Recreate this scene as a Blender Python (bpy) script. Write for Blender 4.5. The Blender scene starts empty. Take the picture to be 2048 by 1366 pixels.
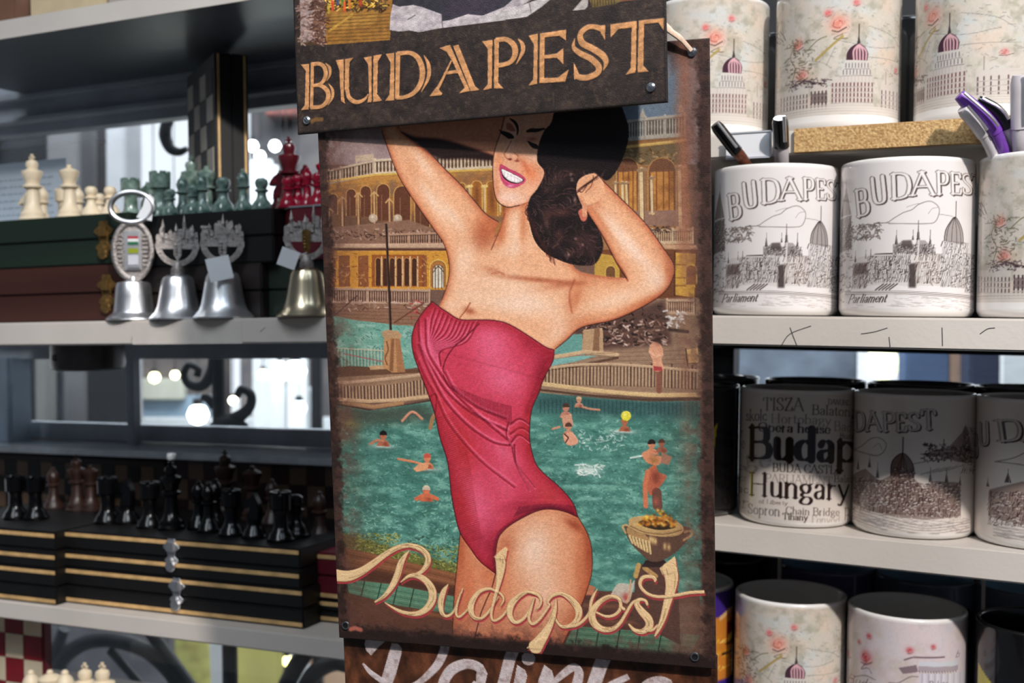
import bpy, bmesh, math, random
import numpy as np
from mathutils import Matrix, Vector

# ------------------------------------------------------------------ camera
SC = bpy.context.scene
COL = SC.collection
EYE = Vector((0.0, 0.0, 1.45))
F_PX, CX, CY = 2300.0, 1024.0, 683.0
PITCH = math.atan(43 / 2300.0)
cd = bpy.data.cameras.new('camera')
cam = bpy.data.objects.new('camera', cd)
COL.objects.link(cam)
cam.location = EYE
cam.rotation_euler = (math.pi / 2 - PITCH, 0, 0)
cd.sensor_width = 36.0
cd.lens = F_PX / 2048 * 36.0
cd.clip_start = 0.02
cd.dof.use_dof = True
cd.dof.focus_distance = 0.59
cd.dof.aperture_fstop = 12.0
SC.camera = cam

# ------------------------------------------------------------------ view transform
SC.view_settings.view_transform = 'Standard'
SC.view_settings.look = 'None'
SC.view_settings.exposure = 0.3
SC.view_settings.gamma = 1.0
SC.view_settings.use_curve_mapping = False

# ------------------------------------------------------------------ world: bright overcast street beyond the stall, dim stall behind the viewer
W = bpy.data.worlds.new('overcast_sky')
SC.world = W
W.use_nodes = True
nt = W.node_tree
nt.nodes.clear()
wo = nt.nodes.new('ShaderNodeOutputWorld')
bg = nt.nodes.new('ShaderNodeBackground')
tc = nt.nodes.new('ShaderNodeTexCoord')
sx = nt.nodes.new('ShaderNodeSeparateXYZ')
rp = nt.nodes.new('ShaderNodeValToRGB')
mp = nt.nodes.new('ShaderNodeMapRange')
nt.links.new(tc.outputs['Generated'], sx.inputs[0])
nt.links.new(sx.outputs['Y'], mp.inputs['Value'])
mp.inputs['From Min'].default_value = -1
mp.inputs['From Max'].default_value = 1
nt.links.new(mp.outputs[0], rp.inputs[0])
cr_ = rp.color_ramp
cr_.elements[0].position = 0.0
cr_.elements[0].color = (0.040, 0.047, 0.06, 1)
cr_.elements[1].position = 0.86
cr_.elements[1].color = (0.95, 0.98, 1.05, 1)
e_ = cr_.elements.new(0.60)
e_.color = (0.07, 0.078, 0.09, 1)
nt.links.new(rp.outputs[0], bg.inputs[0])
bg.inputs[1].default_value = 1.0
nt.links.new(bg.outputs[0], wo.inputs[0])


# ------------------------------------------------------------------ lamps
def aim(o, loc, target):
    o.location = loc
    o.rotation_euler = (Vector(target) - Vector(loc)).to_track_quat('-Z', 'Y').to_euler()


def spot_lamp(name, loc, target, watts, col, ang, blend, size):
    ld = bpy.data.lights.new(name, 'SPOT')
    ld.energy = watts
    ld.color = col
    ld.spot_size = math.radians(ang)
    ld.spot_blend = blend
    ld.shadow_soft_size = size
    lo = bpy.data.objects.new(name, ld)
    COL.objects.link(lo)
    aim(lo, loc, target)
    return lo


def area_lamp(name, loc, target, watts, col, sx_, sy_):
    ld = bpy.data.lights.new(name, 'AREA')
    ld.energy = watts
    ld.color = col
    ld.shape = 'RECTANGLE'
    ld.size = sx_
    ld.size_y = sy_
    lo = bpy.data.objects.new(name, ld)
    COL.objects.link(lo)
    aim(lo, loc, target)
    return lo


# warm stall lamp, high in front and to the right: throws the sign's shadow on the poster
spot_lamp('warm_stall_lamp', (0.66, -1.08, 2.86), (0.07, 0.62, 1.47), 205, (1.0, 0.92, 0.85), 36, 1.0, 0.045)
# daylight entering over the viewer's shoulder
area_lamp('street_daylight', (0.35, -0.55, 2.75), (0.05, 0.75, 1.50), 11, (0.74, 0.87, 1.0), 0.9, 0.5)
area_lamp('left_shelf_fill', (-0.75, -0.25, 2.75), (-0.3, 0.95, 1.62), 10, (0.88, 0.94, 1.0), 0.35, 0.9)  # added soft fill that brightens the left shelves
area_lamp('yard_daylight', (-0.3, 1.9, 3.1), (-0.3, 3.1, 1.4), 150, (0.92, 0.96, 1.0), 3.0, 1.0)


# ------------------------------------------------------------------ helpers: tags, units, meshes
def tag(o, label=None, cat=None, group=None, kind=None):
    if label: o['label'] = label
    if cat: o['category'] = cat
    if group: o['group'] = group
    if kind: o['kind'] = kind
    return o


def empty(name, M, label, cat, group=None):
    o = bpy.data.objects.new(name, None)
    o.empty_display_size = 0.02
    COL.objects.link(o)
    o.matrix_world = M
    return tag(o, label, cat, group)


class Unit:
    """a shelf unit's own frame: s along the shelf, d into its depth, h up"""

    def __init__(s, px, py, y, yaw, elev):
        t = math.radians(yaw)
        e = math.radians(elev)
        ux = Vector((math.cos(t) * math.cos(e), -math.sin(t) * math.cos(e), math.sin(e)))
        uy = Vector((math.sin(t), math.cos(t), 0))
        uz = ux.cross(uy)
        o = EYE + ray(px, py) * y
        s.M = Matrix(((ux.x, uy.x, uz.x, o.x), (ux.y, uy.y, uz.y, o.y), (ux.z, uy.z, uz.z, o.z), (0, 0, 0, 1)))
        s.I = s.M.inverted()

    def at(s, px, py, d=0.0):
        """local point where the sight line of a measured photo point meets depth d"""
        o = s.I @ EYE
        r = s.I.to_3x3() @ ray(px, py)
        t = (d - o.y) / r.y
        return o + r * t

    def on(s, px, py, h):
        o = s.I @ EYE
        r = s.I.to_3x3() @ ray(px, py)
        t = (h - o.z) / r.z
        return o + r * t

    def mat(s, x, y, z, rz=0.0, rx=0.0, ry=0.0):
        return s.M @ Matrix.Translation((x, y, z)) @ Matrix.Rotation(rz, 4, 'Z') @ Matrix.Rotation(rx, 4, 'X') @ Matrix.Rotation(ry, 4, 'Y')


def ray(px, py):
    X = (px - CX) / F_PX
    U = -(py - CY) / F_PX
    v = Vector((X, math.cos(PITCH) + U * math.sin(PITCH), -math.sin(PITCH) + U * math.cos(PITCH)))
    return v / v.y


class MB:
    def __init__(s):
        s.v, s.f, s.mi, s.cur = [], [], [], 0

    def add(s, V, F):
        b = len(s.v)
        s.v += [tuple(p) for p in V]
        s.f += [tuple(i + b for i in f) for f in F]
        s.mi += [s.cur] * len(F)
        return s

    def box(s, x0, x1, y0, y1, z0, z1, M=None):
        V = [Vector((x, y, z)) for z in (z0, z1) for y in (y0, y1) for x in (x0, x1)]
        if M is not None: V = [M @ p for p in V]
        return s.add(V, [(0, 2, 3, 1), (4, 5, 7, 6), (0, 1, 5, 4), (2, 6, 7, 3), (0, 4, 6, 2), (1, 3, 7, 5)])

    def lathe(s, prof, n=32, M=None, closed=False):
        V = []
        for r, z in prof:
            for i in range(n):
                a = 2 * math.pi * i / n
                V.append(Vector((r * math.cos(a), r * math.sin(a), z)))
        if M is not None: V = [M @ p for p in V]
        F = []
        m = len(prof)
        for j in range(m - (0 if closed else 1)):
            k = (j + 1) % m
            for i in range(n):
                i2 = (i + 1) % n
                F.append((j * n + i, j * n + i2, k * n + i2, k * n + i))
        if not closed:
            if prof[0][0] > 1e-6: F.append(tuple(reversed(range(n))))
            if prof[-1][0] > 1e-6: F.append(tuple(range((m - 1) * n, m * n)))
        return s.add(V, F)

    def tube(s, pts, r, n=10, flat=1.0, closed=False):
        P = [Vector(p) for p in pts]
        R = r if isinstance(r, (list, tuple)) else [r] * len(P)
        V = []
        up = None
        L = len(P)
        for i, p in enumerate(P):
            if closed:
                t = P[(i + 1) % L] - P[i - 1]
            else:
                t = P[min(i + 1, L - 1)] - P[max(i - 1, 0)]
            t.normalize()
            if up is None:
                up = Vector((0, 1, 0)) if abs(t.y) < .9 else Vector((1, 0, 0))
            up = (up - t * up.dot(t)).normalized()
            b = t.cross(up)
            for k in range(n):
                a = 2 * math.pi * k / n
                V.append(p + up * math.cos(a) * R[i] * flat + b * math.sin(a) * R[i])
        F = []
        for i in range(L if closed else L - 1):
            j = (i + 1) % L
            for k in range(n):
                k2 = (k + 1) % n
                F.append((i * n + k, i * n + k2, j * n + k2, j * n + k))
        if not closed:
            F += [tuple(reversed(range(n))), tuple(range((L - 1) * n, L * n))]
        return s.add(V, F)

    def prism(s, poly, y0, y1, M=None):
        """outline in the xz plane, thickness along y"""
        n = len(poly)
        V = [Vector((x, y0, z)) for x, z in poly] + [Vector((x, y1, z)) for x, z in poly]
        if M is not None: V = [M @ p for p in V]
        F = [tuple(range(n)), tuple(reversed(range(n, 2 * n)))]
        F += [(i, i + n, (i + 1) % n + n, (i + 1) % n) for i in range(n)]
        return s.add(V, F)

    def ribbon(s, pts, y0, y1, M=None):
        """raised brush stroke in the xz plane: pts = (x, z, width)"""
        n = len(pts)
        L, Rr = [], []
        for i in range(n):
            a, b = pts[max(i - 1, 0)], pts[min(i + 1, n - 1)]
            dx, dz = b[0] - a[0], b[1] - a[1]
            l = math.hypot(dx, dz) or 1
            x, z, w = pts[i]
            L.append((x - dz / l * w / 2, z + dx / l * w / 2))
            Rr.append((x + dz / l * w / 2, z - dx / l * w / 2))
        V = [Vector((x, y, z)) for y in (y0, y1) for x, z in L + Rr]
        if M is not None: V = [M @ p for p in V]
        F = []
        for i in range(n - 1):
            F.append((i, i + 1, n + i + 1, n + i))
            F.append((i, 2 * n + i, 2 * n + i + 1, i + 1))
            F.append((n + i, n + i + 1, 3 * n + i + 1, 3 * n + i))
        F.append((0, n, 3 * n, 2 * n))
        F.append((n - 1, 3 * n - 1, 4 * n - 1, 2 * n - 1))
        return s.add(V, F)

    def obj(s, name, mat, parent=None, bevel=0.0, smooth=True, M=None, seg=2):
        me = bpy.data.meshes.new(name)
        me.from_pydata(s.v, [], s.f)
        mats = mat if isinstance(mat, (list, tuple)) else [mat]
        for m in mats: me.materials.append(m)
        if len(mats) > 1: me.polygons.foreach_set('material_index', s.mi)
        bm = bmesh.new()
        bm.from_mesh(me)
        bmesh.ops.recalc_face_normals(bm, faces=bm.faces)
        if bevel > 0:
            bmesh.ops.bevel(bm, geom=[e for e in bm.edges if len(e.link_faces) == 2 and e.calc_face_angle(0) > .5],
                            offset=bevel, segments=seg, affect='EDGES', clamp_overlap=True)
        bm.to_mesh(me)
        bm.free()
        if smooth:
            me.polygons.foreach_set('use_smooth', [True] * len(me.polygons))
            me.set_sharp_from_angle(angle=math.radians(35))
        o = bpy.data.objects.new(name, me)
        COL.objects.link(o)
        if parent is not None: o.parent = parent
        if M is not None: o.matrix_world = M
        return o


def copy_tree(o, M, **props):
    c = o.copy()
    COL.objects.link(c)
    c.matrix_world = M
    for k, v in props.items(): c[k] = v
    for ch in list(o.children):
        q = ch.copy()
        COL.objects.link(q)
        q.parent = c
        for g in list(ch.children):
            r = g.copy()
            COL.objects.link(r)
            r.parent = q
    return c


# ------------------------------------------------------------------ materials
def s2l(c):
    c = np.asarray(c, dtype=np.float64) / 255.0
    return np.where(c <= .04045, c / 12.92, ((c + .055) / 1.055) ** 2.4)


def mat(name, col, rough=.5, metal=0.0, var=.12, scale=60.0, bump=0.0, coat=0.0, col2=None, emit=0.0, attr=False, spec=.5, tex='noise', bscale=None):
    m = bpy.data.materials.new(name)
    m.use_nodes = True
    t = m.node_tree
    b = t.nodes['Principled BSDF']
    c = tuple(s2l(col)) + (1,)
    tcn = t.nodes.new('ShaderNodeTexCoord')
    nz = t.nodes.new('ShaderNodeTexNoise')
    nz.inputs['Scale'].default_value = scale
    nz.inputs['Detail'].default_value = 5
    t.links.new(tcn.outputs['Object'], nz.inputs['Vector'])
    if tex == 'wood':
        mpn = t.nodes.new('ShaderNodeMapping')
        mpn.inputs['Scale'].default_value = (.06, 1, 1)
        t.links.new(tcn.outputs['Object'], mpn.inputs[0])
        t.links.new(mpn.outputs[0], nz.inputs['Vector'])
    mx = t.nodes.new('ShaderNodeMix')
    mx.data_type = 'RGBA'
    rr = t.nodes.new('ShaderNodeMapRange')
    rr.inputs['From Min'].default_value = .35
    rr.inputs['From Max'].default_value = .65
    t.links.new(nz.outputs['Fac'], rr.inputs['Value'])
    t.links.new(rr.outputs[0], mx.inputs['Factor'])
    if attr:
        an = t.nodes.new('ShaderNodeVertexColor')
        an.layer_name = 'Col'
        hs = t.nodes.new('ShaderNodeHueSaturation')
        hs.inputs['Value'].default_value = 1 - var
        t.links.new(an.outputs[0], hs.inputs['Color'])
        t.links.new(hs.outputs[0], mx.inputs['A'])
        t.links.new(an.outputs[0], mx.inputs['B'])
    else:
        mx.inputs['A'].default_value = c
        if col2 is None:
            mx.inputs['B'].default_value = tuple(x * (1 - var) for x in c[:3]) + (1,)
        else:
            mx.inputs['B'].default_value = tuple(s2l(col2)) + (1,)
    t.links.new(mx.outputs['Result'], b.inputs['Base Color'])
    b.inputs['Roughness'].default_value = rough
    b.inputs['Metallic'].default_value = metal
    b.inputs['Specular IOR Level'].default_value = spec
    b.inputs['Coat Weight'].default_value = coat
    b.inputs['Coat Roughness'].default_value = .05
    if emit > 0:
        t.links.new(mx.outputs['Result'], b.inputs['Emission Color'])
        b.inputs['Emission Strength'].default_value = emit
    if bump > 0:
        bn = t.nodes.new('ShaderNodeBump')
        bn.inputs['Strength'].default_value = bump
        bn.inputs['Distance'].default_value = .001
        n2 = nz
        if bscale:
            n2 = t.nodes.new('ShaderNodeTexNoise')
            n2.inputs['Scale'].default_value = bscale
            n2.inputs['Detail'].default_value = 4
            t.links.new(tcn.outputs['Object'], n2.inputs['Vector'])
        t.links.new(n2.outputs['Fac'], bn.inputs['Height'])
        t.links.new(bn.outputs[0], b.inputs['Normal'])
    return m


def glass_mat(name, tint=(.93, .96, .97), gloss=.035):
    m = bpy.data.materials.new(name)
    m.use_nodes = True
    t = m.node_tree
    t.nodes.clear()
    o = t.nodes.new('ShaderNodeOutputMaterial')
    a = t.nodes.new('ShaderNodeBsdfTransparent')
    a.inputs[0].default_value = tint + (1,)
    g = t.nodes.new('ShaderNodeBsdfGlossy')
    g.inputs['Roughness'].default_value = .04
    d = t.nodes.new('ShaderNodeBsdfDiffuse')
    d.inputs[0].default_value = (.6, .62, .65, 1)
    fr = t.nodes.new('ShaderNodeLayerWeight')
    fr.inputs[0].default_value = .25
    x = t.nodes.new('ShaderNodeMixShader')
    x2 = t.nodes.new('ShaderNodeMixShader')
    nz = t.nodes.new('ShaderNodeTexNoise')
    nz.inputs['Scale'].default_value = 22
    nz.inputs['Detail'].default_value = 6
    mr = t.nodes.new('ShaderNodeMapRange')
    mr.inputs['From Min'].default_value = .45
    mr.inputs['From Max'].default_value = .8
    mr.inputs['To Max'].default_value = gloss * 2
    t.links.new(nz.outputs[0], mr.inputs[0])
    t.links.new(fr.outputs['Fresnel'], x.inputs[0])
    t.links.new(a.outputs[0], x.inputs[1])
    t.links.new(g.outputs[0], x.inputs[2])
    t.links.new(mr.outputs[0], x2.inputs[0])      # dust on the pane
    t.links.new(x.outputs[0], x2.inputs[1])
    t.links.new(d.outputs[0], x2.inputs[2])
    t.links.new(x2.outputs[0], o.inputs[0])
    return m


RU = Unit(1740, 634, 0.690, 27.0, -0.7)
LU = Unit(300, 640, 0.938, 24.2, 0.9)
# ------------------------------------------------------------------ printed artwork: a small drawing kit
def cr(P, n=6, closed=False):
    """Catmull-Rom curve through points of any dimension"""
    P = np.asarray(P, float)
    if closed:
        Q = np.vstack([P[-1:], P, P[:2]])
    else:
        Q = np.vstack([2 * P[0] - P[1], P, 2 * P[-1] - P[-2]])
    t = np.linspace(0, 1, n, endpoint=False)[:, None]
    out = []
    for i in range(1, len(Q) - 2):
        a, b, c, d = Q[i - 1:i + 3]
        out.append(.5 * ((2 * b) + (c - a) * t + (2 * a - 5 * b + 4 * c - d) * t ** 2 + (3 * b - a - 3 * c + d) * t ** 3))
    out = np.vstack(out)
    return out if closed else np.vstack([out, P[-1:]])


def boxblur(m, r):
    r = int(r)
    if r < 1: return m
    for ax in (0, 1):
        for _ in range(2):
            p = [(0, 0)] * m.ndim
            p[ax] = (r + 1, r)
            c = np.cumsum(np.pad(m, p, mode='edge'), axis=ax)
            n = m.shape[ax]
            if ax == 0: m = (c[2 * r + 1:2 * r + 1 + n] - c[:n]) / (2 * r + 1)
            else: m = (c[:, 2 * r + 1:2 * r + 1 + n] - c[:, :n]) / (2 * r + 1)
    return m


def noise(h, w, cell, seed, octv=4, ax=1.0):
    rs = np.random.RandomState(seed)
    out = np.zeros((h, w))
    amp, tot = 1.0, 0
    for o in range(octv):
        c = max(cell / 2 ** o, 1.0)
        gh, gw = int(h / c) + 3, int(w / (c * ax)) + 3
        g = rs.rand(gh, gw)
        y = np.arange(h) / c
        x = np.arange(w) / (c * ax)
        yi, xi = y.astype(int), x.astype(int)
        fy, fx = (y - yi)[:, None], (x - xi)[None]
        fy = fy * fy * (3 - 2 * fy)
        fx = fx * fx * (3 - 2 * fx)
        v = (g[yi][:, xi] * (1 - fx) + g[yi][:, xi + 1] * fx) * (1 - fy) + (g[yi + 1][:, xi] * (1 - fx) + g[yi + 1][:, xi + 1] * fx) * fy
        out += v * amp
        tot += amp
        amp *= .55
    return out / tot


def homog(src, dst):
    A, b = [], []
    for (x, y), (u, v) in zip(src, dst):
        A.append([x, y, 1, 0, 0, 0, -u * x, -u * y]); b.append(u)
        A.append([0, 0, 0, x, y, 1, -v * x, -v * y]); b.append(v)
    h = np.linalg.solve(np.array(A, float), np.array(b, float))
    H = np.append(h, 1).reshape(3, 3)

    def T(P):
        P = np.asarray(P, float)
        q = np.c_[P[:, :2], np.ones(len(P))] @ H.T
        return q[:, :2] / q[:, 2:]
    return T


class Cv:
    def __init__(s, w, h, col, T=None, k=1.0):
        s.w, s.h, s.k = w, h, k
        s.a = np.empty((h, w, 3))
        s.a[:] = col
        s.T = T or (lambda P: np.asarray(P, float)[:, :2])
        s.clip = None
        s.hgt = np.zeros((h, w))

    def put(s, y0, x0, m, col, a=1.0):
        h, w = m.shape
        m = m * a
        if s.clip is not None: m = m * s.clip[y0:y0 + h, x0:x0 + w]
        R = s.a[y0:y0 + h, x0:x0 + w]
        c = np.asarray(col, float)
        R += (c - R) * m[..., None]

    def pmask(s, P, soft=0):
        P = s.T(P)
        soft = int(round(soft * s.k))
        x0, y0 = np.floor(P.min(0)).astype(int) - 2 * soft - 1
        x1, y1 = np.ceil(P.max(0)).astype(int) + 2 * soft + 2
        x0, y0, x1, y1 = max(x0, 0), max(y0, 0), min(x1, s.w), min(y1, s.h)
        if x1 <= x0 or y1 <= y0: return 0, 0, np.zeros((0, 0))
        X = np.arange(x0, x1) + .5
        acc = 0
        for off in (.25, .75):
            m = np.zeros((y1 - y0, x1 - x0), bool)
            for i in range(len(P)):
                (ax, ay), (bx, by) = P[i - 1], P[i]
                if ay == by: continue
                lo, hi = min(ay, by), max(ay, by)
                r0 = max(int(math.ceil(lo - off)), y0)
                r1 = min(int(math.ceil(hi - off)), y1)
                if r1 <= r0: continue
                ys = np.arange(r0, r1) + off
                xi = ax + (bx - ax) * (ys - ay) / (by - ay)
                m[r0 - y0:r1 - y0] ^= X[None] < xi[:, None]
            acc = acc + m * .5
        return y0, x0, boxblur(acc, soft)

    def poly(s, P, col, a=1.0, soft=0, hg=0):
        y0, x0, m = s.pmask(P, soft)
        if m.size:
            s.put(y0, x0, m, col, a)
            if hg: s.hgt[y0:y0 + m.shape[0], x0:x0 + m.shape[1]] += m * hg

    def setclip(s, P, soft=1):
        s.clip = None
        if P is None: return
        y0, x0, m = s.pmask(P, soft)
        c = np.zeros((s.h, s.w))
        c[y0:y0 + m.shape[0], x0:x0 + m.shape[1]] = m
        s.clip = c

    def line(s, P, w, col, a=1.0, soft=0, smooth=False, hg=0, butt=False):
        """stroke; P rows are (x, y) or (x, y, width factor)"""
        P = np.asarray(P, float)
        if smooth: P = cr(P, 5)
        Wd = (P[:, 2] if P.shape[1] > 2 else np.ones(len(P))) * w * s.k / 2
        Q = s.T(P)
        pad = Wd.max() + 2 + soft * s.k
        x0, y0 = np.floor(Q.min(0) - pad).astype(int)
        x1, y1 = np.ceil(Q.max(0) + pad).astype(int) + 1
        x0, y0, x1, y1 = max(x0, 0), max(y0, 0), min(x1, s.w), min(y1, s.h)
        if x1 <= x0 or y1 <= y0: return
        M = np.zeros((y1 - y0, x1 - x0))
        sf = max(soft * s.k, .5)
        for i in range(len(Q) - 1):
            a0, b0 = Q[i], Q[i + 1]
            p2 = max(Wd[i], Wd[i + 1]) + 1 + sf
            u0 = max(int(min(a0[0], b0[0]) - p2), x0); u1 = min(int(max(a0[0], b0[0]) + p2) + 2, x1)
            v0 = max(int(min(a0[1], b0[1]) - p2), y0); v1 = min(int(max(a0[1], b0[1]) + p2) + 2, y1)
            if u1 <= u0 or v1 <= v0: continue
            X = (np.arange(u0, u1) + .5)[None]
            Y = (np.arange(v0, v1) + .5)[:, None]
            d = b0 - a0
            L2 = d @ d + 1e-9
            tr = ((X - a0[0]) * d[0] + (Y - a0[1]) * d[1]) / L2
            t = np.clip(tr, 0, 1)
            dist = np.hypot(X - a0[0] - t * d[0], Y - a0[1] - t * d[1])
            ww = Wd[i] + (Wd[i + 1] - Wd[i]) * t
            m = np.clip((ww - dist) / (2 * sf) + .5, 0, 1) * np.minimum(1, (ww + .35) * 1.6)
            if butt and i == 0: m = m * np.clip(tr * math.sqrt(L2) + .5, 0, 1)
            if butt and i == len(Q) - 2: m = m * np.clip((1 - tr) * math.sqrt(L2) + .5, 0, 1)
            sl = M[v0 - y0:v1 - y0, u0 - x0:u1 - x0]
            np.maximum(sl, m, out=sl)
        s.put(y0, x0, M, col, a)
        if hg: s.hgt[y0:y1, x0:x1] += M * hg

    def blob(s, x, y, rx, ry, col, a=1.0, ang=0.0, pw=1.0):
        c = s.T(np.array([[x, y]]))[0]
        rx, ry = rx * s.k, ry * s.k
        R = 2.6 * max(rx, ry)
        x0, x1 = max(int(c[0] - R), 0), min(int(c[0] + R) + 1, s.w)
        y0, y1 = max(int(c[1] - R), 0), min(int(c[1] + R) + 1, s.h)
        if x1 <= x0 or y1 <= y0: return
        X = np.arange(x0, x1)[None] - c[0]
        Y = np.arange(y0, y1)[:, None] - c[1]
        t = math.radians(ang)
        u = (X * math.cos(t) + Y * math.sin(t)) / rx
        v = (-X * math.sin(t) + Y * math.cos(t)) / ry
        s.put(y0, x0, np.exp(-(u * u + v * v) ** pw * 1.2), col, a)

    def dots(s, n, box, r, col, a, seed, jit=20):
        rs = np.random.RandomState(seed)
        for _ in range(n):
            x = box[0] + rs.rand() * (box[2] - box[0])
            y = box[1] + rs.rand() * (box[3] - box[1])
            l = r * (.5 + rs.rand())
            th = rs.rand() * 3.14
            c = np.clip(np.asarray(col, float) + (rs.rand() - .5) * 2 * jit, 0, 255)
            s.line([(x, y), (x + l * math.cos(th), y + l * math.sin(th) * .6)], r * .34, c, a)


GL = {
    'A': (.74, '.03,0 .36,1,t|.36,1 .71,0|.16,.36 .57,.36'), 'B': (.7, '.14,0 .14,1|~.14,1 .4,1 .54,.9 .54,.63 .4,.53 .14,.53|~.14,.53 .44,.53 .61,.4 .61,.13 .44,0 .14,0'),
    'C': (.74, '~.68,.78 .58,.96 .4,1 .17,.86 .08,.5 .17,.14 .4,0 .6,.05 .69,.2'), 'D': (.82, '.14,0 .14,1|~.14,1 .4,1 .64,.87 .73,.5 .64,.13 .4,0 .14,0'),
    'E': (.66, '.14,0 .14,1|.14,1 .56,1 .57,.82|.14,.52 .44,.52|.14,0 .58,0 .61,.2'), 'F': (.6, '.14,0 .14,1|.14,1 .56,1 .57,.82|.14,.52 .44,.52'),
    'H': (.82, '.14,0 .14,1|.67,0 .67,1|.14,.52 .67,.52'), 'I': (.3, '.15,0 .15,1'), 'L': (.62, '.14,0 .14,1|.14,0 .54,0 .58,.22'),
    'M': (.92, '.13,0 .13,1,t|.13,1 .46,.1|.46,.1 .79,1,t|.79,0 .79,1'), 'N': (.8, '.14,0 .14,1,t|.14,1 .66,0|.66,0 .66,1,t'),
    'O': (.82, '~.41,1 .17,.87 .08,.5 .17,.13 .41,0 .65,.13 .74,.5 .65,.87 .41,1'), 'P': (.64, '.14,0 .14,1|~.14,1 .42,1 .57,.88 .57,.6 .42,.46 .14,.46'),
    'R': (.72, '.14,0 .14,1|~.14,1 .42,1 .56,.88 .56,.62 .42,.5 .14,.5|.36,.5 .66,0'), 'S': (.58, '~.48,.8 .44,.96 .27,1 .1,.88 .13,.66 .38,.44 .5,.28 .46,.08 .26,0 .1,.06 .07,.22'),
    'T': (.68, '.34,0 .34,1|.04,.8 .06,1 .62,1 .64,.8'), 'U': (.78, '~.14,1 .14,.4 .2,.08 .4,0 .6,.08 .64,.4 .64,1'), 'V': (.72, '.03,1 .36,0|.36,0 .69,1,t'), 'Y': (.7, '.06,1 .35,.5|.35,.5 .64,1,t|.35,.5 .35,0'),
    'Z': (.64, '.1,.84 .1,1 .54,1 .08,0 .56,0 .58,.2'), 'G': (.8, '~.68,.8 .58,.96 .4,1 .17,.86 .08,.5 .17,.14 .4,0 .6,.05 .68,.14|.68,.42 .68,.1'),
    'a': (.5, '~.1,.5 .16,.6 .28,.62 .38,.5 .38,.3|.38,.45 .38,.03|~.38,.36 .14,.28 .08,.13 .16,0 .28,.02 .38,.14'),
    'b': (.56, '.1,0 .1,1|~.1,.5 .28,.62 .46,.5 .48,.3 .44,.08 .28,0 .1,.08'), 'c': (.48, '~.42,.48 .32,.6 .2,.58 .08,.42 .09,.18 .22,.01 .34,.02 .43,.14'),
    'd': (.58, '.45,.02 .45,1|~.45,.5 .28,.61 .12,.5 .07,.3 .12,.08 .28,0 .45,.1'), 'e': (.5, '~.08,.34 .42,.34 .4,.52 .26,.62 .12,.52 .07,.3 .13,.08 .27,0 .43,.14'),
    'f': (.34, '.14,0 .14,.8|~.14,.8 .18,.97 .32,.96|.02,.6 .3,.6'), 'g': (.54, '~.25,.62 .1,.54 .08,.4 .2,.24 .35,.26 .42,.42 .38,.56 .25,.62|~.36,.58 .48,.62|~.18,.25 .1,.14 .2,.06 .4,.04 .48,-.1 .38,-.25 .2,-.27 .06,-.18 .12,-.04 .2,.04'),
    'h': (.58, '.1,0 .1,1|~.1,.48 .28,.62 .44,.52 .45,.36|.45,.38 .45,0'), 'i': (.26, '.12,0 .12,.62|.12,.84 .12,.88'), 'j': (.26, '~.13,.62 .13,-.1 .02,-.24|.13,.84 .13,.88'),
    'k': (.54, '.1,0 .1,1|.1,.26 .42,.6,t|.22,.36 .48,0'), 'l': (.26, '.12,0 .12,1'), 'm': (.84, '.1,0 .1,.62|~.1,.48 .26,.62 .38,.5 .4,.36|.4,.4 .4,0|~.4,.48 .56,.62 .7,.5 .71,.36|.71,.4 .71,0'),
    'n': (.58, '.1,0 .1,.62|~.1,.48 .28,.62 .44,.52 .45,.36|.45,.38 .45,0'), 'o': (.54, '~.27,.62 .12,.54 .07,.31 .12,.08 .27,0 .42,.08 .47,.31 .42,.54 .27,.62'),
    'p': (.58, '.1,-.3 .1,.62|~.1,.5 .28,.62 .46,.5 .48,.3 .44,.08 .28,0 .1,.08'), 'r': (.42, '.1,0 .1,.62|~.1,.42 .2,.58 .36,.58'), 's': (.42, '~.34,.48 .28,.6 .14,.6 .09,.46 .2,.34 .34,.22 .34,.06 .18,0 .07,.12'),
    't': (.34, '~.14,.82 .14,.14 .2,0 .32,.06|.02,.6 .3,.6'), 'u': (.58, '~.12,.6 .12,.2 .16,.04 .3,0 .46,.12|.46,0 .46,.6'), 'y': (.52, '.06,.6 .26,.02|~.46,.6 .26,.02 .14,-.26 .03,-.24'),
    'z': (.46, '.07,.6 .4,.6 .06,0 .42,0'), ' ': (.3, ''), '-': (.3, '.05,.3 .25,.3'),
}


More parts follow.
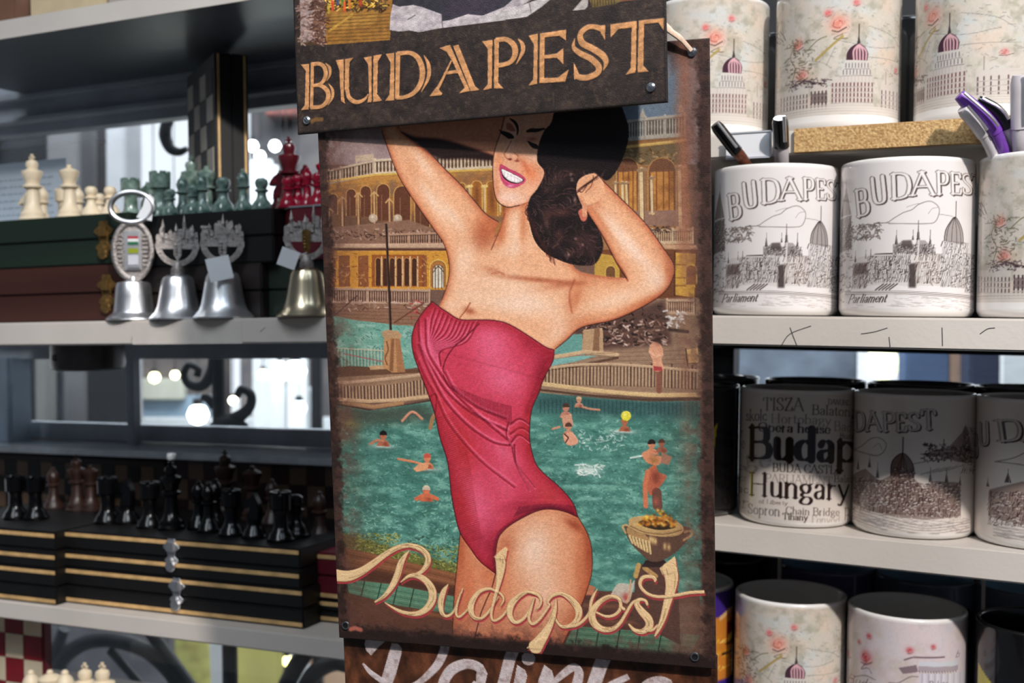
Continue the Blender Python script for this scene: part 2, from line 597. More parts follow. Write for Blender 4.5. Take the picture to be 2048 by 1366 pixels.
def text(cv, st, x, y, hgt, col, a=1.0, bold=.13, thin=.045, serif=True, slant=0.0, dx=1.0, rot=0.0, off=(0, 0), seg=None):
    """draw words in a roman face; x, y = left end of the baseline, hgt = capital height"""
    c_, s_ = math.cos(rot), math.sin(rot)
    X = 0.0
    for ch in st:
        adv, g = GL[ch]
        for stk in (g.split('|') if g else []):
            sm = stk.startswith('~')
            thn = stk.endswith(',t')
            pts = [tuple(map(float, p.split(',')[:2])) for p in stk.strip('~').split()]
            P = cr(pts, 4) if sm and len(pts) > 2 else np.array(pts)
            if not sm and len(P) > 1: P = np.vstack([P[i] + (P[i + 1] - P[i]) * t for i in range(len(P) - 1) for t in (0, .5)] + [P[-1:]])
            D = np.gradient(P, axis=0)
            v = np.abs(D[:, 1]) / (np.hypot(D[:, 0], D[:, 1]) + 1e-9)
            wd = thin + (bold - thin) * v ** 1.5 * (.35 if thn else 1)
            Q = [P]
            Ws = [wd]
            if serif and not sm and len(pts) == 2 and abs(pts[0][1] - pts[1][1]) > .3:
                for ex, ey in pts:
                    if min(abs(ey), abs(ey - 1), abs(ey - .62), abs(ey + .3)) < .02:
                        sw = .1 if ey in (0, 1.0, -.3) else .07
                        Q.append(np.array([(ex - sw, ey), (ex + sw, ey)])); Ws.append(np.full(2, thin))
            for q, w_ in zip(Q, Ws):
                xx = (X + q[:, 0] + q[:, 1] * slant) * hgt * dx
                yy = q[:, 1] * hgt
                pp = np.c_[x + off[0] + xx * c_ + yy * s_, y + off[1] + xx * s_ - yy * c_, w_ * hgt]
                cv.line(pp, 1.0, col, a)
        X += adv * 1.04
    return X * hgt * dx
# ------------------------------------------------------------------ artwork of the tin poster (bathing pool, woman in swimsuit)
def crop(pts, ox, oy, k):
    P = np.asarray(pts, float).copy()
    P[:, 0] = ox + P[:, 0] / k
    P[:, 1] = oy + P[:, 1] / k
    if P.shape[1] > 2: P[:, 2] = P[:, 2] / k
    return P


POSTER_Q = [(630.5, 134), (1419, 76), (1432, 1337.5), (679, 1275.5)]
SKIN = (238, 164, 126)


def balustrade(c, x0, y0, x1, y1, h0, h1, n, light, dark, posts=4):
    """a run of balusters from (x0,y0) to (x1,y1) (top rail), heights h0..h1"""
    c.poly([(x0, y0), (x1, y1), (x1, y1 + h1), (x0, y0 + h0)], dark)
    for i in range(n + 1):
        t = i / n
        x, y, h = x0 + (x1 - x0) * t, y0 + (y1 - y0) * t, h0 + (h1 - h0) * t
        c.line([(x, y + h * .1, .7), (x, y + h * .45, 1.1), (x, y + h * .7, .7), (x, y + h * .95, 1.1)], max(1.2, .52 * abs(x1 - x0) / n), light, hg=.6)
    for i in range(posts + 1):
        t = i / posts
        x, y, h = x0 + (x1 - x0) * t, y0 + (y1 - y0) * t, h0 + (h1 - h0) * t
        c.line([(x, y - h * .12), (x, y + h * 1.05)], 4.5, light, hg=1)
        c.line([(x + 3, y - h * .1), (x + 3, y + h * 1.05)], 1.2, (70, 55, 48), .8)
    c.line([(x0, y0), (x1, y1)], h0 * .16 + 1, light, hg=1)
    c.line([(x0, y0 + h0), (x1, y1 + h1)], h0 * .18 + 1, light, hg=1)
    c.line([(x0, y0 + 2.5), (x1, y1 + 2.5)], 1, (80, 62, 52), .7)


def arch(c, x, y, w, h, col, edge, a=1.0):
    P = [(x - w / 2, y + h)] + [(x - w / 2 * math.cos(t), y + w / 2 - w / 2 * math.sin(t)) for t in np.linspace(0, math.pi, 9)] + [(x + w / 2, y + h)]
    c.poly(P, col, a, hg=-.6)
    c.line(P, 1.8, edge, .9, hg=.8)


def rim(c, P, r, col, a):
    """drawn modelling: tone that gathers towards the outline of a figure"""
    y0, x0, m = c.pmask(P, 0)
    if not m.size: return
    q = int(r * c.k)
    w = np.pad(m, q)
    e = np.clip(1 - boxblur(w, q)[q:-q, q:-q], 0, 1) * m
    c.put(y0, x0, e * 1.6 * a, col)


def swimmer(c, x, y, s, hair, body=(196, 112, 84), arms=None, foam=True):
    if foam:
        c.blob(x, y + 12 * s, 24 * s, 5 * s, (196, 206, 196), .75)
    c.poly(cr([(x - 12 * s, y + 11 * s), (x - 8 * s, y + 2 * s), (x, y - 1 * s), (x + 9 * s, y + 3 * s), (x + 12 * s, y + 12 * s)], 4), body, hg=1)
    c.blob(x + 4 * s, y + 8 * s, 6 * s, 4 * s, (120, 60, 46), .6)
    if arms:
        c.line(arms, 4.2 * s, body, hg=1)
    c.poly([(x + 6.5 * s * math.cos(t), y - 8 * s + 8 * s * math.sin(t)) for t in np.linspace(0, 6.28, 12)], body, hg=1)
    c.poly([(x + 7 * s * math.cos(t), y - 10 * s + 7 * s * math.sin(t)) for t in np.linspace(2.9, 6.5, 9)], hair, hg=.6)
    c.blob(x, y + 17 * s, 18 * s, 3 * s, (60, 96, 88), .6)


def art_poster():
    c = Cv(1000, 1500, (120, 92, 78), homog(POSTER_Q, [(0, 0), (1000, 0), (1000, 1500), (0, 1500)]), 1.3)
    N = lambda cell, seed, o=4, ax=1.: noise(1500, 1000, cell, seed, o, ax)
    # sky
    c.poly([(620, 120), (1440, 60), (1440, 330), (620, 330)], (150, 128, 126))
    c.poly([(1100, 90), (1372, 70), (1372, 250), (1100, 250)], (112, 128, 144))
    n1 = N(60, 1)
    c.clip = np.clip((n1 - .5) * 3, 0, 1)
    c.poly([(1100, 90), (1372, 70), (1372, 250), (1100, 250)], (150, 162, 172), .9)
    c.poly([(620, 250), (800, 250), (800, 330), (620, 330)], (176, 152, 146), .8)
    c.clip = None
    # ---- left building
    stone, sdark = (186, 160, 136), (96, 72, 58)
    gold, gdk = (166, 114, 62), (126, 80, 42)
    c.poly([(640, 348), (752, 320), (1010, 300), (1010, 470), (640, 500)], gold, hg=.5)
    c.poly([(640, 362), (760, 345), (1010, 322), (1010, 345), (760, 368), (640, 384)], (186, 132, 66), .8)
    c.clip = np.clip((N(40, 2) - .45) * 4, 0, 1)
    c.poly([(640, 375), (1010, 335), (1010, 480), (640, 500)], (122, 96, 76), .75)
    c.clip = None
    c.poly([(640, 420), (760, 400), (860, 440), (900, 500), (640, 500)], (112, 80, 62), .75, soft=6)
    for x, y, w, h in ((704, 378, 20, 54), (733, 372, 22, 62), (768, 368, 26, 74), (806, 372, 34, 84), (846, 384, 30, 70), (668, 388, 18, 40)):
        arch(c, x, y, w, h, (108, 66, 44), (206, 156, 92))
        c.line([(x - w * .12, y + h * .3), (x - w * .12, y + h)], 2, (150, 108, 84), .7)
    for x, y, w, h in ((955, 362, 22, 62), (985, 362, 24, 70), (925, 366, 16, 44), (1008, 350, 14, 80)):
        arch(c, x, y, w, h, (170, 112, 48), (220, 170, 96))
        c.blob(x, y + h * .5, w * .3, h * .5, (110, 64, 34), .7)
    for x in (970, 1000, 940):
        c.line([(x, 372), (x + 2, 424)], 4, (196, 160, 116), hg=1)
        c.line([(x - 4, 374), (x + 5, 373)], 5, (214, 176, 110), hg=1)
    balustrade(c, 650, 344, 748, 323, 24, 26, 16, stone, sdark, 3)
    c.poly([(712, 312), (748, 308), (750, 320), (712, 325)], stone, hg=.8)
    balustrade(c, 752, 322, 1010, 306, 26, 28, 36, (196, 172, 146), (104, 78, 62), 6)
    c.line([(640, 366), (752, 350), (1010, 338)], 4, (222, 170, 84), .9, hg=1)
    # lamp posts / columns in front of the upper arches
    for x, y0, y1 in ((686, 398, 465), (718, 390, 475), (750, 388, 478), (660, 420, 490), (780, 402, 450)):
        c.line([(x, y0), (x + 1, y1)], 4, (188, 142, 100), hg=1.2)
        c.line([(x + 3, y0), (x + 4, y1)], 1.4, (70, 46, 34), .8)
        c.line([(x - 7, y0 + 4), (x, y0 - 4), (x + 8, y0 + 4)], 3, (196, 150, 100))
    for x, y in ((748, 437), (797, 438)):
        c.poly([(x + 9 * math.cos(t), y + 9 * math.sin(t)) for t in np.linspace(0, 6.28, 14)], (176, 150, 128), hg=2)
        c.blob(x - 2, y - 3, 4, 4, (216, 196, 172), .8)
    # terrace and scattered figures
    c.poly([(640, 458), (820, 440), (900, 470), (905, 502), (640, 500)], (140, 106, 88), .9)
    c.dots(90, (655, 458, 870, 478), 7, (150, 118, 96), .85, 11, 50)
    c.dots(60, (655, 462, 880, 480), 5, (66, 46, 38), .8, 12, 20)
    balustrade(c, 780, 470, 900, 466, 20, 22, 26, (168, 132, 108), (92, 64, 52), 3)
    c.line([(648, 492), (902, 492)], 8, (188, 152, 126), hg=1.5)
    c.line([(648, 499), (902, 500)], 3, (92, 56, 36))
    # lower arcade (yellow)
    c.poly([(650, 502), (905, 502), (905, 580), (655, 580)], (204, 140, 54), hg=.4)
    c.poly([(745, 510), (850, 510), (850, 574), (745, 574)], (146, 84, 38), .9)
    for x in (758, 772, 786, 800, 815, 830):
        arch(c, x, 516, 11, 56, (84, 50, 34), (196, 140, 80))
        c.line([(x + 7, 514), (x + 7, 574)], 2.6, (206, 168, 132), hg=1)
    arch(c, 878, 520, 34, 54, (166, 112, 56), (232, 190, 104))
    arch(c, 878, 530, 22, 46, (206, 196, 176), (120, 84, 54))
    for x in (872, 878, 885):
        c.line([(x, 534), (x, 578)], 1.6, (84, 60, 44))
    c.line([(868, 545), (878, 532), (889, 545)], 1.6, (84, 60, 44))
    for x, w in ((690, 22), (728, 20), (668, 10), (850, 9)):
        c.poly([(x - w / 2, 512), (x + w / 2, 511), (x + w / 2 + 1, 574), (x - w / 2, 574)], (128, 76, 52), .8, hg=-.5)
        c.dots(10, (x - w / 2, 514, x + w / 2, 570), 7, (196, 140, 84), .8, int(x), 30)
    c.dots(50, (652, 505, 900, 575), 5, (122, 74, 42), .7, 14, 20)
    balustrade(c, 655, 578, 860, 582, 27, 27, 44, (176, 142, 120), (98, 68, 56), 5)
    c.poly([(655, 606), (870, 610), (850, 650), (830, 690), (655, 650)], (142, 106, 84))
    for k in range(6):
        c.line([(655, 614 + 7 * k), (850, 620 + 7 * k)], 1.2, (104, 74, 58), .6)
    c.dots(70, (690, 600, 850, 618), 7, (150, 118, 104), .8, 15, 60)
    c.dots(14, (820, 600, 850, 636), 8, (170, 70, 66), .7, 16, 30)
    c.line([(668, 634), (716, 592)], 2, (70, 46, 38), .8)
    c.line([(790, 646), (850, 606)], 2, (90, 50, 38), .8)
    # middle water, left
    c.poly(cr([(655, 640), (720, 642), (790, 650), (840, 660), (850, 730), (700, 745), (655, 745)], 5, True), (112, 158, 142))
    c.clip = np.clip((N(16, 3, 4, 2) - .5) * 5, 0, 1)
    c.poly([(655, 645), (850, 655), (850, 735), (655, 745)], (160, 190, 174), .6)
    c.clip = None
    c.dots(120, (660, 650, 850, 730), 6, (74, 118, 108), .6, 17, 25)
    for k in range(16):
        x = 672 + k * 6.6
        c.line([(x, 698), (x + 1, 736)], 2.4, (164, 172, 148), .9, hg=.8)
        c.line([(x + 2.2, 698), (x + 3.2, 736)], 1.2, (66, 92, 84), .7)
    c.line([(668, 696), (775, 702)], 2.5, (176, 176, 150))
    c.line([(690, 708), (770, 724)], 2.4, (168, 92, 96), .8)
    c.poly([(655, 738), (700, 732), (840, 740), (850, 756), (655, 756)], (112, 80, 60))
    c.poly([(740, 732), (790, 730), (790, 738), (742, 740)], (190, 150, 112))
    # lamp pole and pedestal
    c.line([(774, 450), (779, 560), (783, 662)], 5, (54, 38, 32), hg=2.5)
    c.line([(772, 452), (777, 560), (781, 660)], 1.4, (120, 90, 74), .8)
    c.poly([(765, 664), (775, 660), (798, 662), (806, 672), (802, 678), (768, 676)], (176, 138, 104), hg=2)
    c.poly([(770, 676), (801, 676), (812, 745), (786, 746), (768, 735)], (184, 134, 92), hg=1.5)
    c.poly([(784, 678), (790, 678), (788, 744), (780, 742)], (120, 80, 54), .7, soft=1)
    c.poly([(792, 678), (801, 678), (812, 744), (796, 745)], (158, 110, 76), .8)
    c.line([(775, 684), (778, 700), (772, 716), (776, 730)], 3, (116, 80, 58), .8, smooth=True)
    # fence, left
    fl, fd = (170, 136, 108), (86, 62, 50)
    c.poly([(650, 756), (860, 745), (872, 796), (800, 806), (740, 800), (655, 800)], (150, 118, 94))
    for k in range(31):
        t = k / 30
        x = 664 + t * 198
        y = 772 - 16 * t + 8 * math.sin(t * 3)
        big = k % 5 == 0
        c.line([(x, y), (x + 1, y + 24 + 4 * t)], 3.0 if big else 2.0, fd, .95, hg=-1)
        c.line([(x + 3.4, y), (x + 4.2, y + 24 + 4 * t)], 2.4, (188, 154, 126), .8, hg=1)
    c.line([(655, 768), (740, 762), (860, 748)], 6, (186, 150, 122), hg=1.4)
    c.line([(660, 798), (740, 803), (800, 800), (868, 792)], 7, (196, 158, 122), hg=1.6)
    c.line([(690, 806), (750, 814), (806, 806)], 8, (168, 126, 92), hg=1)
    c.line([(660, 806), (750, 822), (868, 800)], 2.4, (74, 52, 42), .9)
    # ---- right building
    c.poly([(1180, 280), (1372, 268), (1385, 500), (1180, 510)], (150, 110, 72))
    balustrade(c, 1244, 246, 1292, 240, 34, 36, 9, (160, 158, 152), (92, 92, 92), 1)
    balustrade(c, 1292, 240, 1370, 232, 36, 38, 13, (168, 160, 148), (96, 86, 78), 2)
    for x, y in ((1286, 236), (1362, 226)):
        c.poly([(x - 6, y), (x - 3, y - 10), (x, y - 20), (x + 4, y - 8), (x + 7, y)], (170, 160, 146), hg=1.5)
    c.line([(1240, 296), (1372, 282)], 5, (204, 166, 100), hg=1.4)
    c.poly([(1240, 300), (1372, 286), (1372, 330), (1240, 330)], (120, 102, 74))
    c.dots(60, (1245, 298, 1370, 328), 8, (132, 104, 66), .8, 18, 40)
    for x, w in ((1256, 44), (1325, 56)):
        arch(c, x, 316, w, 110, (122, 84, 60), (186, 140, 84))
        c.poly([(x - w * .4, 345), (x + w * .4, 343), (x + w * .42, 424), (x - w * .4, 424)], (188, 130, 66))
        c.clip = np.clip((N(26, 5) - .5) * 4, 0, 1)
        c.poly([(x - w * .4, 345), (x + w * .4, 343), (x + w * .42, 424), (x - w * .4, 424)], (140, 92, 44), .8)
        c.clip = None
        for q in (-.2, .05, .25):
            c.line([(x + w * q, 335), (x + w * q, 424)], 2, (122, 72, 40), .9)
    c.poly([(1240, 424), (1376, 420), (1378, 452), (1240, 452)], (146, 112, 96))
    for x, y0, y1, w in ((1284, 340, 448, 9), (1361, 336, 456, 9), (1304, 356, 428, 6), (1232, 366, 424, 5), (1246, 366, 424, 6), (1254, 366, 424, 5)):
        c.line([(x, y0), (x + 2, y1)], w, (208, 176, 134), hg=2)
        c.line([(x + w * .4, y0), (x + w * .4 + 2, y1)], w * .22, (104, 74, 52), .9)
        c.line([(x - w * .7, y0 + 2), (x + w * .8, y0)], w * .8, (150, 122, 92), hg=2)
        c.line([(x - w * .7, y1), (x + w * .8, y1)], w * .5, (196, 160, 122), hg=2)
    balustrade(c, 1306, 462, 1386, 460, 24, 26, 18, (198, 166, 132), (104, 74, 56), 2)
    c.dots(20, (1310, 452, 1345, 464), 6, (60, 42, 38), .8, 19, 20)
    c.line([(1300, 493), (1392, 496)], 8, (190, 148, 116), hg=1.5)
    c.poly([(1190, 500), (1395, 500), (1395, 598), (1190, 598)], (122, 76, 46))
    c.poly([(1190, 506), (1240, 514), (1240, 560), (1190, 560)], (186, 144, 66))
    c.poly([(1352, 506), (1392, 508), (1390, 596), (1350, 590)], (216, 164, 66), hg=.5)
    arch(c, 1383, 530, 22, 40, (150, 100, 60), (226, 186, 96))
    arch(c, 1222, 532, 20, 28, (120, 84, 50), (206, 166, 90))
    for yy in (530, 556, 572):
        c.line([(1352, yy), (1372, yy)], 2, (156, 104, 44))
    c.line([(1350, 504), (1350, 592)], 3, (96, 56, 34))
    # promenade, right
    c.poly([(1180, 600), (1400, 596), (1405, 790), (1080, 790), (1105, 690)], (150, 122, 100))
    balustrade(c, 1335, 602, 1388, 602, 24, 26, 12, (190, 158, 130), (96, 68, 56), 1)
    c.poly([(1150, 655), (1330, 600), (1345, 690), (1200, 700), (1150, 690)], (92, 66, 58), .92, soft=4)
    c.dots(170, (1165, 640, 1330, 690), 9, (150, 120, 106), .85, 21, 60)
    c.dots(90, (1180, 610, 1330, 690), 8, (54, 38, 36), .85, 22, 20)
    c.dots(24, (1335, 620, 1368, 650), 9, (206, 196, 190), .9, 23, 30)
    c.poly([(1100, 685), (1120, 672), (1165, 668), (1170, 710), (1110, 708)], (104, 150, 140))
    c.poly([(1168, 660), (1206, 656), (1208, 706), (1164, 704)], (178, 142, 110), hg=1.5)
    c.poly([(1190, 658), (1200, 657), (1200, 704), (1186, 704)], (120, 86, 62), .7)
    c.line([(1100, 716), (1170, 704), (1236, 710)], 7, (196, 160, 126), hg=1.2)
    c.poly([(1100, 720), (1160, 712), (1196, 712), (1150, 724), (1095, 734)], (120, 164, 156))
    c.line([(1090, 740), (1150, 734), (1236, 716)], 5, (104, 76, 60))
    for k in range(5):
        c.line([(1180, 708 + 8 * k), (1395, 700 + 9 * k)], 1.2, (112, 84, 66), .6)
    c.poly([(1374, 700), (1396, 696), (1398, 725), (1378, 726)], (214, 172, 112), hg=1)
    c.line([(1372, 698), (1376, 732)], 2, (60, 46, 40))
    c.line([(1340, 660), (1376, 664)], 6, (62, 46, 42), .8, soft=1)
    # fence, right
    for k in range(46):
        t = k / 45
        x = 1086 + t * 306
        y = 736 - 6 * math.sin(t * 2.2) + 6 * t
        big = k % 6 == 2
        c.line([(x, y - (6 if big else 0)), (x - .5, y + 34 + 8 * t)], 2.4 if big else 1.6, (78, 56, 46), .95, hg=-1)
        c.line([(x + 3, y + 2), (x + 2.6, y + 32 + 8 * t)], 2.6, (184, 152, 122), .8, hg=1)
    c.line([(1088, 738), (1160, 730), (1250, 730), (1396, 742)], 5, (186, 154, 124), smooth=True, hg=1.4)
    c.line([(1086, 768), (1200, 782), (1300, 790), (1402, 790)], 8, (204, 168, 122), smooth=True, hg=1.6)
    c.line([(1080, 780), (1200, 793), (1300, 800), (1402, 798)], 4, (92, 66, 50), .95, smooth=True)
    # standing bather by the fence
    c.line([(1316, 712), (1318, 740), (1319, 782)], 10, (138, 92, 76), smooth=True, hg=.8)
    c.poly(cr([(1302, 690), (1310, 684), (1322, 690), (1327, 704), (1324, 722), (1328, 740), (1308, 742), (1306, 722), (1299, 704)], 4, True), (216, 150, 120), hg=1.5)
    c.line([(1300, 704), (1312, 714), (1326, 710)], 4, (226, 164, 134), hg=1)
    c.poly([(1307, 732), (1324, 734), (1326, 742), (1308, 742)], (170, 70, 70))
    c.blob(1316, 679, 8, 9, (66, 44, 38), .95)
    # ---- big pool
    wp = [(650, 806), (740, 822), (870, 802), (930, 800), (1080, 786), (1200, 797), (1300, 804), (1402, 802), (1405, 1210), (1180, 1210), (940, 1150), (660, 1075)]
    c.poly(wp, (84, 132, 120))
    c.setclip(wp, 2)
    base = c.clip
    nw = N(14, 7, 4, 2.2)
    c.clip = base * np.clip((nw - .5) * 5, 0, 1)
    c.poly(wp, (124, 172, 154), .7)
    c.clip = base * np.clip((.47 - nw) * 5, 0, 1)
    c.poly(wp, (66, 112, 100), .8)
    c.clip = base * np.clip((N(110, 8, 3) - .5) * 3, 0, 1)
    c.poly(wp, (86, 140, 128), .6)
    c.clip = base
    c.poly([(1080, 780), (1402, 796), (1402, 838), (1300, 836), (1060, 822)], (58, 92, 92), .85, soft=10)
    for k in range(40):
        c.line([(1082 + 8 * k, 800 + .1 * k), (1082 + 8 * k, 826 + .1 * k)], 2, (42, 62, 62), .45, soft=.6)
    c.poly([(650, 806), (860, 810), (880, 840), (650, 858)], (78, 82, 70), .8, soft=10)
    c.poly([(650, 806), (700, 812), (720, 870), (650, 900)], (128, 104, 84), .9, soft=14)
    c.blob(700, 848, 22, 10, (152, 140, 84), .6)
    c.dots(1500, (660, 840, 1400, 1120), 5, (60, 104, 96), .5, 31, 25)
    c.dots(1500, (660, 840, 1400, 1120), 4, (160, 200, 184), .45, 32, 25)
    c.dots(260, (665, 1000, 940, 1100), 6, (140, 190, 168), .6, 33, 30)
    for x0, x1, y in ((680, 790, 905), (1080, 1240, 912), (1150, 1390, 965), (1200, 1260, 1045), (1160, 1380, 880)):
        c.line([(x0, y), ((x0 + x1) / 2, y + 5), (x1, y)], 3.5, (66, 108, 100), .6, soft=2, smooth=True)
    c.blob(1178, 940, 24, 9, (206, 218, 208), .9)
    c.dots(40, (1158, 928, 1204, 950), 6, (216, 224, 214), .9, 34, 20)
    c.dots(60, (1160, 860, 1250, 900), 6, (196, 212, 200), .6, 35, 20)
    # bathers
    swimmer(c, 768, 880, 1.1, (38, 30, 28), (176, 108, 82))
    c.line([(742, 888), (756, 880), (768, 882)], 5, (190, 124, 98))
    swimmer(c, 856, 925, 1.1, (206, 90, 72), (214, 128, 92), arms=[(798, 918), (830, 924), (850, 930)])
    c.poly([(828, 938), (842, 926), (860, 926), (856, 940), (834, 944)], (226, 150, 110), hg=1)
    swimmer(c, 854, 990, 1.15, (196, 174, 150), (212, 112, 78), foam=False)
    c.line([(834, 998), (854, 990), (876, 998)], 8, (212, 112, 78), smooth=True, hg=1)
    c.line([(806, 842), (826, 824), (846, 838)], 5, (206, 136, 110), smooth=True, hg=1)
    c.line([(862, 856), (866, 838), (870, 830)], 8, (160, 120, 84), hg=1)
    swimmer(c, 1133, 824, 1.05, (84, 60, 50), (186, 126, 104), foam=False)
    c.poly([(1124, 832), (1144, 828), (1148, 852), (1128, 856)], (200, 142, 116), hg=1)
    swimmer(c, 1138, 862, 1.0, (96, 66, 54), (196, 134, 108), foam=False)
    c.poly(cr([(1130, 870), (1146, 866), (1158, 884), (1142, 892), (1130, 884)], 4, True), (222, 150, 122), hg=1)
    c.line([(1130, 868), (1138, 876), (1132, 886)], 2, (52, 36, 34))
    c.line([(1106, 858), (1120, 854)], 4, (196, 134, 108))
    swimmer(c, 1159, 806, .8, (206, 160, 120), (190, 132, 108), foam=False)
    c.line([(1166, 814), (1180, 818), (1200, 820)], 4, (190, 132, 108))
    swimmer(c, 1250, 852, .95, (176, 112, 62), (170, 104, 78))
    c.poly([(1253 + 10 * math.cos(t), 832 + 10 * math.sin(t)) for t in np.linspace(0, 6.28, 16)], (226, 206, 60), hg=2)
    c.blob(1250, 829, 4, 4, (246, 236, 130), .8)
    swimmer(c, 1304, 898, 1.15, (50, 36, 36), (206, 130, 98), foam=False)
    c.poly(cr([(1284, 908), (1300, 902), (1322, 912), (1318, 930), (1296, 926)], 4, True), (214, 136, 102), hg=1)
    c.blob(1308, 920, 10, 8, (150, 110, 60), .8)
    c.line([(1262, 916), (1284, 912)], 3, (220, 226, 216), .8)
    swimmer(c, 1324, 894, .95, (92, 60, 50), (158, 100, 80), foam=False)
    c.poly([(1324, 904), (1345, 914), (1338, 930), (1322, 926)], (170, 116, 94), .9)
    c.poly(cr([(1292, 950), (1300, 936), (1312, 930), (1318, 944), (1334, 952), (1326, 966), (1314, 980), (1300, 990)], 4, True), (188, 104, 76), hg=1.5)
    c.line([(1296, 944), (1291, 970), (1292, 1012)], 9, (206, 118, 84), hg=1.2)
    c.blob(1312, 955, 9, 14, (110, 56, 44), .7)
    c.line([(1314, 985), (1316, 1012)], 18, (120, 72, 60), .9)
    c.blob(1312, 1002, 6, 8, (176, 96, 80), .9)
    c.clip = None
    # foliage strip, timber edge, tiles
    c.poly(cr([(650, 1062), (720, 1075), (820, 1105), (925, 1135), (925, 1170), (800, 1140), (700, 1105), (650, 1090)], 5, True), (112, 112, 62), 1, soft=4)
    c.dots(420, (655, 1066, 800, 1112), 5, (146, 140, 66), .8, 41, 45)
    c.dots(420, (760, 1090, 925, 1150), 5, (140, 140, 66), .8, 42, 45)
    c.dots(160, (655, 1070, 925, 1150), 5, (62, 64, 40), .7, 43, 20)
    timber = [(650, 1086), (760, 1110), (925, 1150), (925, 1192), (780, 1160), (650, 1150)]
    c.poly(timber, (140, 92, 62))
    for k in range(7):
        c.line([(655, 1092 + 8 * k), (780, 1118 + 8 * k), (925, 1155 + 7 * k)], 2, (104, 64, 44) if k % 2 else (166, 116, 80), .55, soft=1)
    c.poly([(650, 1130), (760, 1140), (925, 1176), (925, 1196), (760, 1166), (650, 1150)], (84, 52, 40), .8, soft=3)
    c.poly([(650, 1150), (760, 1164), (925, 1196), (1000, 1215), (1400, 1220), (1400, 1345), (650, 1345)], (110, 74, 56))
    tl = [(690, 1158), (780, 1168), (925, 1196), (925, 1230), (800, 1212), (700, 1186)]
    c.poly(tl, (98, 138, 112))
    c.setclip(tl)
    for k in range(9):
        c.line([(690, 1162 + 6 * k), (925, 1206 + 6 * k)], 1.4, (140, 172, 140) if k % 2 else (66, 98, 82), .6)
    for k in range(12):
        c.line([(700 + 34 * k, 1150), (676 + 34 * k, 1250)], 2.2, (44, 58, 50), .9)
    c.clip = None
    c.poly([(650, 1200), (800, 1215), (925, 1240), (925, 1300), (650, 1280)], (112, 74, 58), .9, soft=4)
    c.line([(830, 1222), (925, 1240)], 8, (150, 98, 58), .8, soft=3)
    # right lower steps and tiles
    c.poly([(1165, 1180), (1400, 1190), (1400, 1345), (1110, 1345)], (104, 70, 58))
    for k in range(6):
        c.line([(1170, 1196 + 15 * k), (1400, 1204 + 15 * k)], 6, (140, 98, 74) if k % 2 else (84, 56, 50), .6, soft=3)
    tr = [(1150, 1252), (1400, 1270), (1380, 1312), (1128, 1292)]
    c.poly(tr, (92, 134, 108))
    c.setclip(tr)
    for k in range(9):
        c.line([(1120, 1254 + 6 * k), (1400, 1274 + 6 * k)], 1.4, (136, 170, 138) if k % 2 else (60, 92, 76), .6)
    for k in range(8):
        c.line([(1160 + 42 * k, 1240), (1146 + 42 * k, 1320)], 2.2, (40, 54, 46), .9)
    c.clip = None
    c.poly([(1340, 1200), (1405, 1190), (1405, 1345), (1340, 1320)], (132, 108, 92), .75, soft=12)
    # stone urn with orange flowers
    us, ud = (190, 152, 104), (108, 80, 66)
    c.poly([(1280, 1128), (1345, 1132), (1358, 1190), (1362, 1290), (1265, 1240), (1272, 1150)], (100, 72, 62), hg=.8)
    c.line([(1278, 1130), (1272, 1152)], 9, (186, 146, 90))
    c.line([(1290, 1136), (1312, 1152)], 9, (176, 136, 88))
    c.poly([(1292, 1120), (1330, 1120), (1338, 1134), (1284, 1134)], (64, 46, 44))
    c.poly(cr([(1252, 1060), (1262, 1086), (1284, 1108), (1300, 1122), (1322, 1122), (1350, 1106), (1372, 1084), (1380, 1066), (1370, 1052), (1260, 1050)], 4, True), ud, hg=1.5)
    c.poly(cr([(1254, 1056), (1262, 1080), (1282, 1098), (1300, 1104), (1296, 1074), (1270, 1058)], 4, True), (170, 132, 90))
    for k in range(7):
        c.line([(1260 + 6.5 * k, 1072 + 2 * k), (1266 + 6 * k, 1086 + 3.4 * k)], 4.4, (214, 178, 126), .95, hg=1)
        c.line([(1263 + 6.5 * k, 1073 + 2 * k), (1269 + 6 * k, 1087 + 3.4 * k)], 1.3, (90, 64, 50), .8)
    for x, y in ((1301, 1078), (1306, 1080), (1311, 1082), (1330, 1092), (1338, 1094)):
        c.blob(x, y, 3.4, 7, (214, 176, 120), .95)
    c.line(cr([(1252, 1066), (1246, 1054), (1252, 1050), (1262, 1054)], 4), 3.5, us, hg=1)
    c.line(cr([(1368, 1080), (1384, 1070), (1382, 1062), (1370, 1064)], 4), 4, us, hg=1)
    c.poly(cr([(1258, 1044), (1268, 1034), (1312, 1032), (1356, 1044), (1368, 1060), (1352, 1072), (1310, 1072), (1268, 1060)], 4, True), us, hg=2)
    c.line(cr([(1262, 1052), (1290, 1064), (1330, 1068), (1364, 1060)], 4), 2, (120, 90, 64), .8)
    c.poly(cr([(1278, 1044), (1300, 1038), (1334, 1042), (1352, 1054), (1320, 1060), (1286, 1052)], 4, True), (66, 52, 34))
    rs = np.random.RandomState(5)
    for _ in range(90):
        u = rs.rand() * 2 - 1
        x, y = 1312 + 34 * u + rs.rand() * 6, 1052 - rs.rand() * 32 * (1 - u * u * .7)
        c.blob(x, y, 3.2, 3.0, [(226, 160, 50), (196, 116, 36), (246, 196, 90), (120, 78, 36)][rs.randint(4)], .9)
    # white foam figure at the foot of the urn
    c.poly(cr([(1222, 1192), (1232, 1172), (1242, 1166), (1262, 1168), (1270, 1160), (1266, 1182), (1256, 1206), (1230, 1196)], 4, True), (196, 176, 160), .9)
    c.blob(1252, 1194, 7, 9, (170, 66, 60), .8)
    c.line([(1262, 1160), (1260, 1186), (1254, 1206)], 3, (200, 150, 110))
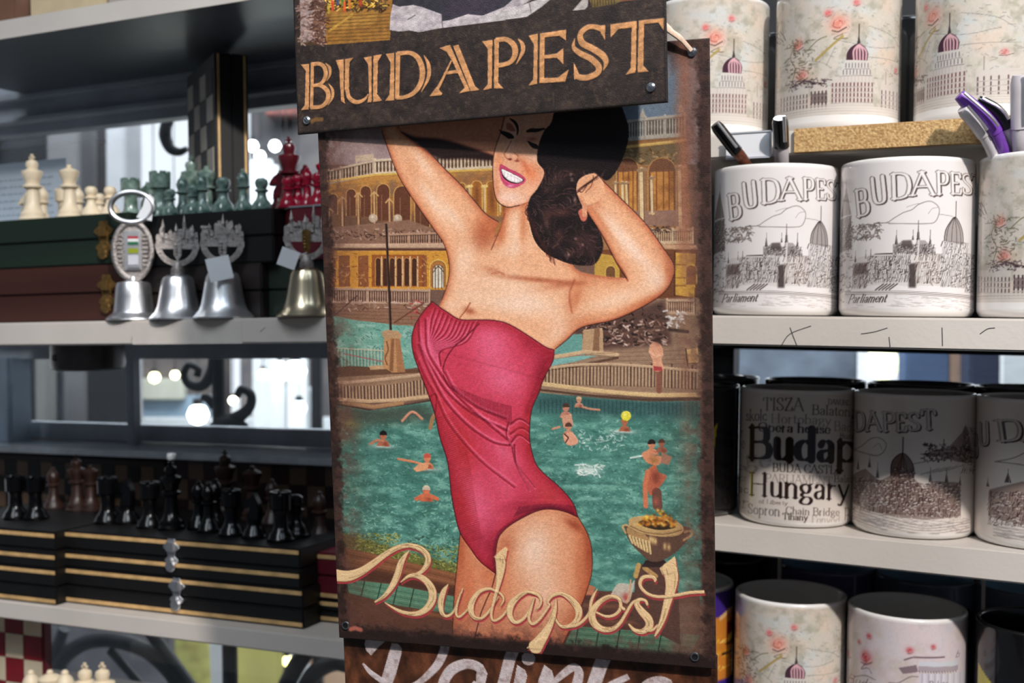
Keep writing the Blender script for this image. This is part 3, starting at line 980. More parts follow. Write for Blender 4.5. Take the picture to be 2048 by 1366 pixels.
    c.poly([(1176, 1168), (1192, 1174), (1186, 1190), (1172, 1190)], (186, 116, 86))

    # ---- the woman
    ln = (62, 32, 28)
    body = np.vstack([cr([(762, 225), (765, 262), (778, 300), (800, 355), (835, 410), (870, 460), (890, 490), (900, 530), (897, 565), (885, 600), (866, 640)], 4),
                      [(870, 700), (1090, 760), (1112, 700)],
                      cr([(1112, 700), (1135, 680), (1165, 655), (1230, 640), (1290, 612), (1330, 585), (1348, 553), (1348, 528), (1330, 500), (1290, 445), (1240, 395), (1190, 345), (1160, 350), (1155, 385), (1165, 405), (1180, 432), (1207, 474), (1235, 528), (1254, 557)], 4),
                      cr([(1254, 557), (1210, 553), (1160, 543), (1140, 520), (1110, 480), (1090, 440), (1075, 395)], 4),
                      cr([(1060, 402), (1035, 410), (1012, 418), (1006, 445), (999, 462), (990, 478)], 4),
                      cr([(992, 460), (998, 444), (974, 429), (952, 404), (927, 374), (890, 337), (854, 300), (820, 275), (804, 262), (790, 225)], 4)])
    c.poly(body, SKIN, hg=3)
    fore = [(790, 225), (800, 256), (806, 264), (840, 280), (890, 284), (940, 300), (988, 314), (1004, 285), (1020, 235), (1000, 200)]
    c.poly(fore, (214, 140, 108), hg=2)
    c.poly(cr([(804, 262), (830, 274), (890, 280), (950, 298), (990, 312), (985, 322), (930, 318), (880, 318), (846, 298)], 4, True), (44, 24, 24), .95, soft=2)
    c.setclip(body, 1)
    hl, dk, br = (252, 206, 180), (184, 96, 58), (146, 70, 44)
    for b in ((830, 350, 34, 12, dk, .28, 58), (905, 430, 46, 12, hl, .55, 52), (850, 330, 50, 10, hl, .5, 56), (975, 455, 34, 30, dk, .75, -50), (965, 480, 26, 26, br, .45, 0), (930, 520, 22, 40, hl, .5, 20),
              (1000, 560, 90, 24, hl, .35, 10), (1060, 600, 70, 26, hl, .55, 18), (940, 590, 44, 26, hl, .35, 0), (1030, 460, 16, 60, hl, .45, 0), (1048, 440, 8, 60, dk, .5, 4), (1004, 470, 8, 26, dk, .5, 14),
              (1080, 560, 90, 6, br, .6, 6), (1150, 600, 16, 46, dk, .55, 24), (1128, 570, 50, 8, br, .4, -8), (1160, 640, 50, 12, dk, .35, -20), (1120, 660, 24, 40, hl, .4, 30), (1230, 600, 60, 16, hl, .5, -18),
              (1310, 560, 26, 26, hl, .6, 0), (1338, 545, 10, 30, dk, .5, -10), (1240, 470, 14, 80, hl, .55, -38), (1200, 440, 6, 50, dk, .45, -36), (1300, 600, 60, 7, dk, .5, -22), (865, 400, 60, 12, (255, 214, 190), .5, 56), (1270, 500, 70, 13, (255, 208, 186), .5, 50), (1020, 610, 70, 20, (255, 216, 194), .45, 8), (1190, 400, 12, 34, dk, .45, -30),
              (1165, 370, 16, 20, dk, .4, 0), (985, 540, 24, 7, br, .35, 10), (870, 560, 8, 60, dk, .35, 0), (940, 622, 14, 7, br, .7, 20), (900, 610, 30, 12, hl, .3, 20), (1020, 500, 50, 14, hl, .3, -10)):
        c.blob(b[0], b[1], b[2], b[3], b[4], b[5], b[6])
    c.line([(921, 636), (934, 620), (942, 606)], 2.4, br, .8, soft=1)
    c.line([(985, 548), (1000, 545), (1010, 550)], 3, br, .5, soft=2)
    c.line([(984, 500), (1000, 462), (1011, 428)], 2.4, (120, 66, 46), .8)
    c.line([(1150, 560), (1140, 590), (1145, 625)], 3, br, .6, soft=2, smooth=True)
    c.line([(1254, 557), (1244, 538), (1236, 528)], 3, br, .8, soft=1)
    c.line([(1254, 557), (1256, 562)], 3, br, .8, soft=1)
    rs = np.random.RandomState(3)
    for k in range(260):
        x, y = 800 + rs.rand() * 520, 280 + rs.rand() * 400
        c.line([(x, y), (x + 7, y - 9)], 1.2, dk if k % 2 else hl, .16)
    c.clip = None
    rim(c, body, 12, (176, 88, 52), .75)
    rim(c, body, 4, (120, 56, 36), .4)
    c.line(cr([(765, 262), (778, 300), (800, 355), (835, 410), (870, 460), (890, 490), (900, 530), (897, 565), (885, 600)], 4), 1.6, ln, .7)
    c.line(cr([(804, 264), (854, 300), (890, 337), (927, 374), (952, 404), (974, 429), (998, 444)], 4), 2, ln, .75)
    c.line(cr([(1112, 698), (1135, 680), (1165, 655), (1230, 640), (1290, 612), (1330, 585), (1348, 553), (1348, 528), (1330, 500), (1290, 445), (1240, 395), (1190, 345)], 4), 1.8, ln, .75)
    c.line(cr([(1165, 405), (1180, 432), (1207, 474), (1235, 528), (1254, 557)], 4), 2, ln, .7)
    # thighs
    th = np.vstack([cr([(922, 1060), (916, 1127), (910, 1189), (907, 1252), (906, 1320)], 4), [(1110, 1345)],
                    cr([(1112, 1325), (1125, 1292), (1147, 1246), (1165, 1208), (1178, 1171), (1185, 1140), (1184, 1096), (1175, 1065), (1156, 1030), (1140, 1000)], 4), [(1000, 1000)]])
    c.poly(th, (226, 146, 110), hg=3)
    c.setclip(th, 1)
    for b in ((1070, 1100, 40, 60, hl, .75, 15), (1090, 1180, 34, 60, hl, .45, 10), (1010, 1100, 18, 40, br, .45, 20), (1000, 1180, 26, 80, (214, 120, 82), .6, 10), (1180, 1100, 12, 60, br, .8, 0), (1150, 1050, 22, 10, br, .8, 30),
              (1176, 1190, 10, 50, dk, .6, 15), (940, 1180, 20, 90, (214, 112, 76), .7, 4), (925, 1110, 8, 40, dk, .5, 4), (1160, 1130, 14, 60, dk, .45, 0), (1050, 1280, 80, 22, (214, 118, 80), .5, 0), (975, 1150, 20, 30, (206, 108, 74), .6, 0)):
        c.blob(b[0], b[1], b[2], b[3], b[4], b[5], b[6])
    for k in range(220):
        x, y = 915 + rs.rand() * 270, 1040 + rs.rand() * 270
        c.line([(x, y), (x + 6, y - 8)], 1.2, dk if k % 2 else hl, .16)
    c.clip = None
    rim(c, th, 20, (168, 80, 46), .8)
    c.line([(993, 1146), (985, 1177), (974, 1200), (963, 1227), (947, 1290)], 2.2, ln, .85)
    c.line(cr([(922, 1065), (916, 1127), (910, 1189), (907, 1252), (906, 1300)], 4), 1.6, ln, .8)
    c.line(cr([(1156, 1032), (1175, 1065), (1184, 1096), (1185, 1140), (1178, 1171), (1165, 1208), (1147, 1246), (1125, 1292)], 4), 1.8, ln, .7)

    # swimsuit
    s1, sdk, shl, red = (208, 64, 88), (128, 24, 46), (242, 108, 138), (190, 46, 52)
    suit = np.vstack([cr([(866, 603), (880, 614), (897, 625), (921, 639), (958, 640), (989, 641), (1020, 649), (1060, 673), (1092, 694), (1109, 700)], 4),
                      cr([(1109, 700), (1107, 722), (1089, 757), (1078, 788), (1066, 815), (1061, 846), (1061, 883), (1071, 923), (1087, 945), (1122, 976), (1147, 1006), (1157, 1034)], 4),
                      cr([(1157, 1034), (1131, 1023), (1103, 1018), (1078, 1021), (1053, 1032), (1028, 1046), (1008, 1062), (997, 1080), (992, 1115), (993, 1147)], 4),
                      cr([(993, 1147), (963, 1124), (944, 1099), (922, 1066), (912, 1030), (904, 987), (897, 925), (881, 874), (872, 831), (860, 794), (841, 744), (829, 710), (825, 680), (831, 652), (848, 624), (866, 603)], 4)])
    c.poly(suit, s1, hg=3)
    c.setclip(suit, 1)
    for b in ((985, 690, 44, 60, shl, .7, -10), (1010, 760, 46, 34, shl, .7, 10), (1085, 740, 20, 60, sdk, .6, 12), (1060, 690, 24, 18, sdk, .35, 30), (850, 700, 14, 60, shl, .4, -10), (930, 900, 26, 60, red, .8, -10),
              (960, 1010, 40, 80, shl, .6, -20), (1010, 960, 26, 60, shl, .4, -10), (1100, 990, 30, 24, (190, 62, 64), .7, 40), (925, 1010, 16, 60, red, .7, -12), (1060, 860, 12, 60, red, .7, 0), (985, 1090, 16, 50, sdk, .4, 0),
              (1040, 1010, 40, 16, sdk, .4, -20), (960, 1080, 20, 40, sdk, .35, -30), (940, 820, 18, 40, red, .6, -40), (1010, 905, 40, 16, shl, .5, 40), (880, 800, 12, 50, red, .6, -20)):
        c.blob(b[0], b[1], b[2], b[3], b[4], b[5], b[6])
    # gathered folds at the top left, radiating to the side
    for k in range(11):
        x = 872 + k * 8.6
        y = 618 + min(k, 5) * 4.4 + max(0, k - 5) * .6
        P = cr([(x, y), (x - 8 - k * 1.6, y + 26 + k * 1.5), (862 + k * 2.2, 678 + k * 2.4), (858 + k * 2.5, 700 + k * 3.2)], 6)
        c.line(P, 3.0, sdk, .75, soft=.8, hg=-2)
        c.line(P + np.array([-3.2, -1.2]), 2.4, shl, .75, soft=.8, hg=2)
    # cup seam and crossing folds
    c.line(cr([(960, 648), (935, 672), (905, 700), (888, 735), (895, 768), (915, 785)], 6), 2.6, (110, 24, 44), .9, hg=-2)
    for P0, w in (([(838, 640), (842, 690), (866, 740), (900, 790), (950, 830), (1015, 862)], 4.5), ([(852, 640), (856, 700), (880, 745), (915, 792), (965, 838), (1016, 880)], 4), ([(838, 690), (856, 736), (890, 800), (935, 850), (985, 884), (1022, 892)], 4),
                  ([(890, 745), (912, 782), (955, 815), (1012, 838)], 3.5), ([(830, 706), (850, 752), (872, 792), (900, 850), (960, 920), (1030, 975)], 3)):
        P = cr(P0, 8)
        c.line(P, w, sdk, .7, soft=1, hg=-2)
        c.line(P + np.array([4.5, -3.5]), w * .9, shl, .6, soft=1, hg=2)
    c.line(cr([(860, 794), (874, 790), (872, 830)], 4), 2.4, (120, 26, 40), .9)
    # ribbed shade under the cup
    for k in range(40):
        t = k / 39
        x, y = 905 + t * 118, 770 + t * 42 + 5 * math.sin(t * 3)
        c.line([(x, y), (x + 1, y + 10 + 26 * t)], 1.7, (124, 26, 52), .75, hg=-1)
    # hatching down the left side
    for k in range(64):
        t = k / 63
        x = 872 + 52 * t + 6 * math.sin(t * 5)
        y = 836 + 250 * t
        c.line([(x, y + 3), (x + 38 + 10 * t, y - 11)], 1.7, (140, 30, 40), .5)
    for k in range(20):
        c.line([(1100 - 2.4 * k, 702 + k * 6), (1104 - 2.6 * k, 716 + k * 6)], 6, (130, 28, 48), .25)
    c.clip = None
    rim(c, suit, 16, (150, 26, 40), .85)
    c.setclip(suit, 1)
    # knot
    for P0 in ([(1020, 850), (1040, 838), (1060, 850)], [(1022, 868), (1044, 856), (1064, 870)], [(1020, 890), (1038, 870), (1060, 884)], [(1018, 846), (1014, 868), (1024, 892)], [(1026, 895), (1034, 930), (1060, 980)],
               [(1030, 890), (1036, 930), (1070, 975)]):
        P = cr(P0, 6)
        c.line(P, 3.4, (112, 22, 38), .75, soft=.8, hg=-2)
        c.line(P + np.array([2.5, 4]), 2.6, shl, .55, soft=.8, hg=1.5)
    c.blob(1040, 862, 16, 14, red, .45)
    # dark hems
    c.line(cr([(1157, 1034), (1131, 1020), (1103, 1015), (1078, 1018), (1053, 1029), (1028, 1044), (1005, 1060), (994, 1080), (989, 1115), (991, 1147)], 4), 6, (110, 26, 52), .6, soft=2)
    for k in range(44):
        t = k / 43
        c.line([(1040 + 112 * t, 1014 - 6 * math.sin(t * 3)), (1028 + 118 * t, 1034 - 16 * math.sin(t * 3))], 1.6, (92, 20, 46), .5)
    c.line(cr([(866, 605), (880, 616), (897, 627), (921, 641), (958, 642), (989, 643), (1020, 651), (1060, 675), (1092, 696), (1109, 702)], 4), 5, (170, 44, 66), .7, soft=1.5)
    for k in range(1100):
        x, y = 830 + rs.rand() * 325, 610 + rs.rand() * 530
        c.line([(x, y), (x + 6, y - 6)], 1.1, (150, 30, 56) if k % 2 else (240, 130, 150), .2)
    c.clip = None
    c.line(np.vstack([suit, suit[:1]]), 2, (70, 22, 30), .75)

    # ---- head
    face = cr([(1120, 180), (1060, 180), (1030, 205), (1012, 240), (1003, 271), (993, 296), (988, 318), (988, 352), (990, 384), (998, 404), (1017, 414), (1040, 410), (1062, 400), (1085, 372), (1110, 330), (1130, 250)], 5, True)
    c.poly(face, (236, 162, 130), hg=3)
    c.setclip(face, 1)
    for b in ((1062, 345, 18, 24, (240, 120, 76), .7, -40), (1000, 325, 10, 18, (240, 136, 84), .6, 0), (1022, 395, 26, 12, (250, 196, 176), .8, 10), (1024, 280, 9, 30, (246, 184, 160), .6, 20), (1070, 315, 14, 10, (250, 186, 160), .6, 0),
              (1070, 400, 24, 8, br, .6, -40), (994, 380, 6, 30, dk, .4, 0), (1050, 330, 5, 16, (206, 96, 60), .5, -30), (1060, 240, 24, 14, (244, 178, 150), .5, 0)):
        c.blob(b[0], b[1], b[2], b[3], b[4], b[5], b[6])
    c.clip = None
    # eyes and brows
    c.line(cr([(1022, 238, .5), (1032, 246, 1.2), (1037, 258, 1), (1036, 270, .5)], 5), 4.5, (36, 20, 22), .95)
    c.poly(cr([(1003, 262), (1014, 264), (1024, 268), (1030, 276), (1020, 278), (1010, 272), (1002, 266)], 4, True), (26, 16, 18), .95)
    c.poly(cr([(1016, 246), (1026, 250), (1032, 262), (1022, 262), (1014, 256)], 4, True), (150, 88, 78), .7)
    for k in range(6):
        c.line([(1006 + 3 * k, 266 + 1.6 * k), (1000 + 3.4 * k, 260 + 1.2 * k)], 1.6, (26, 16, 18), .9)
    c.line(cr([(1056, 263, .8), (1064, 261, 1.3), (1075, 261, 1.2), (1090, 258, .6)], 5), 5.5, (36, 20, 22), .95)
    c.poly(cr([(1056, 282), (1066, 286), (1076, 290), (1080, 298), (1070, 298), (1062, 292)], 4, True), (28, 16, 18), .95)
    c.blob(1066, 278, 9, 4, (150, 84, 74), .6)
    # nose
    c.line(cr([(1024, 282), (1015, 300), (1010, 310), (1016, 318), (1024, 319)], 5), 2, (160, 86, 66), .75, soft=.8)
    c.blob(1021, 319, 4, 2.4, (96, 36, 30), .9)
    c.blob(1035, 322, 5, 2.4, (110, 44, 34), .8)
    c.line(cr([(1030, 306), (1038, 314), (1034, 322)], 4), 2, (170, 92, 70), .7, soft=.8)
    # mouth
    c.poly(cr([(1001, 330), (1012, 333), (1020, 338), (1036, 345), (1052, 357), (1050, 366), (1040, 373), (1024, 377), (1010, 370), (1002, 354)], 5, True), (200, 74, 108), hg=1)
    c.poly(cr([(1004, 338), (1014, 341), (1030, 349), (1048, 359), (1046, 364), (1034, 368), (1018, 364), (1007, 354)], 5, True), (60, 26, 32))
    c.poly(cr([(1005, 339), (1014, 342), (1030, 350), (1047, 360), (1036, 366), (1020, 362), (1008, 351)], 5, True), (244, 232, 228))
    for x, y in ((1011, 347), (1017, 351), (1024, 355), (1031, 358), (1037, 361), (1042, 362)):
        c.line([(x, y - 5), (x - .4, y + 6)], 1.0, (170, 140, 146), .75)
    c.blob(1022, 372, 7, 2.4, (238, 160, 186), .8)
    c.line(cr([(1010, 234), (1003, 264), (993, 294), (988, 318), (987, 352), (990, 384), (998, 405), (1017, 415), (1040, 411)], 5), 1.8, ln, .75)
    # hair
    hair = cr([(1112, 180), (1106, 240), (1090, 262), (1079, 290), (1076, 323), (1090, 345), (1078, 375), (1062, 396), (1056, 420), (1060, 445), (1070, 480), (1090, 505), (1118, 520), (1150, 530), (1188, 530), (1205, 505), (1206, 480), (1194, 452), (1178, 430), (1160, 400),
               (1160, 385), (1176, 366), (1190, 346), (1214, 362), (1236, 340), (1252, 302), (1259, 265), (1250, 228), (1236, 200), (1200, 165), (1140, 140), (1060, 150), (1020, 190), (1016, 222), (1050, 196), (1090, 190)], 5, True)
    c.poly(hair, (38, 26, 28), hg=2)
    c.setclip(hair, 1)
    for b in ((1120, 360, 16, 12, (84, 58, 54)), (1100, 375, 14, 22, (70, 46, 44)), (1145, 400, 16, 12, (60, 42, 44)), (1120, 425, 26, 10, (110, 66, 58)), (1095, 440, 10, 24, (96, 62, 54)), (1165, 480, 24, 20, (92, 60, 54)), (1120, 470, 10, 14, (90, 54, 50)),
              (1150, 505, 30, 10, (84, 56, 52)), (1110, 490, 14, 10, (74, 46, 44)), (1185, 500, 10, 20, (80, 52, 50)), (1140, 345, 30, 8, (74, 48, 44))):
        c.blob(*b, .75)
    for k in range(520):
        x, y = 1062 + rs.rand() * 150, 340 + rs.rand() * 190
        th_ = math.sin(x * .05) * 1.4 + math.cos(y * .06) * 1.2
        L = 6 + rs.rand() * 12
        P = [(x, y), (x + L * math.cos(th_) * .5, y + L * .5 * math.sin(th_) + 2), (x + L * math.cos(th_ + .5), y + L * math.sin(th_ + .5))]
        c.line(P, 1.3, [(22, 14, 16), (96, 66, 60), (126, 90, 82), (60, 38, 38)][rs.randint(4)], .55)
    for x, y in ((1142, 350), (1145, 360), (1166, 490), (1150, 400), (1138, 510), (1152, 478)):
        c.blob(x, y, 3, 3, (176, 140, 132), .6)
    c.clip = None
    for k in range(60):
        t = k / 59
        x, y = 1056 + 50 * t ** 1.3 + 3 * math.sin(k), 410 + 105 * t
        c.line(cr([(x, y), (x - 4 + 6 * t, y + 8), (x + 3, y + 16)], 4), 1.5, (74, 42, 36), .6)
    # fingers in the hair
    c.poly(cr([(1158, 362), (1176, 350), (1194, 350), (1210, 372), (1200, 400), (1176, 412), (1162, 400), (1154, 384)], 4, True), SKIN, hg=2)
    c.blob(1180, 372, 16, 12, (206, 130, 96), .5)
    for q in range(14):
        c.line(cr([(1150 + q * 4, 392 - q * 3.2), (1160 + q * 3.6, 378 - q * 2.6), (1172 + q * 3, 372 - q * 1.6)], 4), 1.4, (44, 26, 26), .65)
    c.poly(cr([(1158, 424), (1168, 418), (1176, 430), (1172, 442), (1164, 442)], 4, True), (196, 108, 88), hg=1)
    c.line([(1163, 396), (1170, 412), (1170, 430)], 9, (222, 146, 112), smooth=True, hg=1)
    c.line(cr([(1175, 372), (1165, 385), (1158, 382)], 4), 1.6, ln, .8)
    c.line(cr([(1188, 352), (1184, 372), (1172, 386)], 4), 1.4, ln, .7)

    # ---- worn dark border all round
    g = c.w, c.h
    yy, xx = np.mgrid[0:1500, 0:1000]
    wob = (noise(1500, 1000, 26, 51, 5) - .5) * .6 + (noise(1500, 1000, 7, 55, 3) - .5) * .4
    d = np.minimum(np.minimum(xx, 999 - xx), np.minimum(yy, 1499 - yy)) + wob * 46
    m = np.clip((34 - d) / 14, 0, 1)[..., None]
    bc = np.array((54, 36, 33)) + (noise(1500, 1000, 6, 52, 3)[..., None] - .5) * 40
    c.a += (bc - c.a) * m * .93
    c.hgt *= 1 - m[..., 0]
    m2 = np.clip((96 - d) / 55, 0, 1) * np.clip((noise(1500, 1000, 18, 53, 5) - .46) * 7, 0, 1)
    c.a += (np.array((120, 84, 74)) - c.a) * m2[..., None] * .5
    mr = np.clip(1 - np.abs(xx - 938 - wob * 20) / 24, 0, 1) * np.clip((560 - yy) / 160 + .25, .25, 1) * np.clip((1499 - yy) / 300, 0, 1)
    c.a += (np.array((176, 118, 92)) - c.a) * mr[..., None] * .8
    mb = np.clip((yy - 1458 + wob * 60) / 20, 0, 1)
    c.a += (np.array((40, 28, 28)) - c.a) * mb[..., None] * .95
    edge_tone = np.clip((170 - d) / 170, 0, 1) ** 1.6 * (.35 + .5 * noise(1500, 1000, 60, 56, 4))  # broad brown tone, stronger towards the edges
    c.a += (np.array((66, 46, 38)) - c.a) * edge_tone[..., None] * .8
    x01 = np.clip(c.a / 255, 0, 1)
    c.a = 255 * (x01 - .042 * np.sin(2 * math.pi * x01))
    c.a = c.a.mean(-1, keepdims=True) * .14 + c.a * .84
    # overall press grain, slanting
    g0 = noise(1500, 1000, 3.2, 54, 2)
    gr = sum(np.roll(np.roll(g0, q, 0), -q, 1) for q in range(4)) / 4 - .5
    c.a *= 1 + gr[..., None] * .22
    lum = c.a.mean(-1)
    c.hgt += (boxblur(lum, 1) - boxblur(lum, 5)) * .07
    # lower-left maker's smudge and nail holes drawn as bare metal rims
    c.line(crop([(280, 885), (320, 875), (370, 890)], 640, 1060, 4.463), 9, (190, 106, 88), .85, soft=2)
    c.hgt += gr * 1.6
    script_lettering(c)
    return c


def script_strokes():
    A = (640, 1060, 4.463)
    B = (980, 1060, 4.452)
    S = []
    S.append(crop([(150, 405, 112), (260, 410, 96), (370, 372, 72), (480, 300, 58), (600, 212, 48), (700, 158, 42), (800, 138, 42), (900, 165, 50), (965, 230, 56), (965, 300, 50), (920, 365, 34), (860, 398, 28), (790, 420, 24), (725, 468, 8)], *A))
    S.append(crop([(725, 468, 8), (800, 412, 28), (880, 410, 48), (955, 455, 62), (1005, 530, 74), (1010, 610, 72), (970, 690, 60), (890, 742, 46), (800, 745, 36), (700, 715, 28), (585, 648, 10)], *A))
    S.append(crop([(805, 185, 4), (770, 225, 30), (728, 300, 56), (698, 400, 60), (650, 500, 52), (580, 590, 32), (495, 645, 14)], *A))
    S.append(crop([(1152, 482, 5), (1110, 550, 45), (1085, 640, 52), (1092, 730, 42), (1130, 768, 26), (1190, 738, 20), (1240, 640, 18), (1282, 518, 10)], *A))
    S.append(crop([(1262, 560, 10), (1232, 660, 20), (1222, 740, 22), (1245, 775, 20), (1300, 735, 16), (1335, 690, 12)], *A))
    S.append(crop([(1600, 560, 18), (1520, 522, 24), (1430, 550, 32), (1372, 625, 48), (1352, 705, 56), (1380, 775, 38), (1440, 788, 25), (1500, 742, 22), (1570, 640, 14), (1600, 590, 8)], *A))
    S.append(crop([(1590, 545, 20), (1630, 580, 22), (1645, 625, 16), (1615, 682, 6)], *A))
    S.append(crop([(1612, 250, 88), (1620, 300, 88), (1612, 400, 64), (1590, 520, 34), (1552, 660, 24), (1535, 760, 22), (1560, 808, 20), (1630, 770, 20), (1700, 680, 16)], *A))
    S.append(crop([(400, 565, 22), (340, 548, 28), (258, 592, 42), (192, 670, 58), (184, 760, 50), (230, 820, 32), (300, 792, 25), (356, 715, 20), (402, 600, 10)], *B))
    S.append(crop([(340, 548, 24), (425, 570, 28), (462, 622, 22), (446, 680, 14), (412, 706, 6)], *B))
    S.append(crop([(402, 600, 8), (372, 700, 20), (352, 785, 25), (382, 835, 24), (440, 800, 22), (500, 722, 20), (535, 665, 18), (520, 640, 18), (560, 585, 26), (640, 565, 32), (730, 618, 52), (790, 700, 64), (788, 780, 50), (730, 845, 36), (650, 858, 26), (602, 815, 20), (580, 760, 12)], *B))
    S.append(crop([(596, 608, 6), (586, 700, 30), (558, 800, 45), (508, 900, 70), (440, 1000, 100), (405, 1045, 125)], *B))
    S.append(crop([(680, 862, 24), (770, 848, 24), (840, 800, 24), (890, 730, 22), (905, 640, 25), (930, 575, 20), (962, 522, 6)], *B))
    S.append(crop([(948, 730, 16), (1040, 768, 22), (1120, 750, 24), (1166, 690, 26), (1150, 612, 30), (1070, 592, 34), (980, 640, 42), (915, 730, 56), (928, 820, 66), (1000, 878, 52), (1090, 880, 38), (1160, 828, 28), (1212, 745, 24), (1270, 650, 22), (1330, 614, 20)], *B))
    S.append(crop([(1405, 668, 20), (1388, 628, 24), (1335, 618, 28), (1312, 660, 46), (1356, 725, 64), (1412, 790, 72), (1420, 855, 62), (1360, 902, 42), (1290, 888, 32), (1238, 835, 14)], *B))
    S.append(crop([(1400, 890, 26), (1450, 888, 22), (1500, 840, 14)], *B))
    S.append(crop([(1600, 340, 130), (1618, 420, 112), (1612, 520, 86), (1580, 650, 62), (1545, 780, 48), (1505, 880, 30), (1470, 945, 12)], *B))
    S.append(crop([(1472, 462, 10), (1470, 430, 30), (1430, 412, 30), (1362, 424, 30), (1340, 490, 28), (1398, 560, 26), (1500, 592, 25), (1650, 580, 25), (1780, 556, 25), (1912, 548, 26)], *B))
    S.append(crop([(1180, 690, 26), (1200, 705, 26)], *B))
    return S


BLADES = [crop([(1562, 238), (1610, 190), (1660, 150), (1682, 168), (1664, 262), (1572, 262)], 640, 1060, 4.463),
          crop([(1513, 340), (1590, 278), (1650, 230), (1666, 330), (1668, 372), (1540, 400)], 980, 1060, 4.452),
          crop([(470, 950), (350, 1030), (330, 1052), (470, 1062), (520, 960)], 980, 1060, 4.452)]


def script_lettering(c):
    """pink under-shadow and streaks of the script; the raised cream letters are a part of their own"""
    for P in script_strokes():
        Q = cr(P, 6)
        c.line(Q + np.array([2.0, 4.6, 0]), 1.0, (178, 58, 66), .95, butt=True)
    for q in BLADES: c.poly(q + np.array([2.0, 4.6]), (178, 58, 66), .95)
    for q in BLADES: c.poly(q, (224, 188, 140), hg=5)
    for P in script_strokes():
        Q = cr(P, 6)
        c.line(Q + np.array([.6, .4, 2.2]), 1.0, (96, 60, 42), .6, butt=True)
        c.line(Q, 1.0, (224, 188, 140), 1, hg=5, butt=True)
        rs = np.random.RandomState(len(P))
        for k in range(0, len(Q) - 6, 2):
            if Q[k, 2] > 7 and rs.rand() < .75:
                o = (rs.rand() - .5) * Q[k, 2] * .7
                d = Q[k + 5, :2] - Q[k, :2]
                d = d / (np.hypot(*d) + 1e-6)
                n = np.array([-d[1], d[0]]) * o
                c.line(np.vstack([Q[k, :2] + n, Q[k + 2, :2] + n, Q[k + 4, :2] + n]), 1.2, (128, 92, 58) if rs.rand() < .5 else (246, 216, 174), .7)


# ------------------------------------------------------------------ artwork of the upper sign
SIGN_Q = [(555, -907.6), (1310.1, -1153.4), (1335.7, 205.0), (596.2, 269.7)]


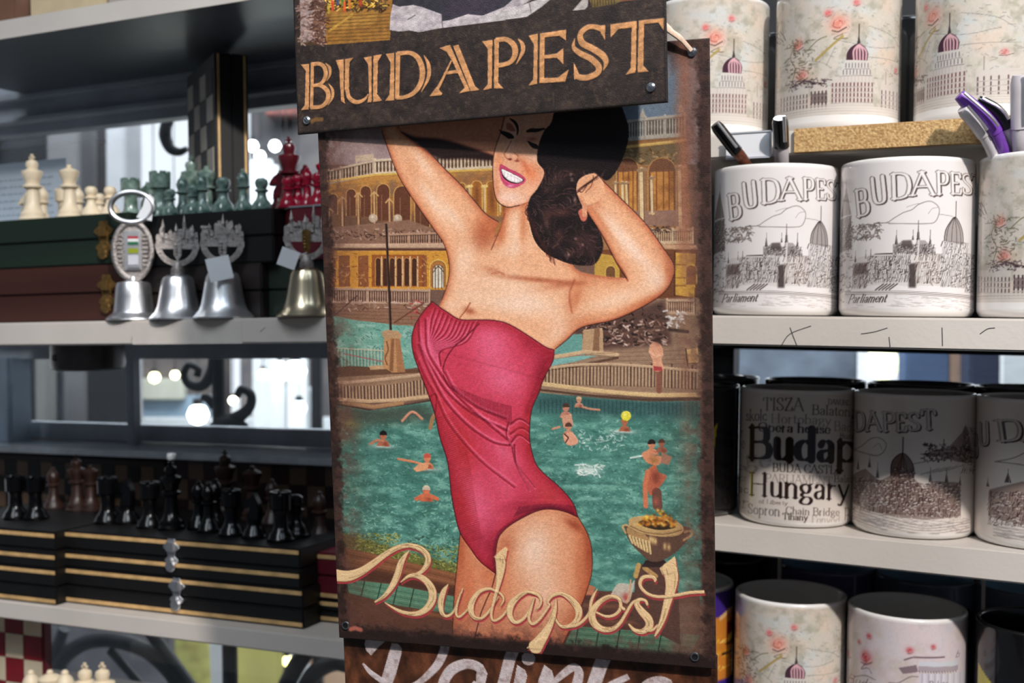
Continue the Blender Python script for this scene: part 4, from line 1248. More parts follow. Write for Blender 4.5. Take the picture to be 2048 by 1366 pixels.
def sign_letters():
    A = (580, 0, 4.763)
    B = (960, 0, 4.452)
    poly, strk = [], []
    pa = lambda P: poly.append(crop(P, *A))
    pb = lambda P: poly.append(crop(P, *B))
    sa = lambda P: strk.append(cr(crop(P, *A), 5))
    sb = lambda P: strk.append(cr(crop(P, *B), 5))
    # B
    pa([(110, 618), (192, 612), (187, 1045), (113, 1052), (148, 1005), (158, 680)])
    sa([(220, 602, 36), (218, 820, 36), (212, 1038, 36)])
    sa([(212, 618, 40), (290, 612, 36), (340, 655, 44), (345, 735, 46), (300, 800, 32), (215, 822, 26)])
    sa([(215, 822, 26), (300, 820, 34), (366, 875, 50), (366, 955, 48), (310, 1015, 36), (205, 1028, 38)])
    sa([(345, 605, 6), (384, 650, 32), (388, 715, 26), (355, 780, 4)])
    sa([(376, 800, 6), (412, 860, 30), (412, 930, 28), (370, 1006, 4)])
    # U
    pa([(443, 576), (520, 570), (520, 900), (532, 992), (492, 965), (480, 680)])
    pa([(532, 568), (612, 552), (575, 600), (570, 700), (570, 860), (528, 860)])
    sa([(549, 840, 42), (570, 930, 42), (635, 975, 40), (710, 955, 28), (755, 900, 12)])
    pa([(708, 552), (785, 540), (785, 978), (745, 978), (760, 890), (752, 620)])
    pa([(802, 535), (885, 520), (845, 590), (838, 900), (885, 962), (798, 976)])
    # D
    pa([(918, 518), (1000, 508), (1000, 958), (912, 966), (955, 905), (965, 600)])
    sa([(1036, 502, 46), (1032, 720, 46), (1028, 945, 46)])
    sa([(1030, 515, 38), (1150, 508, 38), (1228, 560, 50), (1268, 670, 56), (1254, 790, 52), (1190, 885, 42), (1100, 928, 34), (1020, 936, 34)])
    sa([(1282, 530, 6), (1326, 620, 36), (1326, 740, 36), (1258, 882, 4)])
    # A
    sa([(1545, 580, 14), (1450, 780, 26), (1395, 880, 34)])
    pa([(1335, 920), (1400, 835), (1420, 850), (1460, 895), (1445, 912)])
    pa([(1430, 462), (1532, 430), (1722, 870), (1618, 892), (1670, 840), (1555, 590), (1500, 500)])
    pa([(1560, 442), (1612, 430), (1770, 825), (1815, 860), (1728, 872)])
    pa([(1480, 688), (1600, 668), (1606, 700), (1466, 718)])
    # P
    pb([(25, 372), (117, 358), (112, 790), (30, 808), (75, 755), (76, 440)])
    pb([(135, 352), (175, 345), (170, 740), (215, 792), (130, 790)])
    sb([(145, 362, 40), (240, 355, 38), (308, 410, 50), (318, 490, 48), (270, 560, 38), (150, 592, 35)])
    sb([(345, 350, 6), (384, 400, 34), (384, 470, 34), (328, 577, 4)])
    # E
    pb([(438, 322), (522, 303), (515, 750), (435, 766), (480, 712), (486, 400)])
    sb([(562, 300, 42), (558, 520, 42), (556, 742, 42)])
    pb([(545, 302), (772, 268), (772, 366), (710, 322), (580, 338)])
    pb([(580, 495), (690, 480), (750, 430), (747, 576), (690, 518), (580, 526)])
    pb([(545, 745), (545, 700), (700, 695), (797, 620), (765, 730)])
    # S
    sb([(1090, 262, 45), (1020, 242, 38), (955, 252, 40), (900, 310, 46), (918, 388, 52), (1010, 438, 50), (1095, 495, 52), (1128, 555, 42), (1104, 632, 4)])
    pb([(1060, 232), (1120, 228), (1120, 362), (1082, 300)])
    sb([(850, 345, 6), (840, 425, 32), (900, 480, 44), (995, 528, 48), (1062, 598, 50), (1048, 655, 48), (960, 694, 46), (880, 688, 44), (852, 655, 30)])
    pb([(840, 556), (880, 640), (900, 700), (843, 712)])
    # T
    pb([(1168, 222), (1400, 190), (1394, 600), (1390, 650), (1302, 668), (1348, 610), (1356, 250), (1240, 262), (1170, 338)])
    pb([(1420, 188), (1648, 163), (1640, 274), (1595, 206), (1466, 218), (1460, 590), (1508, 640), (1408, 650)])
    return poly, strk


def art_sign():
    c = Cv(1000, 1500, (50, 40, 37), homog(SIGN_Q, [(0, 0), (1000, 0), (1000, 1500), (0, 1500)]), 1.33)
    nz = noise(1500, 1000, 30, 61, 5)
    c.a += (nz[..., None] - .5) * np.array((44, 34, 26))
    n2 = noise(1500, 1000, 7, 62, 3)
    c.clip = np.clip((n2 - .6) * 8, 0, 1)
    c.poly([(590, -900), (1345, -1160), (1345, 210), (590, 275)], (84, 68, 52), .5)
    c.clip = None
    A = (580, 0, 4.763)
    B = (960, 0, 4.452)
    P = lambda q, k: crop(q, *k)
    # picture above the lettering: plank deck, stone edge, ice-blue cloth, dark robe
    c.poly(P([(100, -900), (2200, -900), (2200, 160), (960, 250), (960, 385), (340, 430), (100, 440)], A), (70, 52, 34))
    c.poly(P([(330, -60), (985, -60), (960, 385), (345, 432)], A), (150, 104, 46))
    c.dots(200, (650, -20, 780, 20), 10, (70, 50, 26), .9, 63, 30)
    c.dots(120, (650, -20, 780, 18), 7, (206, 160, 60), .9, 64, 60)
    for x, y, q in ((666, 12, (196, 70, 40)), (686, 2, (70, 130, 60)), (690, 14, (216, 90, 40)), (700, 8, (200, 120, 50)), (722, 4, (180, 60, 40)), (676, 0, (70, 80, 130)), (658, 18, (190, 160, 60))):
        c.line([(x, y - 8), (x + 1, y + 8)], 6, q, .9)
    c.poly(P([(400, 150), (850, 120), (800, 240), (380, 300)], A), (166, 122, 56), .8, soft=2)
    for k in range(8):
        c.line(P([(370, 170 + k * 32), (960, 130 + k * 34)], A), 1.6, (92, 60, 26), .8)
    c.line(P([(380, 300), (600, 140)], A), 5, (196, 150, 66), .8)
    c.line(P([(345, 300), (330, 420)], A), 4, (90, 58, 34), .9)
    c.poly(P([(100, -100), (220, -100), (225, 400), (110, 410)], A), (158, 136, 132))
    c.poly(P([(225, -100), (330, -100), (340, 400), (225, 410)], A), (120, 84, 66))
    c.dots(160, (600, 0, 650, 88), 9, (140, 112, 100), .8, 65, 50)
    c.dots(80, (625, 0, 655, 88), 9, (84, 54, 44), .8, 66, 20)
    c.poly(P([(985, -200), (2300, -200), (2250, 60), (1450, 250), (985, 120)], A), (48, 46, 52))
    c.poly(P([(1700, -20), (2100, -20), (2000, 90), (1500, 190), (1450, 60)], A), (62, 52, 66), .8, soft=10)
    cl = P([(985, 45), (1050, 68), (1180, 52), (1260, 70), (1450, 140), (1455, 208), (1520, 200), (1700, 140), (1840, 155), (2048, 70), (2130, 0), (2400, -90), (2460, -90), (2160, 88), (2060, 195), (1700, 240), (1465, 268), (1230, 312), (1150, 295), (1050, 305), (955, 290), (965, 150)], A)
    c.poly(cl, (186, 174, 176), hg=3)
    c.setclip(cl)
    c.clip = c.clip * np.clip((noise(1500, 1000, 22, 67, 4) - .5) * 4, 0, 1)
    c.poly(cl, (146, 134, 142), .7)
    c.setclip(cl)
    c.blob(*P([(1200, 170)], A)[0], 30, 14, (206, 196, 196), .7)
    c.line(P([(1130, 190), (1200, 150)], A), 2, (84, 78, 86), .8)
    c.line(P([(1448, 140), (1462, 268)], A), 2, (96, 84, 88), .8)
    c.clip = None
    c.poly(P([(350, 60), (520, 0), (700, -60), (560, 60), (420, 155), (0, 210), (0, 150)], B), (190, 180, 180))
    c.line(P([(440, 0), (460, 110)], B), 2, (110, 98, 100), .8)
    c.poly(P([(830, 98), (925, -10), (970, -10), (965, 60), (940, 88)], B), (176, 166, 160))
    c.poly(P([(975, -30), (1260, -40), (1270, 10), (1210, 40), (1000, 72)], B), (110, 92, 50))
    for k in range(9):
        c.line(P([(1000 + 25 * k, -10), (1002 + 25 * k, 62 - 3 * k)], B), 2, (60, 46, 30), .8)
    c.poly(P([(1250, -20), (1420, -30), (1420, 0), (1260, 18)], B), (130, 76, 50), .8)
    # lettering
    po, st = sign_letters()
    for off, col, a in (((.9, 1.6), (24, 16, 14), .85), ((0, 0), (198, 142, 94), 1)):
        o = np.array(off)
        for q in po: c.poly(q + o, col, a, hg=3 if off[0] == 0 else 0)
        for q in st: c.line(q + np.append(o, 0), 1.0, col, a, hg=3 if off[0] == 0 else 0, butt=True)
    c.line(P([(215, 1160), (250, 1140), (310, 1140)], A), 8, (130, 92, 50), .8, soft=1.5)
    gr = noise(1500, 1000, 6, 68, 3, 1.8)
    gr = (np.roll(np.roll(gr, 3, 0), -3, 1) + gr) / 2 - .5
    c.a *= 1 + gr[..., None] * .5
    c.hgt += gr * 2.5
    yy, xx = np.mgrid[0:1500, 0:1000]
    d = np.minimum(np.minimum(xx, 999 - xx), 1499 - yy)
    c.a *= (1 - .5 * np.clip((7 - d) / 5, 0, 1))[..., None]
    return c


# ------------------------------------------------------------------ artwork of the lowest sign ('Palinka')
PAL_Q = [(677.5, 1255), (1431.5, 1317), (1434, 2650), (700, 2400)]


def art_palinka():
    c = Cv(1000, 700, (80, 46, 30), homog([(677.5, 1255), (1431.5, 1317), (1433, 1778), (687, 1690)], [(0, 0), (1000, 0), (1000, 590), (0, 590)]), 1.33)
    nz = noise(700, 1000, 50, 71, 5, .6)
    c.a += (nz[..., None] - .5) * np.array((110, 66, 44))
    c.a *= (1 - .75 * np.clip((.45 - noise(700, 1000, 120, 72, 3)) * 4, 0, 1))[..., None]
    A = (640, 1060, 4.463)
    B = (980, 1060, 4.452)
    w = (198, 184, 184)
    P = lambda q, k: crop(q, *k)
    L = []
    L.append(('p', P([(385, 990), (575, 1005), (500, 1070), (430, 1147), (385, 1100), (372, 1040)], A)))
    L.append(('p', P([(625, 1030), (690, 1042), (718, 1080), (712, 1130), (655, 1330), (560, 1560), (450, 1620), (520, 1366)], A)))
    L.append(('l', cr(P([(352, 1220, 20), (420, 1300, 48), (500, 1360, 55), (560, 1400, 50)], A), 4)))
    L.append(('l', cr(P([(1120, 1020, 84), (1105, 1100, 84), (1050, 1220, 76), (960, 1320, 64), (860, 1400, 50), (760, 1440, 40)], A), 4)))
    L.append(('l', cr(P([(1440, 1270, 90), (1380, 1235, 90), (1290, 1225, 92), (1180, 1270, 96), (1110, 1360, 96), (1090, 1460, 96), (1160, 1540, 80), (1300, 1500, 60), (1400, 1400, 70)], A), 4)))
    L.append(('p', P([(1405, 1212), (1470, 1255), (1498, 1310), (1440, 1560), (1350, 1600), (1390, 1380)], A)))
    L.append(('l', P([(1740, 1080, 104), (1700, 1180, 104), (1620, 1480, 104), (1600, 1600, 90)], A)))
    L.append(('p', P([(350 + 62 * math.cos(t), 1172 + 62 * math.sin(t)) for t in np.linspace(0, 6.28, 20)], B)))
    L.append(('p', P([(248, 1228), (320, 1275), (338, 1330), (280, 1560), (180, 1580)], B)))
    L.append(('p', P([(492, 1226), (560, 1280), (578, 1345), (500, 1580), (390, 1580), (440, 1360)], B)))
    L.append(('l', cr(P([(560, 1400, 40), (650, 1320, 60), (750, 1250, 70), (800, 1300, 80), (770, 1440, 90), (740, 1560, 90)], B), 4)))
    L.append(('l', P([(1030, 1150, 118), (990, 1240, 118), (900, 1500, 118), (880, 1600, 100)], B)))
    L.append(('l', cr(P([(1000, 1460, 50), (1100, 1400, 60), (1240, 1332, 50)], B), 4)))
    L.append(('l', cr(P([(1600, 1400, 80), (1520, 1372, 84), (1420, 1400, 90), (1360, 1480, 90), (1400, 1580, 80)], B), 4)))
    for k, q in L:
        if k == 'p': c.poly(q, w, hg=4)
        else: c.line(q, 1.0, w, hg=4, butt=True)
    n3 = noise(700, 1000, 14, 73, 4)
    m = (c.a.mean(-1) > 150) * np.clip((n3 - .5) * 4, 0, 1)
    c.a += (np.array((150, 128, 122)) - c.a) * (m * .7)[..., None]
    gr = noise(700, 1000, 6, 74, 3) - .5
    c.a *= 1 + gr[..., None] * .22
    c.hgt += gr * 2
    return c


# ------------------------------------------------------------------ printed mugs: canvas = unrolled wall, 160 degrees either way
MUGW, MUGH = 800, 480
PHI = math.radians(112)


def mugT(xc, R, yt, yb, bulge=0.0):
    """map points measured on a mug seen from the front to its unrolled wall"""
    def T(P):
        P = np.asarray(P, float)
        s = (P[:, 0] - xc) / R
        si = np.clip(s, -.985, .985)
        ph = np.arcsin(si) + (s - si) * 1.6
        v = (P[:, 1] + bulge * (1 - np.cos(ph)) - yt) / (yb - yt)
        return np.c_[(ph / PHI + 1) / 2 * MUGW, v * MUGH]
    return T


def emboss(c, ch, box, a=1.0, dark=(92, 78, 74), light=(232, 226, 224)):
    """one shaded outline capital: box = (x, baseline, height, width, rot)"""
    x, y, h, w, r = box
    adv = GL[ch][0]
    dx = w / (adv * h)
    text(c, ch, x + 2.2, y + 1.6, h, dark, a, bold=.2, thin=.11, dx=dx, rot=r)
    text(c, ch, x - .8, y - .4, h, (150, 138, 132), a, bold=.19, thin=.1, dx=dx, rot=r)
    text(c, ch, x + .4, y, h, light, 1, bold=.13, thin=.05, dx=dx, rot=r)


def spire(c, x, y, h, w, col, a=.9):
    c.line([(x, y - h), (x, y - h * .7)], .8, col, a)
    c.poly([(x, y - h * .8), (x + w / 2, y), (x - w / 2, y)], col, a * .85)
    c.line([(x + w * .1, y - h * .6), (x + w * .2, y)], .8, (225, 216, 210), .8)


def sketchwall(c, x0, x1, y0, y1, rows, col, seed, a=.9, slope=0.0, dens=1.0):
    rs = np.random.RandomState(seed)
    for r in range(rows):
        y = y0 + (y1 - y0) * r / rows
        hh = (y1 - y0) / rows
        c.line([(x0, y), (x1, y + slope)], .8, col, a * .3)
        x = x0
        while x < x1:
            t = (x - x0) / (x1 - x0) * slope
            c.line([(x, y + hh * .1 + t), (x - hh * .3 * rs.rand(), y + hh * .9 + t)], 1.5 * (.5 + rs.rand()), col, a * (.4 + .6 * rs.rand()))
            x += (2.6 + rs.rand() * 1.8) / dens
    for _ in range(int((x1 - x0) * (y1 - y0) / 60 * dens)):
        x, y = x0 + rs.rand() * (x1 - x0), y0 + rs.rand() * (y1 - y0)
        c.line([(x, y), (x + 3, y + 3 - 6 * rs.rand())], 1.6, col, a * .8)
        c.line([(x + 2, y + 1), (x + 5, y + 1)], 1.3, (228, 222, 218), .8)


def art_mug_parliament():
    c = Cv(MUGW, MUGH, (228, 222, 220), mugT(1809, 139, 306, 628, 6), 1.5)
    k = (1660, 290, 3.794)
    P = lambda q: crop(q, *k)
    ink, br, lt = (40, 32, 32), (66, 42, 34), (124, 112, 106)
    for ch, b in zip('BUDAPEST', ((180, 496, 202, 108), (300, 418, 200, 122), (440, 384, 186, 160), (592, 362, 172, 168), (776, 350, 166, 92), (880, 340, 156, 88), (968, 328, 148, 84), (1040, 310, 140, 90))):
        x, y = P([(b[0], b[1])])[0]
        emboss(c, ch, (x, y, b[2] / 3.794, b[3] / 3.794, -.12 if ch in 'BU' else -.05))
    # cloud
    c.line(cr(P([(330, 565), (420, 560), (470, 530), (540, 490), (600, 470), (650, 430), (730, 405), (790, 440), (800, 490), (770, 560), (700, 575), (560, 575), (430, 570)]), 5), 1.6, lt, .9)
    c.line(cr(P([(560, 450), (620, 430), (680, 420)]), 5), 1, lt, .7)
    c.line(cr(P([(720, 500), (750, 460), (790, 450)]), 5), 1, lt, .7)
    c.line(P([(800, 500), (900, 510)]), 1.1, lt, .8)
    c.line(P([(320, 560), (440, 566)]), 1.3, lt, .9)
    # church tower at the left edge
    x, y = P([(95, 470)])[0]
    spire(c, x, y, 76, 24, lt, .9)
    c.poly(P([(50, 490), (140, 480), (150, 740), (20, 760)]), (120, 106, 100), .75)
    sketchwall(c, *P([(40, 480)])[0][:1], *P([(145, 0)])[0][:1], *P([(0, 480)])[0][1:], *P([(0, 760)])[0][1:], 6, ink, 1, .9)
    # leaves
    c.dots(150, (1697, 437, 1758, 470), 6, lt, .9, 2, 30)
    c.dots(70, (1665, 490, 1700, 600), 6, lt, .8, 3, 30)
    c.line(cr(P([(10, 1140), (60, 1080), (120, 1070)]), 4), 1.4, lt, .9)
    # parliament
    for x, y, h, w in ((490, 730, 110, 24), (612, 700, 80, 16), (650, 700, 150, 26), (738, 740, 120, 20), (180, 850, 90, 18), (262, 830, 70, 14), (300, 820, 60, 14)):
        px, py = P([(x, y)])[0]
        spire(c, px, py, h / 3.794, w / 3.794, ink, .95)
    c.poly(P([(470, 800), (480, 745), (540, 700), (600, 700), (620, 760), (640, 700), (700, 700), (760, 760), (770, 800)]), (150, 140, 136), .8)
    c.poly(P([(530, 705), (600, 700), (612, 760), (530, 770)]), (84, 74, 72), .8, soft=1)
    c.line(P([(330, 800), (460, 800)]), 2.2, ink, .9)
    c.poly(P([(165, 870), (200, 815), (320, 800), (460, 806), (780, 800), (960, 850), (1030, 900), (1020, 1050), (780, 1040), (560, 1050), (460, 1030), (280, 1040), (150, 1050)]), (190, 182, 176), .4)
    sketchwall(c, *P([(165, 0)])[0][:1], *P([(275, 0)])[0][:1], *P([(0, 860)])[0][1:], *P([(0, 1060)])[0][1:], 6, br, 4, .95, 0, 1.3)
    c.poly(P([(170, 870), (272, 862), (276, 950), (168, 950)]), (70, 52, 46), .6, soft=2)
    sketchwall(c, *P([(280, 0)])[0][:1], *P([(600, 0)])[0][:1], *P([(0, 815)])[0][1:], *P([(0, 1020)])[0][1:], 6, ink, 5, .9)
    sketchwall(c, *P([(640, 0)])[0][:1], *P([(830, 0)])[0][:1], *P([(0, 800)])[0][1:], *P([(0, 1030)])[0][1:], 4, br, 6, .9)
    sketchwall(c, *P([(470, 0)])[0][:1], *P([(780, 0)])[0][:1], *P([(0, 730)])[0][1:], *P([(0, 810)])[0][1:], 3, ink, 7, .9)
    c.poly(P([(590, 880), (635, 870), (640, 1060), (585, 1060)]), (56, 46, 44), .85, soft=1)
    c.line(P([(655, 700), (650, 860)]), 3, (220, 214, 210), .9)
    for q in range(5):
        c.line(P([(340 + 26 * q, 1075), (400 + 26 * q, 1030)]), 2.6, (70, 56, 52), .85)
    # dome at the right
    dm = P([(840, 700), (850, 620), (880, 560), (915, 515), (950, 550), (975, 610), (985, 680), (985, 720)])
    c.poly(cr(dm, 4), (150, 140, 136), .8)
    c.line(cr(dm, 4), 1.8, ink, .9)
    c.line(P([(925, 395), (925, 520)]), 1.8, ink, .9)
    for q in (870, 900, 930, 955):
        c.line(cr(P([(915, 515), (q, 600), (q + (q - 915) * .3, 700)]), 4), 1.3, ink, .8)
    sketchwall(c, *P([(830, 0)])[0][:1], *P([(1030, 0)])[0][:1], *P([(0, 700)])[0][1:], *P([(0, 1050)])[0][1:], 8, ink, 8, .8)
    sketchwall(c, *P([(1010, 0)])[0][:1], *P([(1100, 0)])[0][:1], *P([(0, 780)])[0][1:], *P([(0, 1080)])[0][1:], 8, ink, 9, .95, 0, 1.4)
    # quay and river
    for q in range(4):
        c.line(P([(100, 1078 + 8 * q), (560, 1085 + 8 * q), (1080, 1100 + 8 * q)]), 1.1, lt, .8)
    rs = np.random.RandomState(4)
    for q in range(110):
        x, y = 1690 + rs.rand() * 250, 584 + rs.rand() * 24
        c.line([(x, y), (x + 14, y + 1)], .9, (176, 168, 164), .8)
    c.poly(P([(95, 1108), (480, 1108), (480, 1180), (90, 1180)]), (228, 222, 220), .85, soft=2)
    x, y = P([(122, 1168)])[0]
    text(c, 'Parliament', x, y, 17, (70, 58, 56), 1, bold=.15, thin=.06, serif=False, slant=.42, dx=.92, rot=-.0)
    return c


def art_mug_dome():
    c = Cv(MUGW, MUGH, (222, 212, 204), mugT(1832, 118, 795, 1072, 14), 1.75)
    k = (1700, 740, 3.595)
    P = lambda q: crop(q, *k)
    ink, lt = (60, 40, 38), (126, 112, 106)
    for ch, b in zip('BUDAPEST', ((-118, 560, 160, 60), (-45, 480, 150, 84), (62, 452, 136, 84), (150, 452, 132, 100), (262, 452, 128, 90), (352, 450, 120, 76), (432, 442, 118, 84), (520, 428, 128, 96))):
        x, y = P([(b[0], b[1])])[0]
        emboss(c, ch, (x, y, b[2] / 3.595, b[3] / 3.595, -.06), dark=(74, 58, 54), light=(206, 196, 190))
    c.line(cr(P([(60, 590), (120, 560), (180, 510), (240, 500), (290, 540), (270, 600), (220, 625), (120, 605), (60, 590)]), 5), 1.8, lt, .9)
    c.line(cr(P([(200, 570), (240, 540), (262, 580)]), 5), 1.2, lt, .8)
    for x, y, h, w in ((95, 730, 90, 22), (178, 710, 80, 24), (235, 780, 110, 24), (585, 790, 100, 26), (690, 790, 110, 26), (780, 800, 90, 16), (30, 760, 60, 20)):
        px, py = P([(x, y)])[0]
        spire(c, px, py, h / 3.595, w / 3.595, ink, .95)
    dm = P([(325, 760), (325, 690), (345, 640), (400, 600), (450, 640), (475, 700), (475, 780)])
    c.poly(cr(dm, 4), (104, 80, 74), .9)
    c.line(cr(dm, 4), 2, ink, .95)
    c.line(P([(402, 490), (400, 620)]), 2.2, ink, .95)
    for q in (350, 380, 420, 450):
        c.line(P([(400, 605), (q, 760)]), 1.4, ink, .8)
    c.poly(P([(40, 780), (150, 720), (250, 800), (320, 760), (480, 770), (540, 840), (600, 780), (780, 780), (790, 1010), (560, 1050), (330, 1040), (40, 960)]), (120, 98, 90), .7)
    sketchwall(c, *P([(40, 0)])[0][:1], *P([(790, 0)])[0][:1], *P([(0, 790)])[0][1:], *P([(0, 1020)])[0][1:], 7, ink, 12, .95, 3, 1.3)
    sketchwall(c, *P([(330, 0)])[0][:1], *P([(480, 0)])[0][:1], *P([(0, 700)])[0][1:], *P([(0, 900)])[0][1:], 5, ink, 13, .9)
    c.dots(60, (1712, 965, 1920, 1030), 4, (224, 214, 204), .8, 14, 10)
    # citadel hill and statue, right
    c.line(cr(P([(520, 600), (620, 600), (740, 580)]), 4), 2, ink, .7)
    c.poly(P([(530, 605), (600, 570), (700, 540), (790, 430), (810, 380), (840, 470), (860, 640), (760, 640), (640, 612)]), (120, 100, 94), .75)
    c.dots(160, (1850, 885, 1938, 918), 6, ink, .8, 15, 30)
    c.line(P([(668, 490), (668, 560)]), 1.6, ink, .9)
    c.line(cr(P([(470, 670), (600, 640), (760, 620), (860, 640)]), 4), 1.6, lt, .9)
    for q in range(5):
        c.line(P([(520 + 40 * q, 740 - 8 * q), (640 + 40 * q, 690 - 8 * q)]), 1.3, lt, .8)
    sketchwall(c, *P([(800, 0)])[0][:1], *P([(880, 0)])[0][:1], *P([(0, 400)])[0][1:], *P([(0, 720)])[0][1:], 8, ink, 16, .9)
    for q in range(6):
        c.line(cr(P([(60, 1000 + 22 * q), (300, 1050 + 22 * q), (560, 1090 + 18 * q), (850, 1040 + 18 * q)]), 4), 1.4, lt, .7)
    rs = np.random.RandomState(6)
    for q in range(140):
        x, y = 1715 + rs.rand() * 220, 1025 + rs.rand() * 26
        c.line([(x, y), (x + 10, y + 1)], 1.1, (150, 142, 142), .7)
    return c


def art_mug_words():
    c = Cv(MUGW, MUGH, (214, 204, 196), mugT(1597, 115, 798, 1060, 12), 1.8)
    k = (1420, 740, 4.018)

    def t(st, x, y, h, w, col, bold=.15, thin=.05, a=1.0):
        adv = sum(GL[q][0] * 1.04 for q in st)
        px, py = crop([(x, y)], *k)[0]
        h /= 4.018
        text(c, st, px, py, h, col, a, bold=bold, thin=thin, dx=w / 4.018 / (adv * h))
    d, m, l, vl = (38, 24, 22), (84, 68, 60), (138, 124, 116), (168, 156, 148)
    t('TISZA', 440, 388, 94, 320, (112, 98, 92))
    t('DANUBE', 944, 330, 40, 172, m, .2)
    t('Balaton', 820, 412, 72, 306, (100, 84, 74))
    t('skolc', 300, 470, 84, 176, (96, 82, 76))
    t('Hortobagy', 505, 484, 68, 470, l)
    t('Opera house', 405, 552, 68, 565, (54, 38, 34), .22)
    t('Bad', 992, 528, 72, 150, l)
    t('Buda', 1040, 585, 42, 120, m, .2)
    t('ge', 300, 830, 150, 220, (176, 168, 166), .2)
    t('Budapest', 318, 760, 236, 1240, d, .27, .07)
    t('BUDA CASTLE', 525, 856, 62, 536, (62, 44, 38), .15)
    t('PARLIAMENT', 470, 940, 62, 520, (150, 138, 134), .15)
    t('Balat', 1000, 920, 52, 150, m)
    t('Hungary', 335, 1050, 172, 800, (44, 30, 28), .17)
    t('of Liberty', 420, 1108, 30, 230, m)
    t('Chain Bridge', 632, 1176, 56, 420, (96, 84, 78))
    t('Sopron', 330, 1196, 76, 262, (112, 104, 100))
    t('Tihany', 610, 1218, 48, 196, (70, 56, 50), .2)
    t('Fonyod', 832, 1236, 56, 224, (160, 152, 146))
    t('B', 1085, 1240, 120, 60, (130, 118, 110))
    for q, (st, y, h) in enumerate((('Eger', 590, 60), ('nube', 690, 90), ('Pecs', 860, 50), ('Gyor', 950, 60), ('Vac', 1040, 60), ('er', 1160, 90))):
        t(st, 120 + 12 * q, y, h, 170, l if q % 2 else m)
    t('Zala', 1130, 420, 60, 160, m)
    return c


def rose(c, x, y, r, col, dark):
    rs = np.random.RandomState(int(x * 7 + y))
    c.blob(x, y, r, r * .9, col, .95)
    for q in range(7):
        a = q * .9 + rs.rand()
        P = [(x + r * .7 * math.cos(a + t) * (1 - .1 * q), y + r * .6 * math.sin(a + t) * (1 - .1 * q)) for t in (0, .5, 1.0, 1.5)]
        c.line(P, r * .14, dark if q % 2 else (240, 190, 176), .6)
    c.line([(x - r * .6, y + r * .8), (x, y + r), (x + r * .8, y + r * .5)], r * .12, (60, 50, 46), .8)


def mottled(c, seed, tints, amt=.5):
    for i, (col, cell) in enumerate(tints):
        n = np.clip((noise(c.h, c.w, cell, seed + i, 5) - .5) * 4, 0, 1)
        c.a += (np.array(col, float) - c.a) * (n * amt)[..., None]
    g = noise(c.h, c.w, 5, seed + 9, 2) - .5
    c.a *= 1 + g[..., None] * .05


